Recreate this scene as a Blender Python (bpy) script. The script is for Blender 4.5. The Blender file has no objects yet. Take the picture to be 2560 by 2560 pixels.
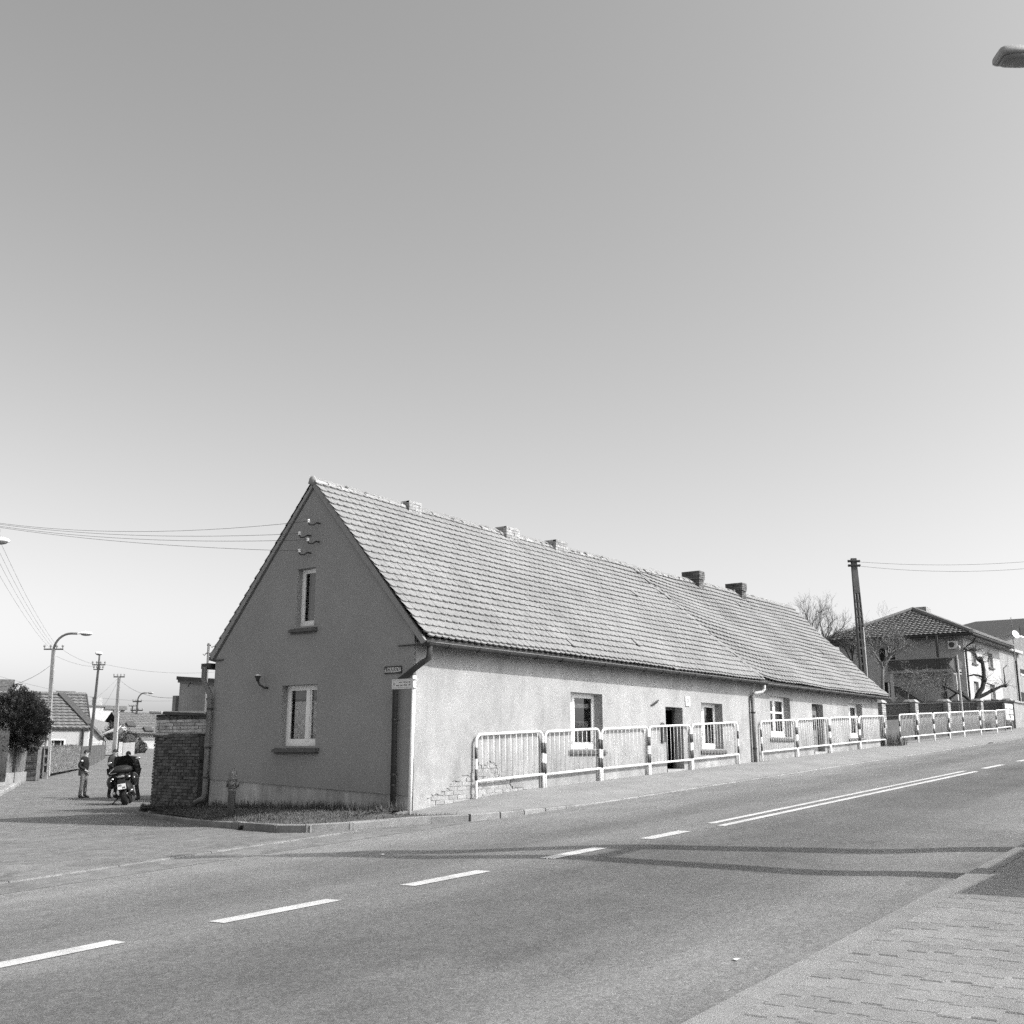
import bpy, bmesh, math, random
from mathutils import Vector, Matrix, Euler, noise
from math import sin, cos, tan, pi, radians, sqrt, exp
RND = random.Random(11)
V = Vector
SC = bpy.context.scene
COL = SC.collection

# ------------------------------------------------------------------ camera
# x runs along the main street (uphill to the right), y away from the camera across it,
# z = 0 is the height of the lens.  1 unit = 1 m.
FOC, PITCH, YAW = 2700.0, .2187, .6266
cam_data = bpy.data.cameras.new("camera")
cam_data.sensor_width = 36
cam_data.lens = 36 * FOC / 2560
cam_data.clip_start, cam_data.clip_end = .1, 4000
cam = bpy.data.objects.new("camera", cam_data)
cam.rotation_euler = (pi / 2 + PITCH, 0, YAW - pi / 2)
COL.objects.link(cam)
SC.camera = cam

# ------------------------------------------------------------------ light
SUN_EL = radians(42)
SUN_H = V((.352, -.936, 0))
SUN_V = (SUN_H * cos(SUN_EL) + V((0, 0, sin(SUN_EL)))).normalized()
sun = bpy.data.lights.new("sun", 'SUN')
sun.energy, sun.angle, sun.color = 2.6, radians(.53), (1, .99, .975)
sun_o = bpy.data.objects.new("sun", sun)
sun_o.rotation_euler = (-SUN_V).to_track_quat('-Z', 'Y').to_euler()
sun_o.location = (0, 0, 60)
COL.objects.link(sun_o)

world = bpy.data.worlds.new("World")
SC.world = world
world.use_nodes = True
wn = world.node_tree
for n in list(wn.nodes):
    wn.nodes.remove(n)
sky = wn.nodes.new('ShaderNodeTexSky')
sky.sky_type = 'NISHITA'
sky.sun_disc = False
sky.sun_elevation = SUN_EL
sky.sun_rotation = math.atan2(SUN_H.x, SUN_H.y)
sky.air_density, sky.dust_density, sky.ozone_density = 1.0, 3.0, 1.0
sep = wn.nodes.new('ShaderNodeSeparateColor')
bw = wn.nodes.new('ShaderNodeMath'); bw.operation = 'MULTIPLY_ADD'   # film behind a yellow filter: mostly red and green
gm = wn.nodes.new('ShaderNodeMath'); gm.operation = 'MULTIPLY'; gm.inputs[1].default_value = .41
bw.inputs[1].default_value = .66
bgn = wn.nodes.new('ShaderNodeBackground'); bgn.inputs[1].default_value = .15
wo = wn.nodes.new('ShaderNodeOutputWorld')
wn.links.new(sky.outputs[0], sep.inputs[0])
wn.links.new(sep.outputs[1], gm.inputs[0])
wn.links.new(sep.outputs[0], bw.inputs[0])
wn.links.new(gm.outputs[0], bw.inputs[2])
wn.links.new(bw.outputs[0], bgn.inputs[0])
wn.links.new(bgn.outputs[0], wo.inputs[0])

SC.view_settings.view_transform = 'Standard'
SC.view_settings.look = 'None'
SC.view_settings.gamma = 1
SC.view_settings.exposure = .92
SC.view_settings.use_curve_mapping = False
SC.render.engine = 'CYCLES'
SC.cycles.use_denoising = False
SC.cycles.adaptive_threshold = .035
SC.cycles.max_bounces = 6
SC.cycles.transparent_max_bounces = 16

# ------------------------------------------------------------------ picture -> place
FW = V((cos(YAW), sin(YAW), 0)); RT = V((sin(YAW), -cos(YAW), 0)); UPV = V((0, 0, 1))
CW = FW * cos(PITCH) + UPV * sin(PITCH); CU = UPV * cos(PITCH) - FW * sin(PITCH)
def ray(x, y): return CW + RT * ((x - 1280) / FOC) - CU * ((y - 1280) / FOC)
def atd(x, y, D): d = ray(x, y); return d * (D / d.dot(FW))
def aty(x, y, Y): d = ray(x, y); return d * (Y / d.y)
def atx(x, y, X): d = ray(x, y); return d * (X / d.x)
def px(P): z = P.dot(CW); return 1280 + FOC * P.dot(RT) / z, 1280 - FOC * P.dot(CU) / z
def lerp(a, b, t): return a + (b - a) * t
def sst(a, b, x):
    t = max(0., min(1., (x - a) / (b - a))); return t * t * (3 - 2 * t)
def table(tb, x):
    if x <= tb[0][0]: return tb[0][1]
    for (a, va), (b, vb) in zip(tb, tb[1:]):
        if x <= b: return lerp(va, vb, (x - a) / (b - a))
    return tb[-1][1]

KN, KF, WALL, XC = 2.99, 11.45, 14.03, 16.14      # near kerb, far kerb, front wall, house corner
def zs(x): return -1.612 + .041 * x               # far pavement
PROF = [(2.99, 0), (3.6, .012), (4.4, -.018), (5.2, .012), (6.2, .04), (7.2, .075), (8.2, .05), (9.2, .012), (10.1, .02), (10.9, -.012), (11.45, -.02)]
def prof(y): return (table(PROF, y - .25) + table(PROF, y) + table(PROF, y + .25)) / 3
def zr(x, y): return zs(x) - .12 + prof(y)        # carriageway
SIDE = [(-10, -1.38), (0, -1.38), (4, -1.43), (8, -1.48), (14, -1.52), (20, -1.58), (25, -1.62), (30, -1.62), (36, -1.44), (44, -1.12), (58, -.75), (72, -.2), (86, .25), (120, .9), (200, 1.8)]
def gz(x, y):                                      # side street
    m = zs(x) - .12 + prof(min(max(y, KN), KF))
    u = (x - 8) * .58 + (y - 12.5) * .815
    w = sst(11.9, 19, y) * (1 - sst(9, 26, x - 16 - (y - 14) * .72))
    return lerp(m, table(SIDE, u), w)
def sx(y, v): return 8 + .7117 * (y - 12.5) + 1.2277 * v     # x on the side street at depth y, v metres right of its axis

# ------------------------------------------------------------------ materials (the photograph is black and white: all tones are greys)
MATS = {}
def nn(t, kind, **kw):
    n = t.nodes.new(kind)
    for k, v in kw.items(): setattr(n, k, v)
    return n
def mth(t, op, a, b=None, c=None, clamp=False):
    n = nn(t, 'ShaderNodeMath', operation=op); n.use_clamp = clamp
    for i, q in enumerate((a, b, c)):
        if q is None: continue
        if isinstance(q, (int, float)): n.inputs[i].default_value = q
        else: t.links.new(q, n.inputs[i])
    return n.outputs[0]
def noi(t, vec, scale, detail=4, rough=.6):
    n = nn(t, 'ShaderNodeTexNoise'); n.inputs['Scale'].default_value = scale
    n.inputs['Detail'].default_value = detail; n.inputs['Roughness'].default_value = rough
    t.links.new(vec, n.inputs['Vector']); return n.outputs[0]
def rng(t, x, a, b, lo, hi):
    n = nn(t, 'ShaderNodeMapRange'); t.links.new(x, n.inputs[0])
    for i, q in enumerate((a, b, lo, hi)): n.inputs[i + 1].default_value = q
    return n.outputs[0]
def newmat(name):
    m = bpy.data.materials.new(name); m.use_nodes = True
    t = m.node_tree; b = t.nodes['Principled BSDF']
    MATS[name] = m
    return m, t, b
def stretch(t, vec, s):
    n = nn(t, 'ShaderNodeMapping'); n.inputs['Scale'].default_value = s
    t.links.new(vec, n.inputs[0]); return n.outputs[0]

def M(name, v, rough=.85, var=.18, scale=3., fine=.0, fscale=90., bump=0., bscale=60., spec=.25, isl=0., streak=0., metal=0., extra=None, coords='pos'):
    m, t, b = newmat(name)
    if coords == 'pos': pos = nn(t, 'ShaderNodeNewGeometry').outputs['Position']
    else: pos = nn(t, 'ShaderNodeTexCoord').outputs['Object']
    f = rng(t, noi(t, pos, scale, 5), .3, .7, 1 - var, 1 + var)
    if fine:
        f = mth(t, 'MULTIPLY', f, rng(t, noi(t, pos, fscale, 2, .5), .3, .7, 1 - fine, 1 + fine))
    if streak:
        f = mth(t, 'MULTIPLY', f, rng(t, noi(t, stretch(t, pos, (5, 5, .35)), 1, 4), .35, .75, 1 + streak * .4, 1 - streak))
    if isl:
        g = nn(t, 'ShaderNodeNewGeometry').outputs['Random Per Island']
        oi = nn(t, 'ShaderNodeObjectInfo').outputs['Random']
        r = mth(t, 'FRACT', mth(t, 'ADD', mth(t, 'MULTIPLY', g, 7.13), mth(t, 'MULTIPLY', oi, 3.7)))
        f = mth(t, 'MULTIPLY', f, rng(t, r, 0, 1, 1 - isl, 1 + isl))
    if extra: f = extra(t, pos, f)
    f = mth(t, 'MULTIPLY', f, v)
    t.links.new(f, b.inputs['Base Color'])
    b.inputs['Roughness'].default_value = rough
    b.inputs['Specular IOR Level'].default_value = spec
    b.inputs['Metallic'].default_value = metal
    if bump:
        bn = nn(t, 'ShaderNodeBump'); bn.inputs['Strength'].default_value = bump; bn.inputs['Distance'].default_value = .01
        t.links.new(noi(t, pos, bscale, 5), bn.inputs['Height']); t.links.new(bn.outputs[0], b.inputs['Normal'])
    return m

def asphalt_extra(t, pos, f):
    sp = nn(t, 'ShaderNodeSeparateXYZ'); t.links.new(pos, sp.inputs[0])
    wob = rng(t, noi(t, stretch(t, pos, (.12, .12, .12)), 1, 3), .3, .7, -.35, .35)
    y = mth(t, 'ADD', sp.outputs[1], wob)
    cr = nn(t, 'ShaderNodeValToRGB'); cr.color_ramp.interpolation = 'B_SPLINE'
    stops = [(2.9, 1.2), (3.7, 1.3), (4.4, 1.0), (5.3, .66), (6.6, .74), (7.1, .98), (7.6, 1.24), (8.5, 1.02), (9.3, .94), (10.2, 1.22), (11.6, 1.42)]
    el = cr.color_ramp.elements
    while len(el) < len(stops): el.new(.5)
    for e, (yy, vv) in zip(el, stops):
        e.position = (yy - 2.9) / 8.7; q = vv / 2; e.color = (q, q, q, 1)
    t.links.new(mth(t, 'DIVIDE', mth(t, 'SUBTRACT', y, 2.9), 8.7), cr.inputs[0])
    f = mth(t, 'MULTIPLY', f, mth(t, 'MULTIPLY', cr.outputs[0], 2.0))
    vo = nn(t, 'ShaderNodeTexVoronoi'); vo.inputs['Scale'].default_value = 95; t.links.new(pos, vo.inputs['Vector'])
    sc2 = nn(t, 'ShaderNodeSeparateColor'); t.links.new(vo.outputs['Color'], sc2.inputs[0])
    f = mth(t, 'MULTIPLY', f, rng(t, sc2.outputs[0], 0, 1, .72, 1.28))
    vo2 = nn(t, 'ShaderNodeTexVoronoi'); vo2.inputs['Scale'].default_value = 28; t.links.new(pos, vo2.inputs['Vector'])
    sc3 = nn(t, 'ShaderNodeSeparateColor'); t.links.new(vo2.outputs['Color'], sc3.inputs[0])
    f = mth(t, 'MULTIPLY', f, rng(t, sc3.outputs[0], 0, 1, .86, 1.14))
    f = mth(t, 'MULTIPLY', f, rng(t, noi(t, stretch(t, pos, (.10, 1.1, 1)), 1, 5, .65), .3, .7, .84, 1.14))
    f = mth(t, 'MULTIPLY', f, mth(t, 'SUBTRACT', 1, mth(t, 'MULTIPLY', rng(t, noi(t, stretch(t, pos, (.7, 1.6, 1)), 1.1, 5, .7), .60, .72, 0, 1), .22)))
    # long faint seams and cracks
    w = noi(t, stretch(t, pos, (.5, 2.2, 1)), 1.3, 6, .7)
    cr2 = mth(t, 'LESS_THAN', mth(t, 'ABSOLUTE', mth(t, 'SUBTRACT', w, .415)), .0022)
    return mth(t, 'MULTIPLY', f, mth(t, 'SUBTRACT', 1, mth(t, 'MULTIPLY', cr2, .28)))
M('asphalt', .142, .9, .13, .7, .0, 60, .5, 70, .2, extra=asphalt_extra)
def speckle(amount, sc=60):
    def ex(t, pos, f):
        vo = nn(t, 'ShaderNodeTexVoronoi'); vo.inputs['Scale'].default_value = sc; t.links.new(pos, vo.inputs['Vector'])
        s3 = nn(t, 'ShaderNodeSeparateColor'); t.links.new(vo.outputs['Color'], s3.inputs[0])
        return mth(t, 'MULTIPLY', f, rng(t, s3.outputs[0], 0, 1, 1 - amount, 1 + amount))
    return ex
def cobble_extra(t, pos, f):
    vo = nn(t, 'ShaderNodeTexVoronoi'); vo.inputs['Scale'].default_value = 6.5; t.links.new(pos, vo.inputs['Vector'])
    s3 = nn(t, 'ShaderNodeSeparateColor'); t.links.new(vo.outputs['Color'], s3.inputs[0])
    f = mth(t, 'MULTIPLY', f, rng(t, s3.outputs[0], 0, 1, .84, 1.16))
    return mth(t, 'MULTIPLY', f, rng(t, noi(t, pos, 30, 3), .3, .7, .85, 1.15))
M('side_paving', .16, .9, .16, .8, .1, 40, .7, 18, .2, extra=cobble_extra)
M('pavement', .225, .9, .14, 1.2, .12, 60, .4, 60, .2, extra=speckle(.12))
M('concrete', .30, .9, .2, 2.5, .14, 70, .5, 60, .2, isl=.08)
M('kerb', .205, .9, .22, 3.0, .14, 60, .5, 60, .2, isl=.14)
M('paver', .215, .9, .12, 4.0, .16, 110, .6, 120, .2, isl=.10, extra=speckle(.14, 110))
M('sand_joint', .10, .95, .2, 8)
def worn(t, pos, f):
    a = rng(t, noi(t, pos, 55, 4, .7), .56, .62, 0, 1); b = rng(t, noi(t, pos, 3.5, 4), .38, .62, .15, 1)
    f = mth(t, 'MULTIPLY', f, mth(t, 'SUBTRACT', 1, mth(t, 'MULTIPLY', mth(t, 'MULTIPLY', a, b), .62)))
    return mth(t, 'MULTIPLY', f, rng(t, noi(t, pos, 1.6, 5), .3, .7, .78, 1.05))
M('road_paint', .52, .8, .10, 5, .12, 60, .4, 60, .2, extra=worn)
M('earth', .11, .95, .3, 1.2, .2, 30, .6, 20)
M('grass_ground', .085, .95, .35, 3, .3, 40, .8, 30)
M('grass', .075, .8, .35, 2.5, 0, isl=.45)
def plaster_extra(t, pos, f):
    sp = nn(t, 'ShaderNodeSeparateXYZ'); t.links.new(pos, sp.inputs[0])
    # damp, flaking zone along the foot of the wall: blotches with a shape of their own
    foot = mth(t, 'SUBTRACT', sp.outputs[2], mth(t, 'MULTIPLY_ADD', sp.outputs[0], .041, -1.612))
    k = rng(t, foot, .1, 1.5, 1, 0)
    b = rng(t, noi(t, pos, 2.3, 6, .7), .42, .62, 0, 1)
    f = mth(t, 'MULTIPLY', f, mth(t, 'SUBTRACT', 1.0, mth(t, 'MULTIPLY', mth(t, 'MULTIPLY', k, b), .28)))
    f = mth(t, 'MULTIPLY', f, rng(t, noi(t, stretch(t, pos, (1, 1, .6)), 1.5, 7, .68), .36, .64, .86, 1.08))
    w = noi(t, stretch(t, pos, (1, 1, .8)), 1.1, 7, .72)
    ck = mth(t, 'LESS_THAN', mth(t, 'ABSOLUTE', mth(t, 'SUBTRACT', w, .43)), .0016)
    f = mth(t, 'MULTIPLY', f, mth(t, 'SUBTRACT', 1, mth(t, 'MULTIPLY', ck, .25)))
    return mth(t, 'MULTIPLY', f, rng(t, noi(t, pos, 26, 3), .3, .7, .97, 1.03))
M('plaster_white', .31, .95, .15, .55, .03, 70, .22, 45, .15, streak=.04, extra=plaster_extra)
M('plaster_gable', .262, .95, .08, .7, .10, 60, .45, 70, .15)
M('plaster_pale', .42, .95, .08, 1.0, .05, 60, .3, 50, .15, streak=.06)  # bright plaster of the white background houses
M('plaster_grey', .27, .95, .15, 1.2, .08, 60, .4, 50, .15, streak=.12)
M('garden_render', .10, .95, .2, 1.2, .1, 60, .4, 50, .15, streak=.12)
M('plinth', .38, .95, .25, 1.4, .12, 50, .6, 40, .15, streak=.34)
M('mortar', .30, .95, .25, 6, .2, 60, .5, 60)
M('mortar_dark', .12, .95, .3, 6, .2, 60, .5, 60)
M('brick_shed', .46, .9, .3, 7, .2, 70, .6, 60, .2, isl=.25)
M('brick', .10, .9, .35, 9, .2, 70, .6, 60, .2, isl=.42)
M('brick_pale', .30, .9, .3, 7, .2, 70, .6, 60, .2, isl=.25)
M('brick_chimney', .12, .9, .3, 9, .2, 70, .5, 60, .2, isl=.35)
M('brick_wash', .29, .9, .2, 7, .15, 70, .6, 60, .2, isl=.12)
def lichen(t, pos, f):
    b = rng(t, noi(t, pos, 1.6, 6, .72), .45, .66, 0, 1)
    f = mth(t, 'MULTIPLY', f, mth(t, 'SUBTRACT', 1.0, mth(t, 'MULTIPLY', b, .12)))
    s = rng(t, noi(t, pos, 38, 2), .62, .7, 0, 1)
    return mth(t, 'MULTIPLY', f, mth(t, 'SUBTRACT', 1.0, mth(t, 'MULTIPLY', s, .25)))
M('roof_tile', .225, .9, .13, .6, .06, 60, .25, 90, .15, isl=.045, extra=lichen)
M('roof_under', .05, .95, .2, 4)
M('ridge_tile', .27, .9, .25, 5, .2, 60, .7, 40, .15, isl=.2)
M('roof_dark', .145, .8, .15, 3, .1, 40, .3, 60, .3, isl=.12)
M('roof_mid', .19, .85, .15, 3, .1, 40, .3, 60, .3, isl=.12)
M('roof_felt', .075, .9, .2, 3, .1, 40)
M('zinc_dark', .045, .75, .25, 4, .1, 40, 0, 60, .15)
M('zinc', .11, .5, .25, 5, .12, 40, 0, 60, .45)
M('zinc_pale', .5, .5, .15, 5)
M('white_frame', .80, .45, .03, 4, 0, spec=.4)
M('white_steel', .76, .4, .05, 6, .04, 50, spec=.45)
M('dark_band', .075, .5, .15, 8)
M('black_iron', .025, .5, .2, 8, spec=.4)
M('steel_grey', .22, .45, .15, 5, spec=.4)
M('galv', .42, .5, .12, 5, spec=.4)
M('sill_dark', .085, .6, .2, 6, .1, 60)
M('sill_light', .42, .8, .2, 6, .1, 60)
M('curtain', .34, .95, .2, 9, .2, 60, coords='obj')
M('lightened_curtain', .8, .95, .3, 14, .2, 60)  # paler curtain copy, lightened in place of light in the shaded gable window
M('curtain_grey', .2, .95, .15, 9, .1, 60)
M('interior', .03, .95, .1, 3)
M('door_wood', .16, .6, .2, 6, .1, 60)
M('door_dark', .06, .6, .2, 6, .1, 60)
M('pole_concrete', .25, .9, .2, 2, .12, 50, .4, 40, .15)
M('pole_dark', .10, .9, .2, 2, .12, 50, .4, 40, .15)
M('pole_wood', .12, .9, .25, 3, .12, 50)
M('wire', .05, .6, .05, 3)
M('porcelain', .75, .25, .05, 6, spec=.5)
M('lamp_shell', .30, .5, .1, 4, spec=.4)
M('lamp_white', .72, .45, .05, 4, spec=.4)
M('lamp_bowl', .19, .3, .1, 14, spec=.5)
M('hydrant_paint', .13, .6, .2, 12, .1, 60)
M('bark_dark', .045, .95, .3, 8, .2, 60)
M('bark', .11, .95, .3, 8, .2, 60)
M('bark_pale', .17, .95, .3, 8, .2, 60)
M('conifer', .045, .85, .4, 1.6, 0, isl=.55)
M('hedge_leaf', .06, .85, .4, 2, 0, isl=.5)
M('hedge_grey', .17, .9, .35, 3, .3, 25, .8, 22, isl=.3)
M('fence_board', .14, .8, .2, 4, .15, 40, isl=.15)
M('fence_pale', .5, .8, .2, 4, .1, 40, isl=.12)
M('cloth_black', .022, .9, .25, 9, .2, 60, coords='obj')
M('cloth_dark', .045, .9, .25, 9, .2, 60, coords='obj')
M('denim', .14, .9, .35, 7, .2, 60, coords='obj')
M('skin', .42, .6, .08, 9, coords='obj')
M('hair', .04, .7, .2, 20, coords='obj')
M('leather', .03, .45, .2, 12, spec=.4, coords='obj')
M('moto_paint', .015, .18, .1, 8, spec=.5)
M('moto_matt', .02, .6, .2, 8)
M('rubber', .02, .85, .2, 12)
M('chrome', .55, .2, .05, 6, spec=.6, metal=1.)
M('plate_white', .74, .5, .05, 6)
M('sign_dark', .04, .5, .1, 6)
M('sign_white', .60, .5, .08, 12)
M('sign_back', .10, .5, .15, 5, spec=.4)
M('notice_paper', .75, .8, .12, 6)
def glass_mat():
    m, t, b = newmat('glass')
    t.nodes.remove(b)
    tr = nn(t, 'ShaderNodeBsdfTransparent'); tr.inputs[0].default_value = (.8, .8, .8, 1)
    gl = nn(t, 'ShaderNodeBsdfGlossy'); gl.inputs['Roughness'].default_value = .03
    fr = nn(t, 'ShaderNodeFresnel'); fr.inputs[0].default_value = 1.5
    mx = nn(t, 'ShaderNodeMixShader')
    t.links.new(mth(t, 'ADD', fr.outputs[0], .05), mx.inputs[0]); t.links.new(tr.outputs[0], mx.inputs[1]); t.links.new(gl.outputs[0], mx.inputs[2])
    t.links.new(mx.outputs[0], t.nodes['Material Output'].inputs[0])
glass_mat()

# ------------------------------------------------------------------ mesh builder and scene tree
class MB:
    def __init__(s): s.v = []; s.f = []; s.sm = False
    def vert(s, *ps):
        i = len(s.v); s.v += [tuple(p) for p in ps]; return i
    def poly(s, *ps):
        i = s.vert(*ps); s.f.append(tuple(range(i, i + len(ps)))); return s
    def hexa(s, p):      # 8 corners: 0-3 bottom ring, 4-7 top ring
        i = s.vert(*p)
        for q in ((0, 3, 2, 1), (4, 5, 6, 7), (0, 1, 5, 4), (1, 2, 6, 5), (2, 3, 7, 6), (3, 0, 4, 7)):
            s.f.append(tuple(i + k for k in q))
        return s
    def box(s, x0, x1, y0, y1, z0, z1):
        return s.hexa([(x0, y0, z0), (x1, y0, z0), (x1, y1, z0), (x0, y1, z0), (x0, y0, z1), (x1, y0, z1), (x1, y1, z1), (x0, y1, z1)])
    def obox(s, B, a0, a1, n0, n1, z0, z1):     # in a wall basis B = (origin, along, outward); z up
        O, A, N = B
        P = lambda a, n, z: O + A * a + N * n + V((0, 0, z))
        return s.hexa([P(a0, n0, z0), P(a1, n0, z0), P(a1, n1, z0), P(a0, n1, z0), P(a0, n0, z1), P(a1, n0, z1), P(a1, n1, z1), P(a0, n1, z1)])
    def tube(s, pts, r, n=8, cap=True, r1=None):
        pts = [V(p) for p in pts]; rs = r if isinstance(r, (list, tuple)) else [r if r1 is None else lerp(r, r1, i / (len(pts) - 1)) for i in range(len(pts))]
        base = len(s.v); prev = None
        for i, p in enumerate(pts):
            d = (pts[min(i + 1, len(pts) - 1)] - pts[max(i - 1, 0)]).normalized()
            if prev is None:
                h = V((0, 0, 1)) if abs(d.z) < .9 else V((1, 0, 0)); a = d.cross(h).normalized()
            else: a = (prev - d * prev.dot(d)).normalized()
            prev = a; b = d.cross(a)
            for k in range(n):
                t = 2 * pi * k / n; s.v.append(tuple(p + (a * cos(t) + b * sin(t)) * rs[i]))
        for i in range(len(pts) - 1):
            for k in range(n):
                s.f.append((base + i * n + k, base + i * n + (k + 1) % n, base + (i + 1) * n + (k + 1) % n, base + (i + 1) * n + k))
        if cap:
            s.f.append(tuple(base + k for k in range(n))[::-1]); e = base + (len(pts) - 1) * n; s.f.append(tuple(e + k for k in range(n)))
        return s
    def lathe(s, prof_, c, n=16, axis='z'):       # prof_: (radius, height) pairs
        base = len(s.v)
        for r, h in prof_:
            for k in range(n):
                t = 2 * pi * k / n; q = (r * cos(t), r * sin(t), h)
                if axis == 'x': q = (q[2], q[0], q[1])
                if axis == 'y': q = (q[1], q[2], q[0])
                s.v.append((c[0] + q[0], c[1] + q[1], c[2] + q[2]))
        for i in range(len(prof_) - 1):
            for k in range(n): s.f.append((base + i * n + k, base + i * n + (k + 1) % n, base + (i + 1) * n + (k + 1) % n, base + (i + 1) * n + k))
        s.f.append(tuple(base + k for k in range(n))[::-1]); e = base + (len(prof_) - 1) * n; s.f.append(tuple(e + k for k in range(n)))
        return s
    def ell(s, c, r, n=12, m=8, M3=None):
        base = len(s.v)
        for j in range(m + 1):
            ph = -pi / 2 + pi * j / m
            for k in range(n):
                t = 2 * pi * k / n; q = V((r[0] * cos(ph) * cos(t), r[1] * cos(ph) * sin(t), r[2] * sin(ph)))
                if M3: q = M3 @ q
                s.v.append((c[0] + q.x, c[1] + q.y, c[2] + q.z))
        for j in range(m):
            for k in range(n): s.f.append((base + j * n + k, base + j * n + (k + 1) % n, base + (j + 1) * n + (k + 1) % n, base + (j + 1) * n + k))
        return s
    def grid(s, fn, us, vs):
        base = len(s.v); n = len(vs)
        for u in us:
            for v in vs: s.v.append(tuple(fn(u, v)))
        for i in range(len(us) - 1):
            for j in range(n - 1): s.f.append((base + i * n + j, base + (i + 1) * n + j, base + (i + 1) * n + j + 1, base + i * n + j + 1))
        return s
    def mesh(s, name, off=V((0, 0, 0)), smooth=False):
        me = bpy.data.meshes.new(name)
        me.from_pydata([(a - off[0], b - off[1], c - off[2]) for a, b, c in s.v], [], s.f)
        me.validate(); me.update()
        if smooth:
            me.polygons.foreach_set('use_smooth', [True] * len(me.polygons))
        return me

def wpos(o):
    p = V((0, 0, 0))
    while o: p += o.location; o = o.parent
    return p
def link(name, me, mat, parent=None, local=False):
    o = bpy.data.objects.new(name, me)
    if mat and me and not me.materials: me.materials.append(MATS[mat])
    COL.objects.link(o)
    if parent: o.parent = parent
    return o
def build(mb, name, mat, parent=None, smooth=False, local=False, org=None):
    """one mesh object; vertices given in world space (or in the parent's space with local)"""
    off = V((0, 0, 0)) if local else (wpos(parent) if parent else V((0, 0, 0)))
    if org is not None:
        o = link(name, mb.mesh(name, V(org), smooth), mat, parent); o.location = V(org) - off; return o
    return link(name, mb.mesh(name, off, smooth), mat, parent)
def tag(o, label=None, cat=None, group=None, kind=None):
    if label: o['label'] = label
    if cat: o['category'] = cat
    if group: o['group'] = group
    if kind: o['kind'] = kind
    return o
def thing(name, label, cat, loc, group=None, rz=0):
    o = bpy.data.objects.new(name, None); o.empty_display_size = .2
    COL.objects.link(o); o.location = loc; o.rotation_euler = (0, 0, rz)
    return tag(o, label, cat, group)
def copy_tree(o, parent=None):
    c = o.copy(); COL.objects.link(c); c.parent = parent
    for ch in list(o.children): copy_tree(ch, c)
    return c
def structure(mb, name, mat, smooth=False): return tag(build(mb, name, mat, None, smooth), kind='structure')
def frange(a, b, n): return [a + (b - a) * i / n for i in range(n + 1)]

# ================================================================== GROUND, STREETS, PAVEMENTS
def ground_at(qx, qy, zf, it=30):
    z = -1.3
    d = ray(qx, qy)
    for _ in range(it):
        p = d * (z / d.z); z = lerp(z, zf(p.x, p.y), .6)
    return d * (z / d.z)

def ground_z(x, y):
    base = gz(x, y) if y > 3 else zs(x) - .1
    far = sst(60, 160, sqrt(x * x + y * y))
    return base - .34 + far * .2
gxs = [-900, -400, -200, -120, -80] + [-60 + 4 * i for i in range(61)] + [200, 240, 300, 400, 600, 1000, 1800]
gys = [-900, -400, -150, -60, -30] + [-18 + 4 * i for i in range(52)] + [200, 240, 300, 400, 600, 1000, 1800]
def gfn(x, y):
    xx, yy = max(-60, min(190, x)), max(-30, min(190, y))
    return (x, y, ground_z(xx, yy))
structure(MB().grid(gfn, gxs, gys), 'ground', 'earth', True)

road_ys = frange(KN - .02, KF + .05, 34)
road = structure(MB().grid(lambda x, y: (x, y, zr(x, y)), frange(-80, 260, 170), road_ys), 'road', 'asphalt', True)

side_rows = [11.52, 12.2] + frange(13, 40, 27) + frange(42, 150, 54)
def side_fn(y, t):
    k = sst(11.5, 24, y)
    xl, xr = lerp(-34, sx(y, -4.0), k), lerp(16.5, sx(y, 3.2), sst(12, 22, y))
    x = lerp(xl, xr, t)
    return (x, y, gz(x, y) + (.004 if y > 11.6 else -.001))
side_street = structure(MB().grid(side_fn, side_rows, frange(0, 1, 16)), 'side_street', 'side_paving', True)

# pavement in front of the long cottage
def kerb_h(x): return lerp(.125, .022, sst(14.3, 19, x))
def zpav(x, y):
    k = zs(x) - .142 + kerb_h(x)
    return lerp(k, zs(x), sst(KF + .1, KF + 1.3, y)) - .16 * (1 - sst(15, 20, x)) * sst(11.7, 14.0, y)
# pavement on the camera's side
def znear(x): return zs(x) - .058
near = structure(MB().grid(lambda x, y: (x, y, znear(x) - .03), frange(-40, 160, 50), [-60, -20, -8, -3, 0, KN - .3]), 'near_pavement', 'sand_joint', True)

# corner kerb of the side street, traced round the bend
bend = [ground_at(a, b, lambda x, y: gz(x, y)) for a, b in ((1010, 2064), (941, 2071), (860, 2077), (772, 2082), (692, 2082), (616, 2076), (545, 2069), (480, 2062), (430, 2055), (388, 2046), (358, 2036), (340, 2027))]
path = [V((70, KF, 0)), V((bend[0].x + 1.2, KF, 0))] + [V((p.x, max(p.y, KF + .02), 0)) for p in bend]
def resample(pts, step):
    out = [pts[0]]; acc = 0
    for a, b in zip(pts, pts[1:]):
        L = (b - a).length; t = step - acc
        while t <= L:
            out.append(a.lerp(b, t / L)); t += step
        acc = L - (t - step)
    return out
KP = resample(path, .69)
kx = sorted([(p.x, p.y) for p in path[1:] if p.y < 13.2], key=lambda q: q[0])
def pav_fn(x, t):
    y0 = table(kx, x) + .15; y = lerp(y0, 15.5, t)
    return (x, y, zpav(x, y) - .002 - (.3 if t > .97 else 0))
pav = structure(MB().grid(pav_fn, frange(13.0, 70, 110) + [80, 100, 140, 200], [0, .1, .2, .3, .45, .6, .75, .9, 1]), 'pavement', 'pavement', True)
def kerb_top(p):
    base = zr(p.x, KF) if p.y < KF + .1 else gz(p.x, p.y)
    return base + kerb_h(p.x)
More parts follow.
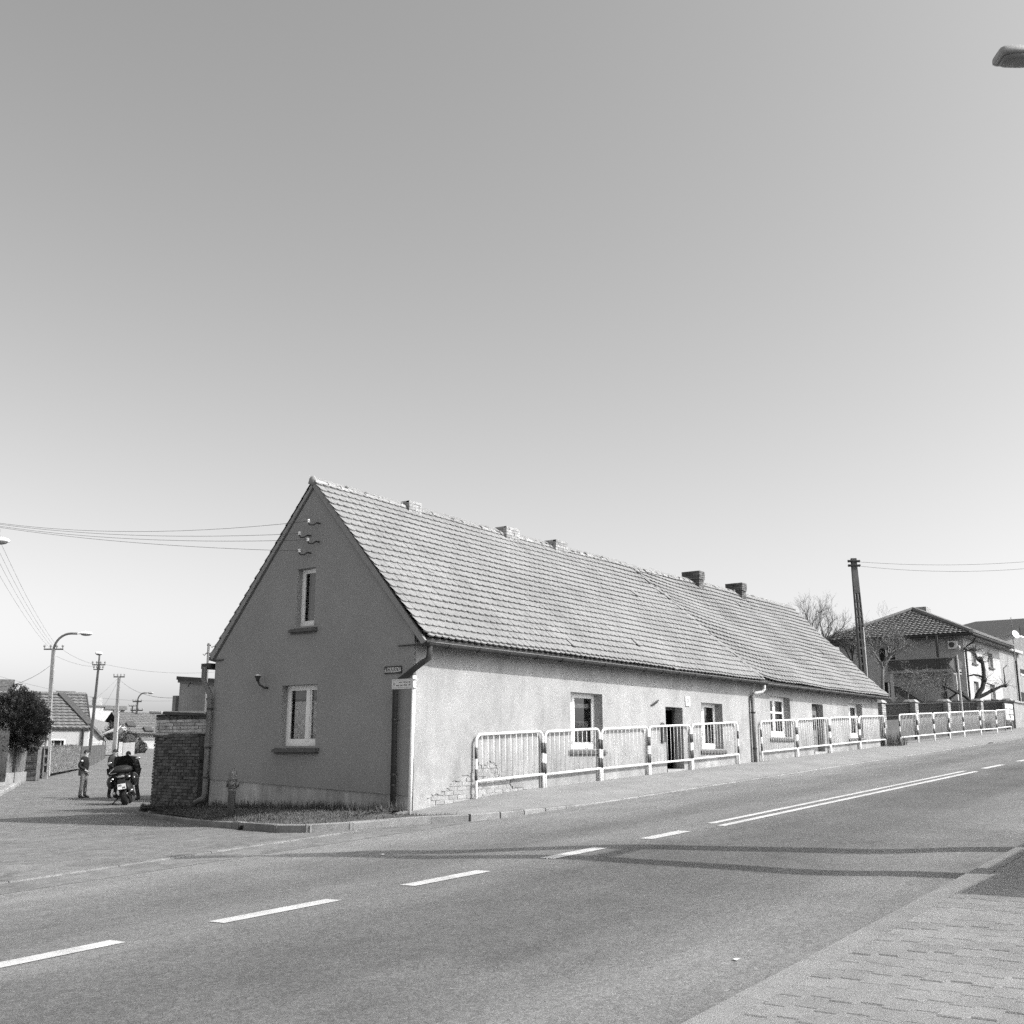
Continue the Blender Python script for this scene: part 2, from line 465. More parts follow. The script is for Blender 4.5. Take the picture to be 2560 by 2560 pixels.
def kerb_stone(a, b, w, ta, tb, gap=.012, drop=.3, rough=.0):
    d = (b - a).normalized(); n = V((d.y, -d.x, 0))     # n points to the pavement side when walking right -> left
    a2, b2 = a + d * gap, b - d * gap
    c = .016
    def P(p, k, z): q = p + n * k; return (q.x, q.y, z)
    m = MB()
    j = [RND.uniform(-rough, rough) for _ in range(4)]
    rings = []
    for p, t in ((a2, ta), (b2, tb)):
        rings.append([P(p, 0, t - drop), P(p, 0, t - c + j[0]), P(p, c + abs(j[1]), t + j[1] * .5), P(p, w, t), P(p, w, t - drop)])
    i = m.vert(*rings[0]); k = m.vert(*rings[1])
    for q in range(4): m.f.append((i + q, k + q, k + q + 1, i + q + 1))
    m.f.append((i, i + 1, i + 2, i + 3, i + 4)); m.f.append((k + 4, k + 3, k + 2, k + 1, k))
    return m
for a, b in zip(KP, KP[1:]):
    if a.x > 52: continue
    old = a.y > KF + .3
    build(kerb_stone(a, b, .16, kerb_top(a), kerb_top(b), (-.035 if old else RND.uniform(.006, .028)) if a.x < 17 else .006, rough=.012 if old else .003), 'kerb_stone', 'kerb', pav)
build(kerb_stone(V((160, KF, 0)), V((52.3, KF, 0)), .16, kerb_top(V((160, KF, 0))), kerb_top(V((52.3, KF, 0)))), 'far_kerb', 'kerb', pav)
# flush kerb where the side street meets the road
FP = resample([V((12.9, 12.33, 0)), V((7, 12.2, 0)), V((-12, 12.05, 0))], 1.45)
for a, b in zip(FP, FP[1:]):
    build(kerb_stone(a, b, .2, gz(a.x, a.y) + .022, gz(b.x, b.y) + .022, .006, .2), 'kerb_stone', 'side_paving', side_street)
# kerb on the near side
NP = resample([V((-4, KN, 0)), V((40, KN, 0))], 1.15)
for a, b in zip(NP, NP[1:]):
    build(kerb_stone(a, b, .22, znear(a.x) - .006, znear(b.x) - .006, .002, .2), 'kerb_stone', 'paver', near)

# interlocking pavers on the near side: rows run across the pavement, wavy joints
PA, PB, PCZ = .30, .255, .026
def paver_poly(inset):
    g = .004 + inset
    def xo(t): return PCZ if (t % 1) < .5 else -PCZ
    gy = .0008
    ys = [gy, .44 * PA, .56 * PA, PA - gy]
    left = [(PCZ + g, ys[0]), (PCZ + g, ys[1]), (-PCZ + g, ys[2]), (-PCZ + g, ys[3])]
    right = [(PB - PCZ * 1 - g, ys[3]), (PB - PCZ - g, ys[2]), (PB + PCZ - g, ys[1]), (PB + PCZ - g, ys[0])]
    return left + right
def paver_mesh(m, ox, oy, oz, tx=0, ty=0, sl=.041):
    top, edge = paver_poly(.008), paver_poly(0)
    f = lambda p, z: (ox + p[0], oy + p[1], oz + p[0] * (sl + tx) + p[1] * ty + z)
    i = m.vert(*[f(p, 0) for p in top]); k = m.vert(*[f(p, -.007) for p in edge]); l = m.vert(*[f(p, -.03) for p in edge]); n = len(top)
    m.f.append(tuple(i + q for q in range(n))[::-1])
    for q in range(n):
        r = (q + 1) % n
        m.f.append((i + q, i + r, k + r, k + q)); m.f.append((k + q, k + r, l + r, l + q))
cand = []
for i in range(0, 104):
    x = 2.2 + i * PB
    off = (i % 2) * PA * 0
    for j in range(-30, 9):
        y = j * PA + off + .05
        if y + PA > KN - .225: continue
        P = V((x, y, znear(x))); d = P.dot(FW)
        if d < 2.5: continue
        u, v = px(P)
        if not (-300 < u < 3500 and v < 3300): continue
        cand.append((d if (-60 < u < 2600 and v < 2620) else d + 100, x, y))
cand.sort()
pm = MB(); paver_mesh(pm, 0, 0, 0); pme = pm.mesh('paver')
rest = MB()
for k, (d, x, y) in enumerate(cand):
    dz, tx, ty = RND.uniform(-.0025, .0025), RND.uniform(-.007, .007), RND.uniform(-.004, .004)
    if k < 300:
        o = link('paver', pme, 'paver', near); o.location = (x, y, znear(x) + dz); o.rotation_euler = (ty, -tx, RND.uniform(-.006, .006))
    else: paver_mesh(rest, x, y, znear(x) + dz, tx, ty)
tag(build(rest, 'far_pavers', 'paver', near), kind='stuff')

# painted centre line
def strip(x0, x1, y0, y1, w):
    n = max(2, int((x1 - x0) / .6)); m = MB()
    m.grid(lambda t, s: (lerp(x0, x1, t), lerp(y0, y1, t) + s, zr(lerp(x0, x1, t), lerp(y0, y1, t) + s) + .005), frange(0, 1, n), frange(-w / 2, w / 2, 2))
    return m
cy = lambda x: table([(0, 7.85), (5.4, 7.76), (9.8, 7.46), (14.1, 7.26), (25.3, 7.09), (31, 6.94), (70, 6.1)], x)
for a, b in ((1.6, 2.9), (3.9, 5.46), (6.36, 7.66), (8.62, 9.78), (10.92, 12.05), (13.1, 14.15)):
    build(strip(a, b, cy(a), cy(b), .21), 'road_marking', 'road_paint', road)
for s in (-.14, .14):
    build(strip(15.1 + s * .9, 29.2, cy(15.1) + s, cy(29.2) + s, .125), 'road_marking', 'road_paint', road)
for a, b in ((30.4, 32.4), (34.2, 36.4), (38.4, 40.6), (43, 45.2)):
    build(strip(a, b, cy(a), cy(b), .16), 'road_marking', 'road_paint', road)

# left-hand pavement of the side street
lp = MB().grid(lambda y, v: (sx(y, v), y, gz(sx(y, v), y) + .09), frange(14, 110, 70), frange(-7.2, -4.12, 6))
side_pav = structure(lp, 'side_pavement', 'pavement', True)
LK = resample([V((sx(y, -4.1), y, 0)) for y in frange(14, 80, 33)], 1.4)
for a, b in zip(LK, LK[1:]):
    m = kerb_stone(b, a, .15, gz(b.x, b.y) + .10, gz(a.x, a.y) + .10, .01, .25)
    build(m, 'kerb_stone', 'concrete', side_pav)

# grass bank in front of the gable
KB = [p for p in KP if p.y > KF + .12 or p.x < 14.2]
inner = [V((13.9, 13.0, zpav(13.9, 13.0) + .0)), V((15.2, 13.75, -1.02)), V((XC + .05, 14.3, -1.10)), V((XC + .05, 16, -1.13)), V((XC + .05, 18, -1.15)), V((XC + .05, 20.2, -1.2)), V((16.5, 21.8, -1.27)), V((16.75, 23.3, -1.33)), V((17.9, 24.6, -1.42))]
def along(pts, t):
    Ls = [(b - a).length for a, b in zip(pts, pts[1:])]; s = t * sum(Ls)
    for (a, b), L in zip(zip(pts, pts[1:]), Ls):
        if s <= L: return a.lerp(b, s / L)
        s -= L
    return pts[-1]
def bank(t, s):
    o = along([V((p.x, p.y, kerb_top(p) - .012)) for p in KB], t); i = along(inner, t)
    d = (i - o); L = V((d.x, d.y, 0)).length
    k = lerp(.14 / max(L, .2), 1, s)
    p = o + d * k
    p.z = lerp(o.z, i.z, sst(0, 1, k)) + .03 * sin(k * pi) + .02 * noise.noise(p * 2.1)
    return p
structure(MB().grid(bank, frange(0, 1, 40), frange(0, 1, 10)), 'verge', 'grass_ground', True)
gm_ = MB()
def blade(m, p, h, w, lean):
    a = RND.uniform(0, 2 * pi); d = V((cos(a), sin(a), 0)); e = V((-d.y, d.x, 0)) * w
    t = p + d * lean * h + V((0, 0, h)); mid = p + d * lean * h * .35 + V((0, 0, h * .55))
    i = m.vert(p - e, p + e, mid + e * .8, mid - e * .8, t); m.f += [(i, i + 1, i + 2, i + 3), (i + 3, i + 2, i + 4)]
for k in range(15000):
    t, s = RND.random(), RND.random()
    p = bank(t, s)
    near_wall = s > .72 and t > .12
    if t < .13 and s < .6 and RND.random() < .7: continue
    h = RND.uniform(.03, .13) * (.45 + .9 * max(0, .5 + noise.noise(V((p.x * 1.3, p.y * 1.3, 0))))) if near_wall and RND.random() < .7 else RND.uniform(.02, .07)
    blade(gm_, p - V((0, 0, .01)), h, RND.uniform(.003, .007), RND.uniform(.1, .7))
for k in range(26):     # tufts against the wall
    t = RND.uniform(.12, .62)
    c = bank(t, .95)
    for q in range(40): blade(gm_, c + V((RND.gauss(-.05, .09), RND.gauss(0, .12), -.02)), RND.uniform(.07, .24), .005, RND.uniform(.1, .6))
tag(build(gm_, 'grass', 'grass'), 'rough grass growing along the foot of the grey gable wall', 'grass', kind='stuff')

# ================================================================== THE LONG COTTAGE (two houses under one roofline)
EAVE_Y, EAVE_Z, RIDGE_Y, RIDGE_Z, BACK_Y = 13.74, 2.19, 17.03, 5.80, 20.0
SL = V((0, RIDGE_Y - EAVE_Y, RIDGE_Z - EAVE_Z)); SLEN = SL.length; SD = SL.normalized(); SN = V((0, -SD.z, SD.y))
XV = 16.065                                      # verge of the near gable
def xb(s): return lerp(32.5, 29.9, s / SLEN)    # joint between the two roofs
def xe(s): return lerp(45.25, 43.5, s / SLEN)   # far verge
FRONT = (V((0, WALL, 0)), V((1, 0, 0)), V((0, -1, 0)))
GABLE = (V((XC, 0, 0)), V((0, 1, 0)), V((-1, 0, 0)))
COT = thing('corner_cottage', 'long low corner cottage with grey gable, white front and pale tiled roof', 'house', (XC, WALL, -1.1))
COT2 = thing('end_cottage', 'far half of the cottage row, with two dark brick chimneys and its own warped roof', 'house', (32.3, WALL, -.5))

def wall_face(m, B, cols, zlo, zhi, holes, depth):
    """wall face in columns; zlo/zhi functions of a; holes: (a0,a1,z0,z1)"""
    O, A, N = B
    P = lambda a, n, z: O + A * a + N * n + V((0, 0, z))
    cs = sorted(set(cols + [h[0] for h in holes] + [h[1] for h in holes]))
    for a, b in zip(cs, cs[1:]):
        hs = sorted([h for h in holes if h[0] <= a + 1e-6 and h[1] >= b - 1e-6], key=lambda h: h[2])
        lo = (zlo(a), zlo(b))
        for h in hs:
            m.poly(P(a, 0, lo[0]), P(b, 0, lo[1]), P(b, 0, h[2]), P(a, 0, h[2])); lo = (h[3], h[3])
        m.poly(P(a, 0, lo[0]), P(b, 0, lo[1]), P(b, 0, zhi(b)), P(a, 0, zhi(a)))
    for a0, a1, z0, z1 in holes:
        for q in (((a0, z0), (a0, z1)), ((a0, z1), (a1, z1)), ((a1, z1), (a1, z0)), ((a1, z0), (a0, z0))):
            (p, r), (s, t) = q
            m.poly(P(p, 0, r), P(s, 0, t), P(s, -depth, t), P(p, -depth, r))

def window(par, B, a0, a1, z0, z1, depth, mull, sill='dark', style='plain', curt=(.0, 1.), fr=.075, sillw=.05, sillover=.12):
    """recessed casement: frame, mullion, sashes, panes, sill, curtain, dark room"""
    w = build(MB().obox(B, a0, a1, -depth - .05, -depth, z0, z0 + fr * 1.35).obox(B, a0, a1, -depth - .05, -depth, z1 - fr, z1)
              .obox(B, a0, a0 + fr, -depth - .05, -depth, z0 + fr * 1.35, z1 - fr).obox(B, a1 - fr, a1, -depth - .05, -depth, z0 + fr * 1.35, z1 - fr), 'window', 'white_frame', par)
    for mm in mull:
        build(MB().obox(B, mm - .05, mm + .05, -depth - .06, -depth + .012, z0 + fr * 1.35, z1 - fr), 'mullion', 'white_frame', w)
    edges = [a0 + fr] + [e for mm in mull for e in (mm - .05, mm + .05)] + [a1 - fr]
    for i in range(0, len(edges), 2):
        l, r = edges[i], edges[i + 1]; zb, zt = z0 + fr * 1.35, z1 - fr; k = .032
        build(MB().obox(B, l, r, -depth - .045, -depth - .006, zb, zb + k * 1.6).obox(B, l, r, -depth - .045, -depth - .006, zt - k, zt)
              .obox(B, l, l + k, -depth - .045, -depth - .006, zb + k * 1.6, zt - k).obox(B, r - k, r, -depth - .045, -depth - .006, zb + k * 1.6, zt - k), 'sash', 'white_frame', w)
        Pp = lambda a, z: B[0] + B[1] * a + B[2] * (-depth - .03) + V((0, 0, z))
        qd = [Pp(l + k, zb + k * 1.6), Pp(r - k, zb + k * 1.6), Pp(r - k, zt - k), Pp(l + k, zt - k)]
        if B[1].cross(UPV).dot(B[2]) < 0: qd.reverse()
        build(MB().poly(*qd), 'pane', 'glass', w)
        if style == 'crossbar':
            zc = lerp(zb, zt, .62)
            build(MB().obox(B, l + k, r - k, -depth - .05, -depth - .004, zc - .028, zc + .028), 'glazing_bar', 'white_frame', w)
    # room behind
    m = MB(); O, A, N = B; P = lambda a, n, z: O + A * a + N * n + V((0, 0, z)); d0, d1 = -depth - .06, -depth - .8
    l, r, b, t = a0 - .3, a1 + .3, z0 - .3, z1 + .2
    m.poly(P(l, d1, b), P(r, d1, b), P(r, d1, t), P(l, d1, t))
    m.poly(P(l, d0, b), P(l, d1, b), P(l, d1, t), P(l, d0, t)).poly(P(r, d0, b), P(r, d1, b), P(r, d1, t), P(r, d0, t))
    m.poly(P(l, d0, t), P(r, d0, t), P(r, d1, t), P(l, d1, t)).poly(P(l, d0, b), P(r, d0, b), P(r, d1, b), P(l, d1, b))
    m.poly(P(l, d0, b), P(a0, d0, b), P(a0, d0, t), P(l, d0, t)).poly(P(a1, d0, b), P(r, d0, b), P(r, d0, t), P(a1, d0, t))
    build(m, 'room', 'interior', w)
    # curtains with folds
    for (c0, c1, q0, q1, mat) in curt:
        cm = MB(); n = 36
        cm.grid(lambda u, z: P(lerp(a0, a1, u), -depth - .10 + .022 * sin(u * 46) + .01 * sin(u * 17 + z * 3), z), frange(c0, c1, n), [lerp(z0, z1, q0), lerp(z0, z1, .5 * (q0 + q1)), lerp(z0, z1, q1)])
        build(cm, 'curtain', mat, w, True)
    sm = 'sill_dark' if sill == 'dark' else 'sill_light'
    s = build(MB().hexa([P(a0 - sillover, -.0, z0 - .125), P(a1 + sillover, -.0, z0 - .125), P(a1 + sillover, sillw, z0 - .125), P(a0 - sillover, sillw, z0 - .125),
                         P(a0 - sillover, -.0, z0 - .035), P(a1 + sillover, -.0, z0 - .035), P(a1 + sillover, sillw, z0 - .075), P(a0 - sillover, sillw, z0 - .075)]), 'sill', 'sill_dark', w)
    build(MB().hexa([P(a0 + .002, -depth, z0 - .14), P(a1 - .002, -depth, z0 - .14), P(a1 - .002, -.002, z0 - .14), P(a0 + .002, -.002, z0 - .14),
                     P(a0 + .002, -depth, z0 + .004), P(a1 - .002, -depth, z0 + .004), P(a1 - .002, -.002, z0 - .034), P(a0 + .002, -.002, z0 - .034)]), 'inner_sill', sm, w)
    build(MB().obox(B, a0 - sillover + .03, a1 + sillover - .03, .0, sillw * .6, z0 - .155, z0 - .125), 'sill_moulding', 'sill_dark', w)
    return w

W1, W2 = (21.74, 23.18, .08, 1.39), (28.62, 30.02, .09, 1.39)
D1 = (26.45, 27.45, -1.2, 1.20)
W3, W4 = (33.6, 35.3, .48, 1.78), (41.05, 42.65, .53, 1.81)
D2 = (37.3, 38.38, -1.2, 1.66)
# --- front wall, with plaster fallen off the bricks near the corner
PX0, PX1, PZ0, PZ1 = 16.3, 20.7, -1.3, -.12
def fallen(x, z):
    h = z - zpav(x, 14)
    n = noise.noise(V((x * 1.1, z * 1.7, 3))) * .4 + noise.noise(V((x * 4, z * 5, 9))) * .2
    lim = .26 + .46 * exp(-((x - 18.2) / .6) ** 2) + .12 * exp(-((x - 16.9) / .5) ** 2) - .5 * sst(19.0, 20.3, x)
    if 19.0 < x < 19.35 and .02 < h < .32 : return True
    return h < lim + n - .05
CS, CZ = .08, .05
fm = MB()
wall_face(fm, FRONT, [XC, 18, 20, 24, 26, 28, 31, 32.3], lambda a: -1.6, lambda a: 2.33, [W1, W2, D1, (PX0, PX1, PZ0, PZ1)], .24)
fm.f = fm.f[:-4]     # no reveal round the patch: it is filled below
nx, nz = int(round((PX1 - PX0) / CS)), int(round((PZ1 - PZ0) / CZ))
ax, az = (PX1 - PX0) / nx, (PZ1 - PZ0) / nz
gone = {}
for i in range(nx):
    for j in range(nz):
        gone[i, j] = fallen(PX0 + (i + .5) * ax, PZ0 + (j + .5) * az) and 0 < i < nx - 1 and j < nz - 1
jit = {}
def cv(i, j):
    if (i, j) not in jit:
        e = 0 < i < nx and 0 < j < nz
        jit[i, j] = (PX0 + i * ax + (RND.uniform(-.03, .03) if e else 0), PZ0 + j * az + (RND.uniform(-.018, .018) if e else 0))
    return jit[i, j]
for i in range(nx):
    for j in range(nz):
        c = [cv(i, j), cv(i + 1, j), cv(i + 1, j + 1), cv(i, j + 1)]
        if not gone[i, j]:
            fm.poly(*[(x, WALL, z) for x, z in c])
        for (di, dj, p, q) in ((-1, 0, 0, 3), (1, 0, 1, 2), (0, -1, 0, 1), (0, 1, 3, 2)):
            if gone[i, j] and not gone.get((i + di, j + dj), False):
                a, b = c[p], c[q]
                fm.poly((a[0], WALL, a[1]), (b[0], WALL, b[1]), (b[0], WALL + .024, b[1]), (a[0], WALL + .024, a[1]))
fw_o = build(fm, 'front_wall', 'plaster_white', COT)
build(MB().poly((PX0, WALL + .023, PZ0), (PX1, WALL + .023, PZ0), (PX1, WALL + .023, PZ1), (PX0, WALL + .023, PZ1)), 'mortar_bed', 'mortar', fw_o)
bk = MB().box(0, .262, 0, .03, 0, .072); bkm = bk.mesh('brick')
row = 0
z = -1.26
while z < PZ1 - .1:
    x = PX0 + (0 if row % 2 else -.14)
    while x < PX1 - .3:
        if any(gone.get((int((xx - PX0) / ax), int((zz - PZ0) / az)), False) for xx in (x, x + .13, x + .26) for zz in (z, z + .07)) and x > PX0 and RND.random() > .05:
            o = link('brick', bkm, 'brick_wash', fw_o); o.location = V((x, WALL + .013 + RND.uniform(-.003, .007), z)) - wpos(fw_o)
            o.rotation_euler = (RND.uniform(-.03, .03), RND.uniform(-.02, .02), RND.uniform(-.02, .02))
        x += .277
    z += .085; row += 1
build(MB().box(XC + .0, 16.55, WALL - .018, WALL, -1.35, 2.05), 'corner_strip', 'plaster_white', COT)   # pale corner band
fm2 = MB()
def wall2z(a): return -1.0
wall_face(fm2, FRONT, [32.3, 34, 37, 40, 44.62], wall2z, lambda a: 2.33, [W3, W4, D2], .22)
fm2.poly((44.62, WALL, -1), (44.62, 20, -1), (44.62, 20, 2.3), (44.62, WALL, 2.3)).poly((44.62, WALL, 2.3), (44.62, 20, 2.3), (44.62, RIDGE_Y, 5.5))
build(fm2, 'front_wall', 'plaster_white', COT2)
# --- gable: painted wall hangs a little proud of the rough plinth
def gtop(a): return lerp(2.36, RIDGE_Z - .02, 1 - abs(a - RIDGE_Y) / (RIDGE_Y - WALL)) if a < RIDGE_Y else lerp(2.36, RIDGE_Z - .02, 1 - (a - RIDGE_Y) / (BACK_Y - RIDGE_Y))
def plin(a): return lerp(-.82, -.585, (a - WALL) / (BACK_Y - WALL))
GU, GL = (16.86, 17.42, 2.63, 3.89), (16.68, 17.75, .12, 1.39)
GB = (V((XC - .035, 0, 0)), V((0, 1, 0)), V((-1, 0, 0)))
gmh = MB()
wall_face(gmh, GB, [WALL - .0, 15.2, RIDGE_Y, 18.6, BACK_Y], plin, gtop, [GU, GL], .17)
gmh.poly(*[(XC - .035, a, plin(a)) for a in (WALL, BACK_Y)], *[(XC + .0, a, plin(a)) for a in (BACK_Y, WALL)])
gmh.poly((XC - .035, WALL, plin(WALL)), (XC + .01, WALL, plin(WALL)), (XC + .01, WALL, 2.3), (XC - .035, WALL, 2.3))
gmh.poly((XC - .035, BACK_Y, plin(BACK_Y)), (XC + .01, BACK_Y, plin(BACK_Y)), (XC + .01, BACK_Y, 2.3), (XC - .035, BACK_Y, 2.3))
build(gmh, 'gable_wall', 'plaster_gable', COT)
build(MB().poly((XC, WALL, -1.7), (XC, BACK_Y, -1.7), (XC, BACK_Y, -.5), (XC, WALL, -.7)), 'plinth', 'plinth', COT)
build(MB().poly((XC, BACK_Y, -1.7), (44.62, BACK_Y, -1.7), (44.62, BACK_Y, 2.4), (XC, BACK_Y, 2.4)), 'back_wall', 'plaster_grey', COT)
# windows
window(COT, GB, *GL, .17, [17.1], 'dark', curt=[(.0, .86, .0, .74, 'lightened_curtain'), (0, 1, .78, 1, 'curtain_grey')], sillw=.12)
window(COT, GB, *GU, .15, [], 'dark', curt=[(.0, .68, 0, 1, 'curtain_grey')], fr=.06, sillw=.1)
window(COT, FRONT, *W1, .24, [22.2], 'light', curt=[(.0, .22, .1, .62, 'curtain'), (.33, .52, 0, .58, 'curtain'), (.0, 1., .74, .82, 'curtain'), (.5, 1, 0, .5, 'curtain_grey')])
window(COT, FRONT, *W2, .24, [29.2], 'light', curt=[(0, .42, .58, .86, 'curtain'), (0, .3, 0, .5, 'curtain'), (.5, .7, .74, .95, 'curtain'), (.52, .85, 0, .45, 'curtain_grey')])
window(COT2, FRONT, *W3, .22, [34.42], 'light', 'crossbar', curt=[(0, .5, 0, 1, 'curtain_grey'), (.5, 1, 0, 1, 'curtain_grey')], fr=.1)
window(COT2, FRONT, *W4, .22, [41.8], 'light', 'crossbar', curt=[(0, .5, 0, 1, 'curtain_grey'), (.5, 1, 0, 1, 'curtain_grey')], fr=.1)
# doors, set deep in their openings
def door(par, D, depth, leaf0, leaf1, ztop, zbot, mat, pane=None):
    m = MB().obox(FRONT, D[0] - .0, D[1] + .0, -depth - .9, -depth - .86, zbot - .3, D[3])
    d = build(m, 'door', 'door_dark', par)
    build(MB().obox(FRONT, D[0], D[0] + .07, -depth - .06, -depth, zbot - .3, D[3]).obox(FRONT, D[1] - .07, D[1], -depth - .06, -depth, zbot - .3, D[3]).obox(FRONT, D[0] + .07, D[1] - .07, -depth - .06, -depth, D[3] - .07, D[3]), 'door_frame', 'door_dark', d)
    lf = build(MB().obox(FRONT, leaf0, leaf1, -depth - .05, -depth - .01, zbot - .2, ztop), 'door_leaf', mat, d)
    n = 5 if pane is None else 3
    for i in range(n):
        za, zb_ = lerp(zbot + .05, ztop - .06, i / n), lerp(zbot + .05, ztop - .06, (i + .8) / n)
        build(MB().obox(FRONT, leaf0 + .06, leaf1 - .06, -depth - .01, -depth + .012, za, zb_), 'door_panel', mat, d)
    build(MB().tube([(leaf1 - .08, WALL + depth - .0, zbot + .95), (leaf1 - .08, WALL + depth - .07, zbot + .95), (leaf1 - .2, WALL + depth - .07, zbot + .95)], .012, 6), 'handle', 'steel_grey', d)
    if pane:
        build(MB().obox(FRONT, pane[0], pane[1], -depth - .008, -depth + .016, pane[2], pane[3]), 'door_pane', 'interior', d)
    return d
door(COT, D1, .24, 26.52, 26.92, .78, zpav(27, 14), 'plaster_grey')
build(MB().obox(FRONT, D1[0] - .0, D1[1], -.9, .02, zpav(26.9, 14) - .3, zpav(26.9, 14) + .06), 'doorstep', 'concrete', COT)
d2 = door(COT2, D2, .22, 37.37, 38.31, 1.6, zpav(37.8, 14), 'door_wood', (37.72, 38.12, .75, 1.28))
build(MB().obox(FRONT, D2[0], D2[1], -.8, .02, zpav(37.8, 14) - .3, zpav(37.8, 14) + .08), 'doorstep', 'concrete', COT2)

# --- roof
def rp(x, s, n=0): return V((x, EAVE_Y, EAVE_Z)) + SD * s + SN * n
def sag1(x, s):      # old rafters: gentle waves, small hollow in the ridge
    return .03 * noise.noise(V((x * .35, s * .5, 1))) - .05 * sin(pi * min(1, max(0, (x - 16) / 14))) * (s / SLEN) ** 2
def up2(x, s): return .42 * exp(-max(0, x - xb(s)) / 1.5) + .03 * noise.noise(V((x * .8, s * .9, 5)))
def sag2(x, s):
    d = max(0, x - xb(s)); return -.10 * exp(-d / 2.2) + .05 * noise.noise(V((x * .4, s * .6, 8))) + .10 * (s / SLEN) ** 2 * sst(0, 9, d)
def roof_sheet(f0, f1, fn, nx_):
    m = MB(); m.grid(lambda t, s: fn(lerp(f0(s), f1(s), t), s), frange(0, 1, nx_), frange(0, SLEN, 16)); return m
roof1 = build(roof_sheet(lambda s: XV + .02, xb, lambda x, s: rp(x, s, sag1(x, s) - .045), 30), 'roof', 'roof_under', COT)
roof2 = build(roof_sheet(xb, xe, lambda x, s: rp(x, s, sag2(x, s) - .045), 30), 'roof', 'roof_under', COT2)
bm_ = MB().poly((XV, RIDGE_Y, RIDGE_Z - .03), (43.6, RIDGE_Y, RIDGE_Z - .03), (45, 20.2, 2.1), (XV, 20.2, 2.1))
build(bm_, 'back_slope', 'roof_tile', roof1)
TW, TT, ROWS = .213, .03, 22
RH = SLEN / ROWS
def tile_outline(w, L):
    h = w / 2 * .975
    return [(h, L), (-h, L), (-h, .062), (-h * .86, .028), (-h * .55, .008), (0, 0), (h * .55, .008), (h * .86, .028), (h, .062)]
TO = tile_outline(TW, RH + .12)
TOL = tile_outline(TW, .17)
def add_tile(m, outline, T):
    n = len(outline)
    i = m.vert(*[T(a, b, 0) for a, b in outline]); k = m.vert(*[T(a, b, -TT) for a, b in outline[2:]])
    m.f.append(tuple(i + q for q in range(n)))
    for q in range(2, n - 1): m.f.append((i + q + 1, i + q, k + q - 2, k + q - 1))
tm = MB(); add_tile(tm, TO, lambda a, b, z: (a, b, z)); tme = tm.mesh('tile')
Rm = Matrix((V((1, 0, 0)), SD, SN)).transposed()      # local x, up-slope, normal
tiles = []
for k in range(ROWS + 1):
    for layer in (0, 1):
        s0 = k * RH - .02 + layer * .07
        if s0 > SLEN - .05: continue
        off = 0 if layer else TW / 2
        x = XV + TW / 2 + off - .03
        while x < xe(s0) - TW * .4:
            in1 = x < xb(s0) - TW * .3
            seam = abs(x - xb(s0)) < TW * .8
            if in1: ss, nrm = s0, sag1(x, s0)
            else:
                if x < xb(s0) + TW * .3: x += TW; continue
                ss, nrm = s0 + up2(x, s0), sag2(x, s0)
                if ss > SLEN - .03: x += TW; continue
            ss += RND.uniform(-.004, .004) + .012 * noise.noise(V((x * .9, s0 * 2, 2)))
            nrm += layer * TT + RND.uniform(-.001, .001)
            rot = RND.uniform(-.008, .008)
            if RND.random() < .004: ss -= RND.uniform(.02, .06); nrm += RND.uniform(.008, .03); rot = RND.uniform(-.16, .16)
            if seam and RND.random() < .5: nrm += RND.uniform(.01, .04); rot = RND.uniform(-.12, .12)
            tiles.append((rp(x, ss, nrm + .012), layer, rot, in1, RND.uniform(-.002, .004)))
            x += TW
def tile_T(p, rot, lift):
    c, s_ = cos(rot), sin(rot)
    def T(a, b, z):
        aa, bb = a * c - b * s_, a * s_ + b * c
        return p + V((1, 0, 0)) * aa + SD * bb + SN * (z + .05 * (1 - b / .34) + lift * (1 - b / .3))
    return T
near_t = sorted([t for t in tiles if t[3] and t[1] == 1], key=lambda t: t[0].length)[:300]
ids = set(id(t) for t in near_t)
m1, m2 = MB(), MB()
for t in tiles:
    p, layer, rot, in1, lift = t
    if id(t) in ids:
        o = link('tile', tme, 'roof_tile', roof1)
        ang = math.atan((.05 + lift) / .34)
        o.matrix_basis = Matrix.Translation(p + SN * (.05 + lift) - wpos(roof1)) @ (Rm @ Matrix.Rotation(rot, 3, 'Z') @ Matrix.Rotation(-ang, 3, 'X')).to_4x4()
    else: add_tile(m1 if in1 else m2, TO if layer else TOL, tile_T(p, rot, lift))
tag(build(m1, 'tile_courses', 'roof_tile', roof1), kind='stuff')
tag(build(m2, 'tile_courses', 'roof_tile', roof2), kind='stuff')
# the back slope's tile ends show along the left verge
bv = MB(); BD = V((0, 20.2 - RIDGE_Y, 2.1 - RIDGE_Z)); BL = BD.length; BD.normalize(); BNn = V((0, -BD.z, BD.y))
for k in range(20):
    p = V((XV + .1, RIDGE_Y, RIDGE_Z)) + BD * (k + 1) * BL / 20.2
    a = BD * -.3; nx_ = V((.1, 0, 0))
    bv.hexa([p - nx_ + BNn * .005, p + nx_ + BNn * .005, p + nx_ + a - BNn * .02, p - nx_ + a - BNn * .02, p - nx_ + BNn * .045, p + nx_ + BNn * .045, p + nx_ + a + BNn * .005, p - nx_ + a + BNn * .005])
build(bv, 'back_verge_tiles', 'ridge_tile', roof1)
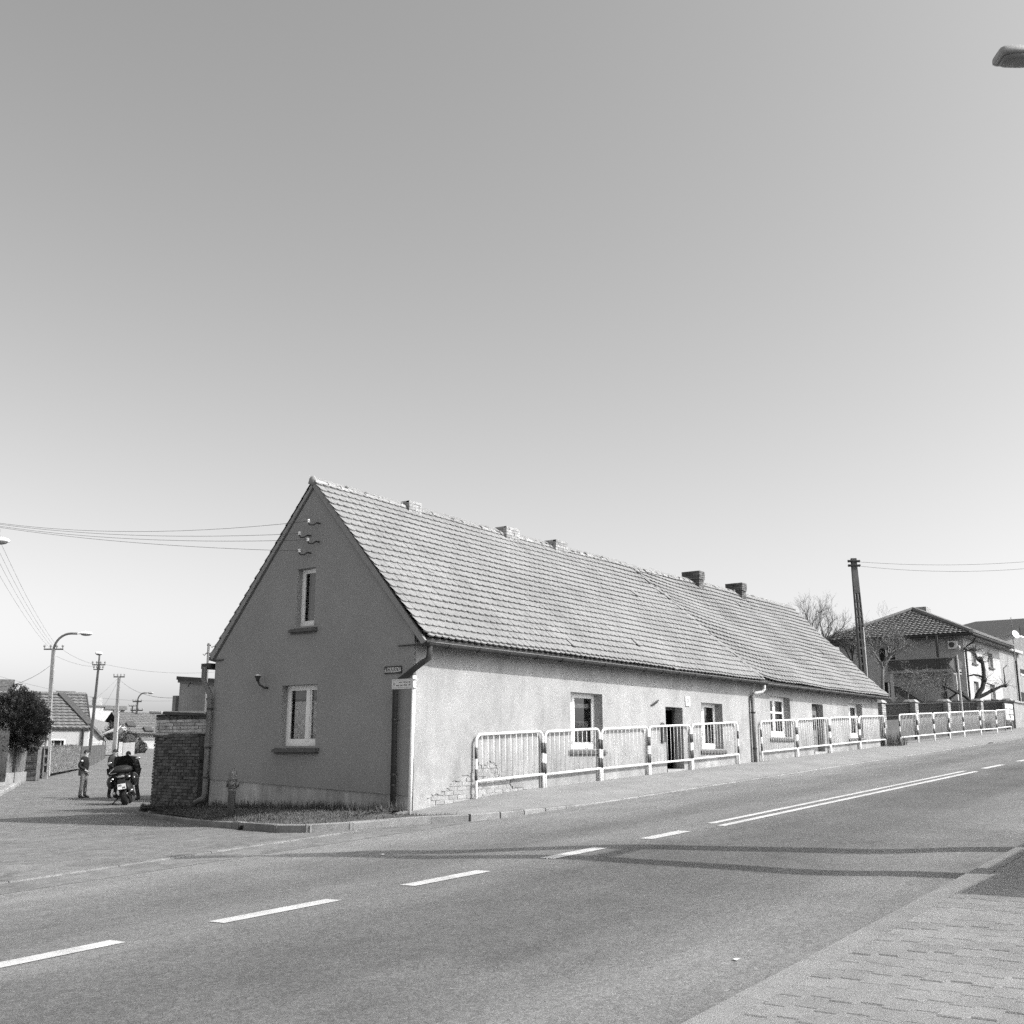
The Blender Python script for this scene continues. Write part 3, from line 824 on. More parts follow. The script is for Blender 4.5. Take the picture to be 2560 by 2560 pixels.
# ridge tiles
x = XV - .02
rt = MB(); n = 6
for a0_, rr in ((0, .125), (.44, .105)):
    for i in range(n + 1):
        t = pi * (i / n) ; rt.v.append((a0_, -cos(t) * rr, sin(t) * rr * .8 - .03))
for i in range(n): rt.f.append((i, i + n + 1, i + n + 2, i + 1))
rt.poly(*[rt.v[i] for i in range(n + 1)])
rtm = rt.mesh('ridge_tile')
while x < 43.4:
    in1 = x < 29.8
    base_z = RIDGE_Z + .0 + (sag1(x, SLEN) if in1 else sag2(x, SLEN) + .02) * .9 + RND.uniform(-.012, .014)
    par = roof1 if in1 else roof2
    o = link('ridge_tile', rtm, 'ridge_tile', par); o.location = V((x, RIDGE_Y, base_z)) - wpos(par)
    o.rotation_euler = (RND.uniform(-.1, .1), RND.uniform(-.03, .03), RND.uniform(-.03, .03))
    x += .40
# moss and mortar lumps along the ridge
mm_ = MB()
for k in range(150):
    x = RND.uniform(16.5, 43); q = RIDGE_Z + .05 + (sag1(x, SLEN) if x < 29.8 else sag2(x, SLEN)) * .9
    r = RND.uniform(.02, .06); mm_.ell((x, RIDGE_Y + RND.uniform(-.08, .03), q + RND.uniform(-.03, .04)), (r * 1.5, r, r * .7), 6, 4)
tag(build(mm_, 'moss', 'ridge_tile', roof1), kind='stuff')
# verge boards / mortar fillets on the gable
def bar(m, a, b, up_, w, n0, n1):     # flat bar between two points in a plane x = const, width w below, x from n0 to n1
    d = (b - a).normalized(); m.hexa([V((n0, a.y, a.z)), V((n1, a.y, a.z)), V((n1, b.y, b.z)), V((n0, b.y, b.z)),
        V((n0, a.y, a.z)) + up_ * w, V((n1, a.y, a.z)) + up_ * w, V((n1, b.y, b.z)) + up_ * w, V((n0, b.y, b.z)) + up_ * w])
E1, RG, E2 = V((0, EAVE_Y - .02, EAVE_Z - .06)), V((0, RIDGE_Y, RIDGE_Z + .06)), V((0, 20.17, 2.13))
dn1, dn2 = -SN, V((0, BD.z, -BD.y))
vb = MB(); bar(vb, E1, RG, dn1, .115, XC - .075, XC - .02)
build(vb, 'verge_board', 'plaster_gable', COT)
vb = MB(); bar(vb, RG, E2, dn2, .115, XC - .075, XC - .02)
build(vb, 'verge_board', 'plaster_gable', COT)
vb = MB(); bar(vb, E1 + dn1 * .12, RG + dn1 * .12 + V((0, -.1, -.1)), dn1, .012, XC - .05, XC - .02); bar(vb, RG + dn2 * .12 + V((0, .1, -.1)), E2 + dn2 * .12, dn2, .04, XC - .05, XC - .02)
build(vb, 'painted_shadow_line', 'sill_dark', COT)  # dark bars standing in for the thin shadow under the verge
build(MB().ell((XC - .07, RIDGE_Y, RIDGE_Z + .02), (.075, .10, .11), 14, 8), 'apex_cap', 'plaster_gable', COT, True)
for y0, y1, zz in ((EAVE_Y + .0, 14.42, 2.045), (19.72, 20.12, 2.03)):
    build(MB().box(XC - .08, XC - .03, y0, y1, zz, zz + .018), 'iron_strap', 'black_iron', COT)
build(MB().hexa([(XC - .06, 20.0, 2.0), (XC + .1, 20.0, 2.0), (XC + .1, 20.22, 2.05), (XC - .06, 20.22, 2.05), (XC - .06, 20.0, 2.14), (XC + .1, 20.0, 2.14), (XC + .1, 20.2, 2.1), (XC - .06, 20.2, 2.1)]), 'eave_board', 'sill_dark', COT)
# gutters
def gutter(par, x0, x1, y, z, r=.075, mat='zinc_dark', axis='x', fall=0.):
    m = MB(); n = 8
    def P(t, i, rr):
        a = pi * i / n; q = (-cos(a) * rr, -sin(a) * rr)
        if axis == 'x': return (lerp(x0, x1, t), y + q[0], z + q[1] + fall * t)
        return (y + q[0], lerp(x0, x1, t), z + q[1])
    ts = frange(0, 1, 24)
    for rr in (r, r - .008): m.grid(lambda t, i: P(t, i, rr), ts, list(range(n + 1)))
    for t in (0, 1): m.poly(*[P(t, i, r) for i in range(n + 1)])
    g = build(m, 'gutter', mat, par, True)
    front = y - r
    if axis == 'x': build(MB().tube([(lerp(x0, x1, t), front + .004, z + .004 + fall * t) for t in ts], .013, 6), 'gutter_bead', 'zinc', g, True)
    k = x0 + .6
    while k < x1:
        t = (k - x0) / (x1 - x0); bm2 = MB()
        bm2.tube([P(t, i, r + .008) for i in range(n + 1)], .011, 4)
        build(bm2, 'bracket', 'zinc_dark', g); k += .98 + RND.uniform(-.08, .08)
    return g
gutter(COT, XV + .02, 32.45, EAVE_Y - .055, 2.085, .08, fall=.05)
gutter(COT2, 32.52, 45.0, EAVE_Y - .05, 2.10, .078, fall=.03)
for x0, x1, par in ((XV + .1, 32.4, COT), (32.5, 44.9, COT2)):
    build(MB().box(x0, x1, EAVE_Y + .01, EAVE_Y + .04, 2.06, 2.19).box(x0, x1, EAVE_Y + .04, WALL, 2.12, 2.14), 'eave_board', 'roof_under', par)
# back gutter end and downpipe at the far corner of the gable
gb = build(MB().box(XC - .1, 30, 20.12, 20.42, 1.86, 1.98), 'gutter', 'black_iron', COT)
def pipe(par, pts, r, mat, clips, mc='black_iron', name='downpipe', clipdir=None):
    p = build(MB().tube(pts, r, 10), name, mat, par, True)
    for c in clips: build(MB().lathe([(r + .012, -.02), (r + .012, .02)], c, 12), 'pipe_clip', mc, p)
    return p
xg = XC - .12
pipe(COT, [(xg, 20.27, 1.9), (xg, 20.27, 1.62), (xg, 20.25, 1.56), (xg, 20.03, 1.28), (xg, 20.0, 1.18), (xg, 20.0, -.9), (xg - .02, 20.02, -1.0), (xg - .1, 20.2, -1.1)], .062, 'zinc', [(xg, 20.0, .95), (xg, 20.0, .1), (xg, 20.0, -.55)])
# downpipe on the street side of the gable
pipe(COT, [(XV + .12, EAVE_Y - .05, 2.02), (XV + .11, EAVE_Y - .03, 1.78), (XV + .05, 13.82, 1.70), (xg, 14.38, 1.33), (xg, 14.42, 1.24), (xg, 14.42, -1.2)], .056, 'zinc_dark', [(xg, 14.42, .62), (xg, 14.42, -.42), (xg, 14.42, -.62)])
# downpipe between the two houses
pm_ = pipe(COT2, [(32.02, WALL - .1, 1.72), (32.02, WALL - .1, -.52)], .062, 'zinc', [(32.02, WALL - .1, 1.2), (32.02, WALL - .1, .1)])
build(MB().tube([(32.42, EAVE_Y - .05, 2.05), (32.42, EAVE_Y - .05, 1.93), (32.36, 13.75, 1.84), (32.12, 13.86, 1.80), (32.05, WALL - .1, 1.74)], .05, 8), 'swan_neck', 'zinc_pale', pm_, True)
build(MB().box(31.93, 32.02, WALL - .2, WALL - .05, -.55, -.42), 'pipe_shoe', 'black_iron', pm_)
# chimneys: brick by brick
def chimney(par, x0, x1, ydep, z0, z1, cap, mat, mort):
    c = build(MB().box(x0 + .012, x1 - .012, RIDGE_Y - ydep / 2 + .012, RIDGE_Y + ydep / 2 - .012, z0, z1 - .01), 'chimney', mort, par)
    m = MB(); z = z0; r_ = 0; bh, bl = .065, .25
    while z < z1 - .02:
        top = z1 - z < cap * .075 + .02 and cap
        e = .035 if top else 0
        for (ax_, p0, p1, fix) in (('x', x0 - e, x1 + e, RIDGE_Y - ydep / 2 - e), ('y', RIDGE_Y - ydep / 2 - e, RIDGE_Y + ydep / 2 + e, x0 - e), ('y2', RIDGE_Y - ydep / 2 - e, RIDGE_Y + ydep / 2 + e, x1 + e)):
            q = p0 - (bl / 2 if r_ % 2 else 0)
            while q < p1 - .02:
                a, b = max(q, p0), min(q + bl - .012, p1); j = RND.uniform(-.004, .006)
                if b - a > .04 and RND.random() > .02:
                    if ax_ == 'x': m.box(a, b, fix - j, fix + .1, z, z + bh)
                    elif ax_ == 'y': m.box(fix - j, fix + .1, a + .101 * (a == p0), b, z, z + bh)
                    else: m.box(fix - .1, fix + j, a + .101 * (a == p0), b, z, z + bh)
                q += bl
        z += .075; r_ += 1
    tag(build(m, 'chimney_bricks', mat, c), kind='stuff')
    build(MB().box(x0 - .0, x1 + .0, RIDGE_Y - ydep / 2, RIDGE_Y + ydep / 2, z1 - .012, z1 + .025), 'chimney_top', mort, c)
    return c
chimney(COT, 19.05, 19.5, .38, 5.4, 5.885, 0, 'brick_pale', 'mortar')
chimney(COT, 23.0, 23.6, .40, 5.35, 5.93, 0, 'brick_pale', 'mortar')
chimney(COT, 25.4, 26.0, .40, 5.3, 5.93, 0, 'brick_pale', 'mortar')
chimney(COT2, 34.32, 34.68, .62, 5.2, 6.2, 4, 'brick_chimney', 'mortar_dark')
c5 = chimney(COT2, 37.92, 38.28, .62, 5.0, 6.24, 4, 'brick_chimney', 'mortar_dark')
build(MB().hexa([(38.28, RIDGE_Y - .3, 5.3), (38.68, RIDGE_Y - .5, 5.32), (38.73, RIDGE_Y - .55, 5.29), (38.28, RIDGE_Y - .55, 5.2), (38.28, RIDGE_Y - .3, 5.75), (38.38, RIDGE_Y - .35, 5.5), (38.68, RIDGE_Y - .6, 5.3), (38.26, RIDGE_Y - .36, 5.6)]), 'flashing', 'zinc_dark', c5)
# wall lamp, insulators, number plate, meter box on the walls
wl = thing('wall_lamp', 'small old wall lamp on the grey gable, left of its lower window', 'lamp', (XC - .05, 18.3, 1.5))
build(MB().tube([(XC - .04, 18.2, 1.36), (XC - .12, 18.22, 1.36), (XC - .2, 18.28, 1.42), (XC - .22, 18.32, 1.50)], .024, 8), 'arm', 'zinc_dark', wl, True)
build(MB().lathe([(.034, 1.50), (.038, 1.54), (.068, 1.60), (.064, 1.615)], (XC - .22, 18.33, 0), 14), 'lamp_cup', 'zinc_dark', wl, True)
build(MB().ell((XC - .22, 18.33, 1.618), (.058, .058, .03), 12, 6), 'globe', 'lamp_white', wl, True)
INS = [atx(771.8, 1303, XC - .25), atx(748.5, 1334, XC - .25), atx(770, 1349.5, XC - .25), atx(748.5, 1377.4, XC - .25)]
for k, p in enumerate(INS):
    h = build(MB().tube([p + V((.24, -.13, -.03)), p + V((.12, -.12, -.03)), p + V((.05, -.1, -.085)), p + V((.0, -.035, -.085)), p + V((0, 0, -.04)), p + V((0, 0, .02))], .017, 6), 'insulator_bracket', 'black_iron', COT, True)
    build(MB().lathe([(.013, .045), (.03, .035), (.033, .012), (.02, 0), (.034, -.02), (.03, -.032)], p, 10), 'insulator', 'porcelain', h, True)
np_ = thing('house_number_plate', 'small square white number plate between the first door and window', 'number plate', (27.8, WALL - .02, 1.38))
q = aty(1719, 1753, WALL - .02)
build(MB().box(q.x - .13, q.x + .13, WALL - .03, WALL - .002, q.z - .13, q.z + .13), 'plate', 'notice_paper', np_)
NPQ = q.copy()
hook = thing('flag_holder', 'small dark forked bracket fixed to the white wall above the railing', 'bracket', aty(1635, 1755, WALL))
q = aty(1632, 1757, WALL)
build(MB().tube([q + V((-.12, -.02, -.07)), q + V((.1, -.12, .07))], .02, 6).tube([q + V((-.05, -.04, -.05)), q + V((.14, -.06, .02))], .02, 6), 'fork', 'black_iron', hook)
q = aty(1655, 1827, WALL)
mb_ = thing('mail_box', 'dark narrow rounded letter box on the wall left of the first door', 'letter box', (q.x, WALL - .1, q.z - .2))
build(MB().box(q.x - .12, q.x + .12, WALL - .05, WALL, q.z - .3, q.z + .12).ell((q.x, WALL - .02, q.z + .12), (.12, .04, .1)), 'box', 'black_iron', mb_)
build(MB().box(q.x + .15, q.x + .2, WALL - .045, WALL, q.z - .1, q.z + .12), 'latch', 'black_iron', mb_)

# ================================================================== STREET FURNITURE
# --- pedestrian railings: panels of white tube with dark bands on the posts
def railing_proto(L, nbars, H=1.22, slope=.041):
    r = thing('railing_panel', None, None, (0, 0, 0))
    sl = lambda x, z: (x, 0, z + slope * x)
    R = .16; pts = [sl(.03, -.35), sl(.03, .3), sl(.03, H - R)]
    for k in range(1, 6):
        a = pi / 2 * k / 6; pts.append(sl(.03 + R * (1 - cos(a)), H - R + R * sin(a)))
    pts += [sl(.03 + R, H), sl(L / 2, H), sl(L - .03 - R, H)]
    for k in range(1, 6):
        a = pi / 2 * (1 - k / 6); pts.append(sl(L - .03 - R * (1 - cos(a)), H - R + R * sin(a)))
    pts += [sl(L - .03, H - R), sl(L - .03, .3), sl(L - .03, -.35)]
    build(MB().tube(pts, .029, 10), 'frame', 'white_steel', r, True, local=True)
    build(MB().tube([sl(.03, .28), sl(L - .03, .28)], .027, 8), 'bottom_rail', 'white_steel', r, True, local=True)
    bar_m = MB().tube([(0, 0, 0), (0, 0, H - .28)], .0062, 6).mesh('bar', smooth=True)
    for i in range(nbars):
        x = .03 + (L - .06) * (i + 1) / (nbars + 1)
        top = H - (max(0, R - (x - .03)) + max(0, R - (L - .03 - x))) ** 2 * 2
        o = link('bar', bar_m, 'white_steel', r); o.location = sl(x, .28); o.scale = (1, 1, (top - .28) / (H - .28))
    for x in (.03, L - .03):
        for z0, z1 in ((.745, .975), (.30, .525)):
            j = RND.uniform(-.015, .015)
            build(MB().tube([sl(x, z0 + j), sl(x, z1 + j)], .0303, 10), 'dark_band', 'dark_band', r, True, local=True)
    return r
def rail_y(x): return WALL - .085 if x < 46 else WALL - .085 - .02 * (x - 46)
def posts_at(pp, Y=None):
    out = []
    for a, b in pp:
        x = aty(a, b, WALL - .085).x
        for _ in range(8): x = aty(a, b, rail_y(x)).x
        out.append(x)
    return out
RAILS = [
 (posts_at([(1187.8, 2008.4), (1362, 1972), (1504, 1954), (1625, 1940), (1732, 1925), (1850, 1913)]), 'front', ['first railing panel from the sign post, before the bare brick patch', 'second railing panel, in front of the near front window', 'third railing panel, between the near window and the first door', 'fourth railing panel, in front of the first dark doorway', 'fifth railing panel, just left of the middle downpipe']),
 (posts_at([(1905.8, 1908.4), (1996, 1897.6), (2078.4, 1886.9), (2152.5, 1877.3), (2216, 1870)]), 'middle', ['railing panel just right of the middle downpipe', 'railing panel in front of the second, narrow doorway', 'railing panel before the last window of the far cottage', 'railing panel at the far corner of the cottage row']),
 (posts_at([(2252, 1864.7), (2297, 1858.5), (2338, 1853.9), (2376.2, 1847.7), (2411.9, 1844.5), (2453.8, 1839.9), (2494.2, 1835.2), (2529.9, 1832.1)]), 'far', ['first railing panel past the cottages, beside the garden gap', 'second railing panel past the cottages, before the yard wall', 'third railing panel past the cottages, before the yard wall', 'fourth railing panel past the cottages, left of the sign pole', 'fifth railing panel past the cottages, right of the sign pole', 'sixth railing panel past the cottages, below the pollarded tree', 'last railing panel up the hill, in front of the notice board'])]
protos = {}
for posts, gname, labels in RAILS:
    for (a, b), lab in zip(zip(posts, posts[1:]), labels):
        L = b - a - .02
        key = 'long' if L > 2.78 else 'short'
        if key not in protos:
            protos[key] = railing_proto(2.92 if key == 'long' else 2.38, 14 if key == 'long' else 11); o = protos[key]
        else: o = copy_tree(protos[key])
        y = rail_y(a); tilt = RND.uniform(-.012, .012)
        o.location = (a, y, zpav(a, 13.8) + (.06 if a < 18 else 0)); o.rotation_euler = (RND.uniform(-.008, .008), tilt * .5, 0 if a < 44.5 else -.02)
        o.scale = (L / (2.92 if key == 'long' else 2.38), 1, 1)
        tag(o, lab, 'railing', 'white pedestrian railing panels along the pavement')

# --- sign post at the corner
sp_p = ground_at(1023, 2038, lambda x, y: zs(x) - .03)
post = thing('direction_sign', 'white post with a small white direction board in front of the cottage corner', 'sign', sp_p)
top = sp_p + V((.06, 0, 2.36)); tp = px(top)
build(MB().tube([sp_p - V((0, 0, .2)), top], .034, 10), 'post', 'white_steel', post, True)
ddir = V((.04, 1, 0)).normalized(); dn = V((-1, .04, 0)).normalized()
bl, bh = .50, .172
c0 = top + V((0, 0, -.02)); SB = (c0 + dn * .036, ddir, dn)
bd = build(MB().obox(SB, -.02, bl, -.012, .006, -.03 - bh, -.03), 'board', 'sign_white', post)
build(MB().obox(SB, .03, bl - .03, .006, .0075, -.052, -.047).obox(SB, .03, bl - .03, .006, .0075, -.03 - bh + .02, -.03 - bh + .025).obox(SB, .03, .035, .006, .0075, -.03 - bh + .025, -.052).obox(SB, bl - .035, bl - .03, .006, .0075, -.03 - bh + .025, -.052), 'board_border', 'steel_grey', bd)
for (a0, a1, z0, z1) in ((.25, .33, -.098, -.075), (.17, .235, -.098, -.075), (.12, .16, -.104, -.082), (.33, .40, -.152, -.13), (.235, .31, -.152, -.13), (.13, .22, -.150, -.128), (.06, .095, -.105, -.075), (.055, .1, -.15, -.122)):
    n_ = max(2, int((a1 - a0) / .018))
    mk = MB()
    for i in range(n_): mk.obox(SB, a0 + (a1 - a0) * i / n_, a0 + (a1 - a0) * (i + .72) / n_, .006, .008, z0 + RND.uniform(0, .006), z1 - RND.uniform(0, .004))
    build(mk, 'small_lettering', 'sign_back', bd)
mk = MB(); ar = bl - .055
mk.poly(SB[0] + ddir * (ar + .02) + dn * .008 + V((0, 0, -.115)), SB[0] + ddir * (ar - .015) + dn * .008 + V((0, 0, -.085)), SB[0] + ddir * (ar - .015) + dn * .008 + V((0, 0, -.145)))
build(mk, 'arrow', 'steel_grey', bd)
for z in (-.045, -.03 - bh + .01):
    build(MB().obox((c0, ddir, dn), -.05, .05, -.04, .04, z - .006, z + .006), 'clamp', 'galv', post)
# --- street name plate on the gable
pl0, pl1, pz0, pz1 = 14.42, 14.86, 1.49, 1.68
q1, q2 = atx(961, 1684, XC - .05), atx(1004, 1681, XC - .05)
pl0, pl1 = q2.y, q1.y; pz0, pz1 = atx(1004, 1683, XC - .05).z, atx(1004, 1664, XC - .05).z
plate = thing('street_name_plate', 'dark street name plate on the grey gable beside the downpipe', 'street sign', (XC - .05, (pl0 + pl1) / 2, pz0))
build(MB().box(XC - .055, XC - .036, pl0, pl1, pz0, pz1), 'plate', 'sign_dark', plate)
def text_mesh(par, body, org, A, N, size, mat, width=None, height=None):
    c = bpy.data.curves.new('tmp', 'FONT'); c.body = body; c.size = size; c.align_x = 'CENTER'; c.align_y = 'CENTER'; c.extrude = .001
    o = bpy.data.objects.new('tmp', c); COL.objects.link(o)
    dg = bpy.context.evaluated_depsgraph_get(); me = bpy.data.meshes.new_from_object(o.evaluated_get(dg))
    bpy.data.objects.remove(o)
    xs = [v.co.x for v in me.vertices]; ys = [v.co.y for v in me.vertices]
    kx = width / (max(xs) - min(xs)) if width else 1; ky = height / (max(ys) - min(ys)) if height else kx
    mx, my = (max(xs) + min(xs)) / 2, (max(ys) + min(ys)) / 2
    off = wpos(par)
    for v in me.vertices:
        v.co = org + A * ((v.co.x - mx) * kx) + V((0, 0, 1)) * ((v.co.y - my) * ky) + N * (v.co.z + .002) - off
    me.materials.clear(); me.name = 'lettering'
    return link('lettering', me, mat, par)
text_mesh(plate, "ul. STRZELECKA", V((XC - .056, (pl0 + pl1) / 2, (pz0 + pz1) / 2)), V((0, -1, 0)), V((-1, 0, 0)), .1, 'white_frame', (pl1 - pl0) * .94, (pz1 - pz0) * .62)
text_mesh(np_, "38", V((NPQ.x, WALL - .031, NPQ.z)), V((1, 0, 0)), V((0, -1, 0)), .1, 'sign_dark', .15, .12)
# --- hydrant
hp = ground_at(577.5, 2029, lambda x, y: -1.18)
H = thing('fire_hydrant', 'old pillar fire hydrant in the grass at the left end of the gable', 'hydrant', hp)
z0 = hp.z
build(MB().lathe([(.075, -.1), (.075, .40), (.09, .41), (.09, .44), (.07, .45)], hp, 16), 'pillar', 'hydrant_paint', H, True)
build(MB().lathe([(.07, .45), (.095, .47), (.1, .56), (.085, .62), (.1, .63), (.1, .66), (.085, .67), (.085, .74), (.07, .79), (.03, .81), (.03, .86), (.018, .86)], hp, 16), 'head', 'hydrant_paint', H, True)
for s, dd in ((-1, RT * -1), (1, RT)):
    e = hp + V((0, 0, .54))
    build(MB().tube([e, e + dd * .09 - FW * .02], .05, 10).tube([e + dd * .09 - FW * .02, e + dd * .125 - FW * .03], .06, 8), 'outlet', 'hydrant_paint', H, True)
build(MB().tube([hp + V((0, 0, .55)) - FW * .06, hp + V((0, 0, .55)) - FW * .12], .055, 12), 'cap', 'hydrant_paint', H, True)
# --- paper scraps on the carriageway
for a, b, lab in ((1842, 2400, 'small crumpled white paper scrap on the asphalt near the pavers'), (957, 2137, 'tiny white litter scrap lying in the shadow on the road')):
    p = ground_at(a, b, lambda x, y: zr(x, max(min(y, KF), KN)) + .004)
    m = MB(); n = 7
    i = m.vert(p + V((0, 0, .014)), *[p + V((cos(t) * .026 * RND.uniform(.6, 1.1), sin(t) * .026 * RND.uniform(.6, 1.1), RND.uniform(.002, .012))) for t in [2 * pi * k / n for k in range(n)]])
    for k in range(n): m.f.append((i, i + 1 + k, i + 1 + (k + 1) % n))
    tag(build(m, 'paper_scrap', 'notice_paper'), lab, 'litter')

# ================================================================== POLES, LAMPS, WIRES
def sag_wire(name, a, b, sag, r, label, group=None):
    pts = [a.lerp(b, t) - V((0, 0, sag * 4 * t * (1 - t))) for t in frange(0, 1, 16)]
    o = tag(build(MB().tube(pts, r, 4), name, 'wire'), label, 'wire', group); return o
def lamp_head(par, p, d, L=.75, w=.16, shell='lamp_white'):
    """cobra lantern: p = neck, d = horizontal direction"""
    s = V((-d.y, d.x, 0)); m = MB()
    secs = [(0, .05, .05), (.18, .6, .65), (.55, 1, 1), (.85, .8, .75), (1, .25, .3)]
    n = 10
    for t, ww, hh in secs:
        for k in range(n):
            a = 2 * pi * k / n; m.v.append(tuple(p + d * (t * L) + s * (cos(a) * w * ww) + V((0, 0, max(0, sin(a)) * .13 * hh + min(0, sin(a)) * .03))))
    for i in range(len(secs) - 1):
        for k in range(n): m.f.append((i * n + k, i * n + (k + 1) % n, (i + 1) * n + (k + 1) % n, (i + 1) * n + k))
    m.f.append(tuple(range(n))); m.f.append(tuple((len(secs) - 1) * n + k for k in range(n)))
    l = build(m, 'lantern', shell, par, True)
    b = MB().ell(p + d * (.58 * L) - V((0, 0, .03)), (1, 1, 1), 12, 6)
    b.v = [tuple(p + d * (.58 * L) - V((0, 0, .035)) + d * ((V(q) - (p + d * (.58 * L) - V((0, 0, .03)))).x * .36 * L) + s * ((V(q) - (p + d * (.58 * L) - V((0, 0, .03)))).y * w * .8) + V((0, 0, (V(q) - (p + d * (.58 * L) - V((0, 0, .03)))).z * .07))) for q in b.v]
    build(b, 'lamp_bowl', 'lamp_bowl', l, True)
    return l
def pole(name, label, base, top, w0, w1, mat, lattice=None, cat='pole', group=None):
    """tapered square pole; lattice=(t0,t1,n): windows through it"""
    P = thing(name, label, cat, base, group)
    ax = (top - base)
    s = RT; f = FW
    def ring(t, w, ww=None):
        c = base + ax * t; ww = ww or w
        return [c - s * w - f * ww, c + s * w - f * ww, c + s * w + f * ww, c - s * w + f * ww]
    W = lambda t: lerp(w0, w1, t)
    m = MB()
    if not lattice:
        m.hexa(ring(-.03, W(0), W(0) * .7) + ring(1, W(1), W(1) * .7))
    else:
        t0, t1, n, cols = lattice
        if t0 > 0: m.hexa(ring(-.03, W(0), W(0) * .7) + ring(t0, W(t0), W(t0) * .7))
        m.hexa(ring(t1, W(t1), W(t1) * .7) + ring(1, W(1), W(1) * .7))
        for q in ([-1, 1] if cols == 1 else [-1, 0, 1]):      # stiles
            def sr(t):
                c = base + ax * t + s * (q * W(t) * (.86 if q else 0)); h = W(t) * (.14 if q else .2); d = W(t) * .7
                return [c - s * h - f * d, c + s * h - f * d, c + s * h + f * d, c - s * h + f * d]
            m.hexa(sr(t0) + sr(t1))
        for i in range(n):                                     # rungs
            t = lerp(t0, t1, i / n); e = (t1 - t0) / n * .14
            m.hexa(ring(t - e, W(t) * .96, W(t) * .66) + ring(t + e, W(t) * .96, W(t) * .66))
    build(m, 'shaft', mat, P)
    return P
def cross_arm(P, c, half, r=.03, n=4, hook=True):
    a = build(MB().obox((c, RT, FW), -half, half, -r, r, -r, r), 'cross_arm', 'black_iron', P)
    for i in range(n):
        q = c + RT * lerp(-half * .95, half * .95, i / (n - 1))
        build(MB().tube([q, q + V((0, 0, .1))], .018, 5).lathe([(.05, .1), (.06, .15), (.04, .2), (.02, .22)], q, 8), 'insulator', 'steel_grey', a)
    return a
def arm_pts(p, d, reach, rise):
    return [p] + [p + d * (reach * (1 - cos(pi / 2 * k / 8))) + V((0, 0, rise * sin(pi / 2 * k / 8))) for k in range(1, 9)] + [p + d * (reach * 1.35) + V((0, 0, rise))]
RD = (RT * .98 + FW * .2).normalized()
# pole 1
b1, t1 = atd(113, 1940, 52), atd(134, 1622, 52)
P1 = pole('lamp_pole', 'latticed concrete lamp pole with curved arm beside the hedge on the left', b1, t1, .115, .072, 'pole_concrete', (.02, .62, 9, 1), 'street lamp', 'poles down the side street')
ca1 = t1 - V((0, 0, .02)); cross_arm(P1, ca1, .46)
ap = arm_pts(t1 - V((0, 0, .1)), RD, .75, .85); build(MB().tube(ap, .055, 8), 'lamp_arm', 'pole_dark', P1, True)
lamp_head(P1, ap[-1], RD, .7, .15)
build(MB().tube([b1 + RT * .19, lerp(b1, t1, .45) + RT * .15], .025, 6), 'conduit', 'galv', P1)
# pole 2
b2, t2 = atd(224, 1880, 64), atd(247, 1660, 64)
P2 = pole('lamp_pole', 'slim dark lamp pole rising behind the man standing on the left', b2, t2, .085, .055, 'pole_dark', None, 'street lamp', 'poles down the side street')
cross_arm(P2, t2 - V((0, 0, .05)), .38, .03); cross_arm(P2, t2 - V((0, 0, .32)), .28, .025)
build(MB().tube([t2, atd(249, 1636, 64)], .05, 8), 'lamp_arm', 'pole_dark', P2); lamp_head(P2, atd(247, 1634, 64) - FW * .4, FW, .7, .2)
# pole 3
b3, t3 = atd(285, 1880, 76), atd(298, 1690, 76)
P3 = pole('utility_pole', 'tall pale utility pole standing left of the motorcycle, carrying wires', b3, t3, .125, .085, 'pole_concrete', None, 'pole', 'poles down the side street')
cross_arm(P3, t3 - V((0, 0, .06)), .38, .04)
build(MB().tube([b3 + RT * .16, lerp(b3, t3, .5) + RT * .14], .04, 6), 'conduit', 'zinc_pale', P3)
# pole 4 / 5 far
b4, t4 = atd(334, 1876, 100), atd(344, 1753, 100)
P4 = pole('lamp_pole', 'far dark lamp pole with several cross arms above the motorcycle', b4, t4, .10, .07, 'pole_dark', None, 'street lamp', 'poles down the side street')
for k, (yy, hh) in enumerate(((1754, .4), (1776, .55), (1796, .5))): cross_arm(P4, atd(343 - k * 1.3, yy, 100), hh, .05)
ap = arm_pts(t4, RD, .55, .75); build(MB().tube(ap, .06, 8), 'lamp_arm', 'pole_dark', P4, True); lamp_head(P4, ap[-1], RD, .6, .15, 'lamp_shell')
b5, t5 = atd(330, 1866, 122), atd(331, 1765, 122)
P5 = pole('utility_pole', 'farthest thin pole above the grey roof at the street end', b5, t5, .10, .07, 'pole_dark', None, 'pole', 'poles down the side street'); cross_arm(P5, t5, .4, .04)
# pole outside the frame on the left; its lantern just shows
b6 = V((-1.0, 27.5, -1.45)); t6 = atd(-80, 1330, 30)
b6 = V((t6.x, t6.y, -1.5))
P6 = pole('lamp_pole', 'street lamp at the left edge of the picture, only its lantern tip showing', b6, t6, .14, .09, 'pole_concrete', None, 'street lamp')
build(MB().tube([t6, atd(-40, 1348, 30)], .05, 8), 'lamp_arm', 'pole_dark', P6, True)
lamp_head(P6, atd(-42, 1351, 30), (RT * .98 + FW * .2).normalized(), .70, .16)
cross_arm(P6, t6 - V((0, 0, .1)), .9)
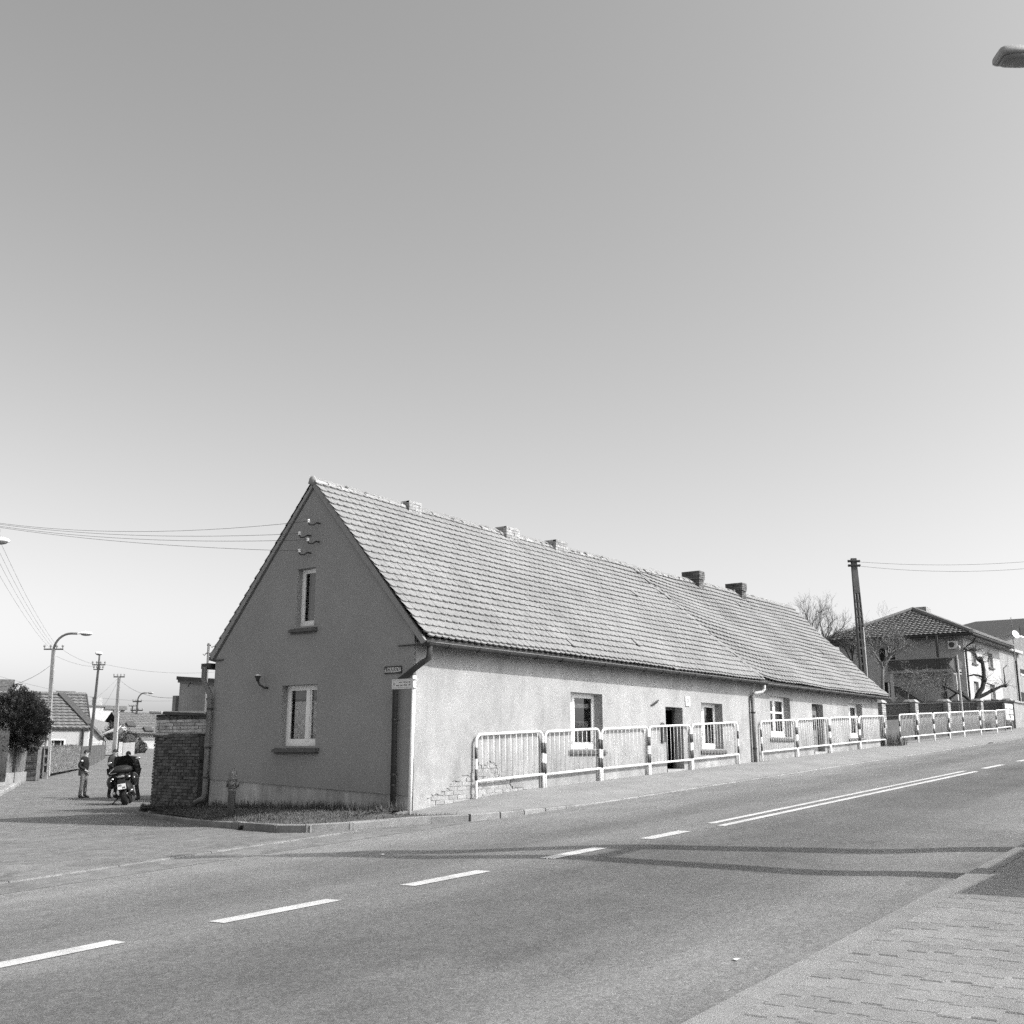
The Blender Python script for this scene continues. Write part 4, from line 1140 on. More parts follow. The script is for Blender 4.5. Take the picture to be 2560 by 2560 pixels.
# lattice pole behind the far cottage
b7, t7 = atd(2176, 1845, 52), atd(2133.5, 1396, 52)
P7 = pole('utility_pole', 'tall dark concrete pole with rectangular slots behind the far cottage', b7, t7, .235, .125, 'pole_dark', (.05, .8, 17, 2), 'pole')
build(MB().tube([atd(2174, 1760, 51.7), atd(2158, 1568, 51.7)], .035, 6), 'conduit', 'galv', P7)
for yy in (1403, 1414):
    c = atd(2134 + (yy - 1396) * .08, yy, 52)
    build(MB().obox((c, RT, FW), -.26, .26, -.16, .16, -.03, .03), 'clamp', 'black_iron', P7)
    for q in (-.26, .26): build(MB().lathe([(.03, -.06), (.06, 0), (.04, .06)], c + RT * q, 8), 'insulator', 'pole_dark', P7)
sag_wire('overhead_wire', atd(2138, 1404, 52), atd(2760, 1382, 52), .35, .007, 'upper of the two thin wires running right from the slotted pole', 'wires over the right-hand house')
sag_wire('overhead_wire', atd(2138, 1414, 52), atd(2760, 1396, 52), .45, .007, 'lower of the two thin wires running right from the slotted pole', 'wires over the right-hand house')
# wires from the gable to the left
ends = [atd(-80, 1296, 30), atd(-80, 1299, 30.2), atd(-80, 1303, 30.4), atd(-80, 1306, 30.6)]
for p, e, sg, lab in zip(INS, ends, (.30, .22, .22, .15), ('top wire from the gable insulators to the left', 'second wire from the gable insulators to the left', 'third wire from the gable insulators to the left', 'bottom wire from the gable insulators to the left')):
    sag_wire('overhead_wire', p, e, sg, .0045, lab, 'wires from the gable')
# wires along the side street
def pt(x, y, D): return atd(x, y, D)
for (a, b, sg, r, lab) in (
    (pt(-60, 1330, 30), pt(124, 1620, 52), .25, .007, 'leftmost of the four wires falling to the nearest lamp pole'),
    (pt(-40, 1330, 30), pt(131, 1619, 52), .25, .007, 'second from left of the four wires falling to the nearest lamp pole'),
    (pt(-25, 1330, 30), pt(138, 1619, 52), .25, .007, 'third from left of the four wires falling to the nearest lamp pole'),
    (pt(-10, 1330, 30), pt(146, 1619, 52), .25, .007, 'rightmost of the four wires falling to the nearest lamp pole'),
    (pt(-40, 1716, 45), pt(127, 1663, 52), .35, .018, 'thick cable sagging from the left edge to the nearest lamp pole'),
    (pt(-40, 1680, 58), pt(240, 1745, 64), .1, .009, 'thin wire crossing over the tiled roof on the left'),
    (pt(150, 1620, 52), pt(240, 1661, 64), .12, .009, 'upper wire between the first two lamp poles'),
    (pt(140, 1640, 52), pt(236, 1666, 64), .12, .009, 'lower wire between the first two lamp poles'),
    (pt(250, 1658, 64), pt(560, 1678, 64), .3, .009, 'long faint wire running right towards the grey block'),
    (pt(302, 1702, 76), pt(432, 1745, 45), .3, .014, 'wire from the pale pole down to the grey block'),
    (pt(296, 1694, 76), pt(205, 1765, 66), .2, .012, 'wire from the pale pole to the tiled house'),
    (pt(296, 1700, 76), pt(248, 1778, 90), .2, .012, 'wire from the pale pole to the white gabled house'),
    (pt(225, 1742, 66), pt(430, 1752, 80), .1, .010, 'faint level wire behind the poles')):
    sag_wire('overhead_wire', a, b, sg, r * .6, lab, 'wires along the side street')

# --- twin-legged lamp pole on the near pavement, right of the frame: its long shadow crosses the road, its lantern hangs in the corner
APX = V((10.3, 11.0, -1.19)) + SUN_H * 10.6 + V((0, 0, 10.6 * tan(SUN_EL)))
AP = thing('twin_leg_lamp_pole', 'grey street lantern hanging into the top right corner, on a two-legged pole outside the frame', 'street lamp', (APX.x, APX.y, znear(APX.x)))
def shadow_line(y, x0, x1):     # leg foot: where the leg's shadow line meets the ground under the pole plane
    return x0, x1
def leg_from(s0, s1, tfoot):
    """leg running from the apex so that its shadow runs through ground points s0 (near apex) and s1"""
    d = (s1 - s0)
    foot_s = s0 + d * tfoot
    return foot_s
footA, footB = V((16.9, -1.75, 0)), V((13.15, -1.75, 0))
for f in (footA, footB):
    f.z = znear(f.x)
    a = (APX - f); s = V((1, 0, 0)); q = V((0, 1, 0)); w0, w1 = .2, .14
    build(MB().hexa([f - s * w0 - q * w0, f + s * w0 - q * w0, f + s * w0 + q * w0, f - s * w0 + q * w0, APX - s * w1 - q * w1, APX + s * w1 - q * w1, APX + s * w1 + q * w1, APX - s * w1 + q * w1]), 'leg', 'pole_concrete', AP)
for t in (.35, .68):
    build(MB().tube([footA.lerp(APX, t), footB.lerp(APX, t)], .09, 6), 'tie_beam', 'pole_concrete', AP)
LD = 12.0
nk = atd(2672, 143, LD)
build(MB().tube([APX, APX.lerp(nk, .4) + V((0, 0, .25)), nk + V((0, 0, .03)) - RT * -.1, nk], .05, 8), 'lamp_arm', 'galv', AP, True)
# lantern seen from below
ld = (atd(2480, 160, LD) - nk).normalized(); ld.z = 0; ld.normalize(); ls = V((-ld.y, ld.x, 0))
m = MB(); n = 16
secs = [(0, .25, .4), (.15, .62, .8), (.4, .9, 1), (.75, 1, 1), (.95, .98, .95), (1, .86, .7)]
LL, LW = .90, .165
for t, ww, hh in secs:
    for k in range(n):
        a = 2 * pi * k / n; cx_, sz = cos(a), sin(a)
        cx_ = math.copysign(abs(cx_) ** .42, cx_); m.v.append(tuple(nk + ld * (t * LL) + ls * (cx_ * LW * ww) + V((0, 0, (max(0, sz) ** .5 * .085 if sz > 0 else -.035 * abs(sz) ** .4) * hh))))
for i in range(len(secs) - 1):
    for k in range(n): m.f.append((i * n + k, i * n + (k + 1) % n, (i + 1) * n + (k + 1) % n, (i + 1) * n + k))
m.f.append(tuple(range(n))); m.f.append(tuple((len(secs) - 1) * n + k for k in range(n)))
lh = build(m, 'lantern', 'lamp_shell', AP, True)
m = MB()
for t, ww in ((.36, .55), (.45, .78), (.7, .84), (.88, .76), (.95, .5)):
    for k in range(n):
        a = 2 * pi * k / n; cx_ = math.copysign(abs(cos(a)) ** .5, cos(a)); m.v.append(tuple(nk + ld * (t * LL) + ls * (cx_ * LW * ww) + V((0, 0, -.035 - max(0, -sin(a)) * .055))))
for i in range(4):
    for k in range(n): m.f.append((i * n + k, i * n + (k + 1) % n, (i + 1) * n + (k + 1) % n, (i + 1) * n + k))
m.f.append(tuple(range(n))); m.f.append(tuple(4 * n + k for k in range(n)))
build(m, 'lamp_bowl', 'lamp_bowl', lh, True)
# unseen flat-roofed building right of the frame, added so its corner shades the pavers
sc_ = ground_at(2392, 2232, lambda x, y: znear(x))
gc = sc_ + SUN_H * 3.1; gh = 3.1 * tan(SUN_EL)
GA = thing('unseen_building', 'unseen flat-roofed building beside the near pavement, added for its shadow corner on the pavers', 'unseen_building', (gc.x, gc.y, znear(gc.x)))
build(MB().box(gc.x + .15, gc.x + 6, gc.y - 4, gc.y - .15, sc_.z - .3, sc_.z + gh - .14), 'wall', 'plaster_grey', GA)
build(MB().box(gc.x, gc.x + 6.15, gc.y - 4.15, gc.y, sc_.z + gh - .14, sc_.z + gh), 'roof', 'roof_felt', GA)
for i in range(4): build(MB().box(gc.x + 1.2 + i * .7, gc.x + 1.88 + i * .7, gc.y - .15, gc.y - .11, znear(gc.x + 2) + .05, znear(gc.x + 2) + 2.1), 'door_panel', 'door_wood', GA)

# ================================================================== BRICK OUTBUILDINGS LEFT OF THE GABLE
def brick_face(par, O, A, N, L, H, bl=.25, bh=.075, mat='brick', skip=lambda a, z: False, dep=.10, rough=.008):
    """single bricks on a wall face; returns count"""
    m = MB()
    B0 = (V((0, 0, 0)), A, N)
    full = MB().obox(B0, 0, bl - .014, -dep, 0, 0, bh - .014).mesh('brick'); half = MB().obox(B0, 0, bl / 2 - .014, -dep, 0, 0, bh - .014).mesh('brick')
    r = 0; z = 0
    while z < H - .03:
        a = 0; first = r % 2
        hdr = (r % 3 == 1)
        while a < L - .05:
            l = bl / 2 if (first or hdr) else bl; first = 0
            if a + l > L + .02: l = bl / 2
            if not skip(a + l / 2, z):
                o = link('brick', full if l == bl else half, mat, par)
                o.location = O + A * a + N * RND.uniform(-rough, rough * 1.6) + V((0, 0, z)) - wpos(par)
                o.rotation_euler = (RND.uniform(-.02, .02), RND.uniform(-.02, .02), RND.uniform(-.03, .03))
            a += l
        z += bh; r += 1
# stub wall
bwL, bwR = atd(375, 2014, 27.2), atd(489, 2022, 25.7)
bz = -1.4
O = V((bwL.x, bwL.y, bz)); e = V((bwR.x, bwR.y, bz)) - O; BLn = e.length; A = e.normalized(); N = V((A.y, -A.x, 0))
if N.dot(FW) > 0: N = -N
BH_ = atd(386, 1840, 27.2).z - bz
BW = thing('brick_wall', 'weathered dark brick stub wall with gaps, left of the gable', 'wall', O)
core = build(MB().obox((O, A, N), -.01, BLn + .0, -.5, -.04, -.3, BH_ - .02), 'mortar_core', 'mortar_dark', BW)
def sk(a, z):
    for (ha, hz) in ((.16, .98), (.48, .93), (.93, .92), (.35, .62), (.9, .2), (.52, .06), (.58, .1)):
        if abs(a - ha) < .07 and abs(z - hz) < .04: return True
    return RND.random() < .015
brick_face(BW, O + V((0, 0, -.12)), A, N, BLn, BH_ + .08, skip=lambda a, z: sk(a, z - .12))
brick_face(BW, O + A * BLn + V((0, 0, -.12)), -N, A, .55, BH_ - .12, dep=.06)           # return face at the doorway
tp_ = MB()
for i in range(9):
    a0 = i * BLn / 9 - .02
    tp_.obox((O, A, N), a0, a0 + BLn / 9 - .01, -.5, .03 + RND.uniform(-.02, .02), BH_ - .03 + RND.uniform(-.02, .015), BH_ + .03 + RND.uniform(-.02, .03))
build(tp_, 'coping', 'brick', BW)
lin = O + A * BLn
lint = build(MB().obox((lin, A, N), -.02, .6, -.55, -.12, BH_ - .27, BH_ - .02), 'lintel', 'concrete', BW)
dr = build(MB().obox((lin, A, N), .02, .6, -.62, -.56, -.3, BH_ - .27), 'door', 'door_dark', BW)
build(MB().obox((lin, A, N), .28, .34, -.56, -.5, -.3, BH_ - .27), 'door_post', 'door_wood', dr)
# pale brick shed behind it
s0, s1 = atd(388, 1836, 29.5), atd(548, 1838, 28.4)
O2 = V((s0.x, s0.y, -1.35)); e = V((s1.x, s1.y, -1.35)) - O2; L2 = e.length; A2 = e.normalized(); N2 = V((A2.y, -A2.x, 0))
if N2.dot(FW) > 0: N2 = -N2
zt = atd(390, 1785, 29.5).z; zb_ = atd(390, 1846, 29.5).z
SH = thing('brick_shed', 'low shed with pale whitewashed bricks and a thin flat roof, behind the stub wall', 'shed', O2)
build(MB().obox((O2, A2, N2), 0, L2 + 3, -3.2, -.03, -.2, zt - O2.z - .02), 'wall', 'mortar', SH)
brick_face(SH, V((O2.x, O2.y, zb_ - .1)), A2, N2, L2 - .1, zt - zb_ - .06, .26, .085, 'brick_shed', skip=lambda a, z: RND.random() < .04, dep=.06, rough=.012)
brick_face(SH, V((O2.x, O2.y, zt - .155)), A2, N2, L2 - .1, .14, .26, .075, 'brick', dep=.05)
rf = build(MB().hexa([O2 + A2 * -.12 + N2 * .12 + V((0, 0, zt - O2.z)), O2 + A2 * (L2 + 3) + N2 * .12 + V((0, 0, zt - O2.z - .22)), O2 + A2 * (L2 + 3) - N2 * 3.4 + V((0, 0, zt - O2.z - .1)), O2 + A2 * -.12 - N2 * 3.4 + V((0, 0, zt - O2.z + .12)),
                      O2 + A2 * -.12 + N2 * .12 + V((0, 0, zt - O2.z + .07)), O2 + A2 * (L2 + 3) + N2 * .12 + V((0, 0, zt - O2.z - .15)), O2 + A2 * (L2 + 3) - N2 * 3.4 + V((0, 0, zt - O2.z - .02)), O2 + A2 * -.12 - N2 * 3.4 + V((0, 0, zt - O2.z + .2))]), 'roof', 'roof_felt', SH)
build(MB().tube([O2 + A2 * -.1 + N2 * .13 + V((0, 0, zt - O2.z + .05)), O2 + A2 * .35 + N2 * .13 + V((0, 0, zt - O2.z + .03))], .045, 8), 'gutter', 'galv', SH)
# grey rendered block behind
g0, g1 = atd(437, 1900, 38), atd(600, 1900, 36.2)
O3 = V((g0.x, g0.y, -1.3)); e = V((g1.x, g1.y, -1.3)) - O3; L3 = e.length; A3 = e.normalized(); N3 = V((A3.y, -A3.x, 0))
if N3.dot(FW) > 0: N3 = -N3
z3 = atd(438, 1692, 38).z; z3r = atd(530, 1700, 37).z
GBk = thing('rendered_block', 'tall windowless grey rendered outbuilding behind the brick shed', 'building', O3)
P3_ = lambda a, n, z: O3 + A3 * a + N3 * n + V((0, 0, z - O3.z))
build(MB().hexa([P3_(0, 0, -1.5), P3_(L3 + 2, 0, -1.5), P3_(L3 + 2, -10, -1.5), P3_(0, -10, -1.5), P3_(0, 0, z3 - .1), P3_(L3 + 2, 0, z3r - .35), P3_(L3 + 2, -10, z3r - .35), P3_(0, -10, z3 - .1)]), 'wall', 'plaster_grey', GBk)  # unseen depth lengthened to throw a broader shadow on the side street
build(MB().hexa([P3_(-.1, .08, z3 - .1), P3_(L3 + 2, .08, z3r - .35), P3_(L3 + 2, -10.1, z3r - .35), P3_(-.1, -10.1, z3 - .1), P3_(-.1, .08, z3 + .02), P3_(L3 + 2, .08, z3r - .22), P3_(L3 + 2, -10.1, z3r - .22), P3_(-.1, -10.1, z3 + .02)]), 'roof', 'roof_felt', GBk)
build(MB().hexa([P3_(-.06, .05, z3 - .2), P3_(L3 + 2, .05, z3r - .45), P3_(L3 + 2, 0, z3r - .45), P3_(-.06, 0, z3 - .2), P3_(-.06, .05, z3 - .1), P3_(L3 + 2, .05, z3r - .35), P3_(L3 + 2, 0, z3r - .35), P3_(-.06, 0, z3 - .1)]), 'fascia', 'brick', GBk)
cx0 = atd(430, 1760, 38.3)
build(MB().obox((V((cx0.x, cx0.y, -1.3)), A3, N3), -.05, .12, -.3, -.05, 0, atd(432, 1739, 38.3).z + 1.3), 'pilaster', 'plaster_grey', GBk)
q = atd(472, 1713, 37.6); build(MB().tube([q + V((0, 0, -.05)) - N3 * -.03, q + A3 * .06 + N3 * .05, q + A3 * .12 + V((0, 0, .1)) + N3 * .03], .018, 6), 'wall_hook', 'black_iron', GBk)
# wire mast on the block
ms = thing('roof_mast', 'thin steel mast with small wire hooks rising behind the gable gutter', 'mast', atd(512, 1784, 28))
build(MB().tube([atd(512, 1784, 28), atd(522, 1608, 28)], .03, 6), 'mast_tube', 'steel_grey', ms)
for (xx, yy, s) in ((521.6, 1613, 1), (520, 1633, -1)):
    c = atd(xx, yy, 28); a = build(MB().tube([c - RT * .04, c + RT * .06], .02, 5), 'arm', 'steel_grey', ms)
    build(MB().tube([c + RT * .05 * s, c + RT * .09 * s - V((0, 0, .06)), c + RT * .13 * s - V((0, 0, .02))], .012, 5), 'hook', 'steel_grey', ms)
for yy in (1747, 1781):
    c = atd(514 if yy < 1760 else 511.5, yy, 28); build(MB().obox((c, RT, FW), 0, .15, -.02, .5, -.015, .015), 'wall_bracket', 'black_iron', ms)

# ================================================================== VEGETATION BUILDERS
def leaf_cloud(m, c, r, n, size, fn=None, seed=0):
    for k in range(n):
        while True:
            p = V((RND.uniform(-1, 1), RND.uniform(-1, 1), RND.uniform(-1, 1)))
            l = p.length
            if .15 < l < 1: break
        p = p * (l ** -.45)
        bumpy = 1 + .22 * noise.noise(V((p.x * 2.2 + seed, p.y * 2.2, p.z * 2.2)))
        p = V((p.x * r[0], p.y * r[1], p.z * r[2])) * bumpy
        if fn: p = fn(p)
        q = c + p
        d = V((RND.gauss(0, 1), RND.gauss(0, 1), RND.gauss(.5, .6))).normalized(); e = d.cross(V((RND.random(), RND.random(), RND.random()))).normalized()
        s = size * RND.uniform(.6, 1.5)
        i = m.vert(q - e * s * .35, q + d * s * .6 + e * s * .12, q + d * s * 1.3, q + d * s * .6 - e * s * .4); m.f.append((i, i + 1, i + 2, i + 3))
def limb(m, p, d, L, r, depth, spread, upw, nseg=4, n=5, kids=(2, 4), shrink=.68, tw=None, wob=.12):
    pts = [p]; q = p; dd = d.normalized()
    for k in range(nseg):
        dd = (dd + V((RND.gauss(0, wob), RND.gauss(0, wob), RND.gauss(0, wob) + upw))).normalized(); q = q + dd * (L / nseg); pts.append(q)
    rs = [max(.004, lerp(r, r * .55, k / nseg)) for k in range(nseg + 1)]
    m.tube(pts, rs, n if depth > 1 else 3, cap=False)
    if depth <= 0: return
    for k in range(RND.randint(*kids)):
        t = RND.uniform(.35, 1.0); i = min(nseg - 1, int(t * nseg)); b = pts[i].lerp(pts[i + 1], t * nseg - i)
        a = RND.uniform(0, 2 * pi); perp = dd.cross(V((0, 0, 1)) if abs(dd.z) < .95 else V((1, 0, 0))).normalized(); perp2 = dd.cross(perp)
        nd = (dd + (perp * cos(a) + perp2 * sin(a)) * spread * RND.uniform(.6, 1.2)).normalized()
        limb(m, b, nd, L * shrink * RND.uniform(.75, 1.15), r * .5 * RND.uniform(.8, 1.1), depth - 1, spread, upw, nseg if depth > 2 else 3, n, kids, shrink, tw, wob)
def bare_tree(name, label, base, trunk_pts, r0, mat, depth, L, spread, upw, kids, tips=True, group=None, shrink=.7, wob=.12):
    T = thing(name, label, 'tree', base, group)
    m = MB(); m.tube(trunk_pts, [lerp(r0, r0 * .6, i / (len(trunk_pts) - 1)) for i in range(len(trunk_pts))], 8)
    build(m, 'trunk', mat, T, True)
    c = MB(); tp = V(trunk_pts[-1]); td = (tp - V(trunk_pts[-2])).normalized()
    for k in range(5):
        a = 2 * pi * k / 5 + RND.uniform(-.4, .4)
        nd = (td + V((cos(a), sin(a), 0)) * spread * RND.uniform(.5, 1.1)).normalized()
        limb(c, V(trunk_pts[-1]).lerp(V(trunk_pts[-2]), RND.uniform(0, .5)), nd, L * RND.uniform(.8, 1.15), r0 * .55, depth, spread, upw, 4, 5, kids, shrink, None, wob)
    tag(build(c, 'crown', mat, T, True))
    return T

# ================================================================== LEFT: HOUSES, HEDGES AND FENCES ALONG THE SIDE STREET
def pantile(m, O, A, U, Nn, L, S, tw, rh, amp=.03, lift=.05, clip=None, seg=5):
    """wavy tile courses on a slope: O eave corner, A along, U up-slope, Nn normal"""
    rows = int(S / rh)
    nx_ = int(L / tw) * seg
    for r in range(rows + 1):
        s0, s1 = r * rh, min(S, (r + 1) * rh + .02)
        if s0 >= S: break
        a0, a1 = (0, L) if clip is None else clip((s0 + s1) / 2)
        if a1 - a0 < tw: continue
        n_ = max(2, int((a1 - a0) / tw * seg)); base = len(m.v)
        for i in range(n_ + 1):
            a = a0 + (a1 - a0) * i / n_
            w = amp * abs(sin(pi * a / tw)) ** .7
            lo = O + A * a + U * s0 + Nn * (w + lift); hi = O + A * a + U * s1 + Nn * (w + .0)
            m.v += [tuple(lo - Nn * .035), tuple(lo), tuple(hi)]
        for i in range(n_):
            b = base + i * 3; m.f += [(b, b + 3, b + 4, b + 1), (b + 1, b + 4, b + 5, b + 2)]
# --- tiled white house
hb = 66.0
eL, eR = atd(-260, 1817.7, 61.9), atd(226, 1822, hb + .6)
A = (V((eR.x, eR.y, 0)) - V((eL.x, eL.y, 0))); LA = A.length; A.normalize(); NB = V((A.y, -A.x, 0))
if NB.dot(FW) > 0: NB = -NB
ze = eR.z; EO = V((eL.x, eL.y, ze))
rg = atd(222, 1738, hb + 4.3); rise = rg.z - ze; run = 4.0
HA = thing('tiled_house', 'low white house with a grey pantile roof behind the dark conifer', 'house', (eR.x, eR.y, -1))
wB = (EO - NB * .05 - V((0, 0, ze)), A, NB)
px_w = lambda x, y: (atd(x, y, hb - .4) - wB[0]).dot(A)
wa0, wa1 = px_w(56, 1870), px_w(74.5, 1870)
wx0, wx1 = px_w(121, 1860), px_w(161, 1860)
wz1 = atd(140, 1851, hb + .6).z; wz0 = wz1 - 1.1
m = MB(); wall_face(m, wB, [0, LA - .08], lambda a: -2.2, lambda a: ze + .12, [(wx0, wx1, wz0, wz1)], .15)
m.obox(wB, 0, LA - .08, -7.5, -7.4, -2.2, ze).poly(wB[0] + A * (LA - .08) + V((0, 0, -2.2)), wB[0] + A * (LA - .08) - NB * 7.5 + V((0, 0, -2.2)), wB[0] + A * (LA - .08) - NB * 7.5 + V((0, 0, ze)), wB[0] + A * (LA - .08) - NB * 3.6 + V((0, 0, ze + rise - .1)), wB[0] + A * (LA - .08) + V((0, 0, ze)))
build(m, 'wall', 'plaster_pale', HA)
wn_ = build(MB().obox(wB, wx0, wx1, -.2, -.13, wz0, wz1), 'window', 'interior', HA)
build(MB().obox(wB, wx0 - .06, wx1 + .06, -.02, .015, wz1 - .0, wz1 + .07).obox(wB, wx1 + .0, wx1 + .08, -.02, .015, wz0, wz1), 'frame', 'white_frame', wn_)
for t0, t1 in ((.28, .40), (.78, .86)): build(MB().obox(wB, lerp(wx0, wx1, t0), lerp(wx0, wx1, t1), -.13, -.11, wz0, wz1), 'curtain', 'curtain', wn_)
U = (-NB * run + V((0, 0, rise))); SLn = U.length; U.normalize(); Nn = A.cross(U)
if Nn.z < 0: Nn = -Nn
m = MB(); pantile(m, EO, A, U, Nn, LA, SLn, .36, .40, .045, .06)
rA = tag(build(m, 'roof', 'roof_dark', HA))
bk_ = MB().poly(EO + U * SLn, EO + A * LA + U * SLn, EO + A * LA - NB * 8.2, EO - NB * 8.2).poly(EO - Nn * .06, EO + A * LA - Nn * .06, EO + A * LA + U * SLn - Nn * .06, EO + U * SLn - Nn * .06)
build(bk_, 'back_slope', 'roof_dark', HA)
build(MB().tube([EO + U * SLn + Nn * .05, EO + A * LA + U * SLn + Nn * .05], .12, 8), 'ridge', 'roof_dark', HA)
build(MB().obox((EO - V((0, 0, 0)), A, NB), 0, LA + .2, -.04, .03, -.1, .0), 'gutter', 'black_iron', HA)
build(MB().hexa([EO + A * (LA - .02) - Nn * .12, EO + A * (LA + .07) - Nn * .12, EO + A * (LA + .07) + U * SLn - Nn * .12, EO + A * (LA - .02) + U * SLn - Nn * .12, EO + A * (LA - .02) + Nn * .09, EO + A * (LA + .07) + Nn * .09, EO + A * (LA + .07) + U * SLn + Nn * .09, EO + A * (LA - .02) + U * SLn + Nn * .09]), 'verge_board', 'zinc_dark', HA)
dpx = wB[0] + A * (LA - .4)
build(MB().tube([dpx + NB * .1 + V((0, 0, ze)), dpx + NB * .1 + V((0, 0, -1.3))], .06, 8), 'downpipe', 'zinc_dark', HA)
for a_, w_, h_ in ((px_w(10, 1720), .95, .85), (px_w(173, 1737), 1.1, .22)):
    cb = EO + A * (a_ + .2) - NB * (run + .2) + V((0, 0, rise - .3)); build(MB().obox((cb, A, NB), -w_ / 2, w_ / 2, -.3, .3, 0, h_ + .3), 'chimney', 'brick_chimney', HA)
# dark diagonal strip standing in for a cast shadow on the slope
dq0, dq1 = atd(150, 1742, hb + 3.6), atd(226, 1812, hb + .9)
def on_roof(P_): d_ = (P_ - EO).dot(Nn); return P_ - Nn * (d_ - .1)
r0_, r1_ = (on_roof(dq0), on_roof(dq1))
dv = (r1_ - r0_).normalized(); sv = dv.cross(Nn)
build(MB().hexa([r0_ - sv * .2 - Nn * .05, r0_ + sv * .2 - Nn * .05, r1_ + sv * .2 - Nn * .05, r1_ - sv * .2 - Nn * .05, r0_ - sv * .2 + Nn * .06, r0_ + sv * .2 + Nn * .06, r1_ + sv * .2 + Nn * .06, r1_ - sv * .2 + Nn * .06]), 'painted_shadow_band', 'roof_felt', HA)
# --- white gabled house
gbc = atd(225, 1863, 88)
def gable_house(name, label, D, xl, xr, apx, apy, eavey, basez, depth, mats, roofmat, over=.35):
    """gable end facing the viewer, ridge running away"""
    L_, R_ = atd(xl, eavey, D), atd(xr, eavey, D + 2.2); Ap = atd(apx, apy, D + 1.1); R_.z = L_.z
    Hs = thing(name, label, 'house', (L_.x, L_.y, basez))
    bk2 = (FW * .966 - RT * .256).normalized() * depth
    Lb, Rb = V((L_.x, L_.y, basez)), V((R_.x, R_.y, basez))
    m = MB().poly(Lb, Rb, R_, Ap, L_).poly(Rb, Rb + bk2, R_ + bk2, R_).poly(Lb, L_, L_ + bk2, Lb + bk2)
    build(m, 'wall', mats, Hs)
    for a, b in ((R_, Ap), (L_, Ap)):
        d = (a - b); d2 = d * (1 + over / d.length); o_ = -bk2.normalized() * .25
        up_ = V((0, 0, .1))
        m = MB().hexa([b + o_, b + d2 + o_, b + d2 + bk2, b + bk2, b + o_ + up_, b + d2 + o_ + up_, b + d2 + bk2 + up_, b + bk2 + up_])
        r = build(m, 'roof', roofmat, Hs)
        build(MB().hexa([b + o_ * 1.3 - up_ * .8, b + d2 + o_ * 1.3 - up_ * .8, b + d2 + o_, b + o_, b + o_ * 1.3 + up_ * 1.2, b + d2 + o_ * 1.3 + up_ * 1.2, b + d2 + o_ + up_ * 1.2, b + o_ + up_ * 1.2]), 'verge_board', 'zinc', r)
    return Hs
HB = gable_house('gabled_house', 'white gabled house with a plain grey roof right of the tiled house', 80, 170, 260, 215, 1795, 1843, -1.6, 21, 'plaster_pale', 'roof_mid')
q = atd(262, 1833, 84); build(MB().obox((q, RT, FW), -.35, .35, -.2, .2, -.1, .12), 'roof_window', 'roof_felt', HB)
# --- tall white block
D_ = 112
O4 = atd(222, 1766, D_); e4 = atd(313, 1770, D_ + 3)
A4 = V((e4.x - O4.x, e4.y - O4.y, 0)); L4 = A4.length; A4.normalize(); N4 = V((A4.y, -A4.x, 0))
if N4.dot(FW) > 0: N4 = -N4
HC = thing('white_block', 'tall plain white building with an arched window behind the gabled house', 'building', (O4.x, O4.y, -1))
B4 = (V((O4.x, O4.y, 0)), A4, N4)
m = MB(); aw0, aw1 = L4 * .86, L4 * .86 + .5; az0, az1 = atd(305, 1806, D_).z, atd(305, 1780, D_).z
wall_face(m, B4, [0, L4], lambda a: -1, lambda a: O4.z - .0, [(aw0, aw1, az0, az1)], .3)
m.poly(B4[0] + A4 * L4 + V((0, 0, -1)), B4[0] + A4 * L4 - N4 * 8 + V((0, 0, -1)), B4[0] + A4 * L4 - N4 * 8 + V((0, 0, O4.z)), B4[0] + A4 * L4 + V((0, 0, O4.z)))
build(m, 'wall', 'plaster_pale', HC)
build(MB().obox(B4, -.2, L4 * .42, -8, .15, O4.z, O4.z + .14).obox(B4, L4 * .42, L4 + .15, -8, .15, O4.z - .24, O4.z - .1 + .25), 'roof', 'zinc', HC)
wn4 = build(MB().obox(B4, aw0, aw1, -.34, -.3, az0, az1), 'window', 'interior', HC)
build(MB().obox(B4, (aw0 + aw1) / 2 - .04, (aw0 + aw1) / 2 + .04, -.3, -.24, az0, az1).obox(B4, aw0, aw1, -.3, -.24, lerp(az0, az1, .6), lerp(az0, az1, .66)), 'glazing_bar', 'white_frame', wn4)
build(MB().obox(B4, aw0 - .75, aw0 - .45, 0, .12, -1, az1 + .6), 'downpipe', 'zinc', HC)
build(MB().obox((atd(243, 1757, D_ + 2), A4, N4), -.4, .4, -.3, .3, -.4, .6), 'chimney', 'concrete', HC)
ac = B4[0] + A4 * ((aw0 + aw1) / 2)
build(MB().poly(*[ac + A4 * (cos(t) * (aw1 - aw0) / 2 * 1.25) + N4 * .012 + V((0, 0, az1 - .05 + sin(t) * .35)) for t in frange(0, pi, 12)]), 'arch', 'zinc_dark', HC)
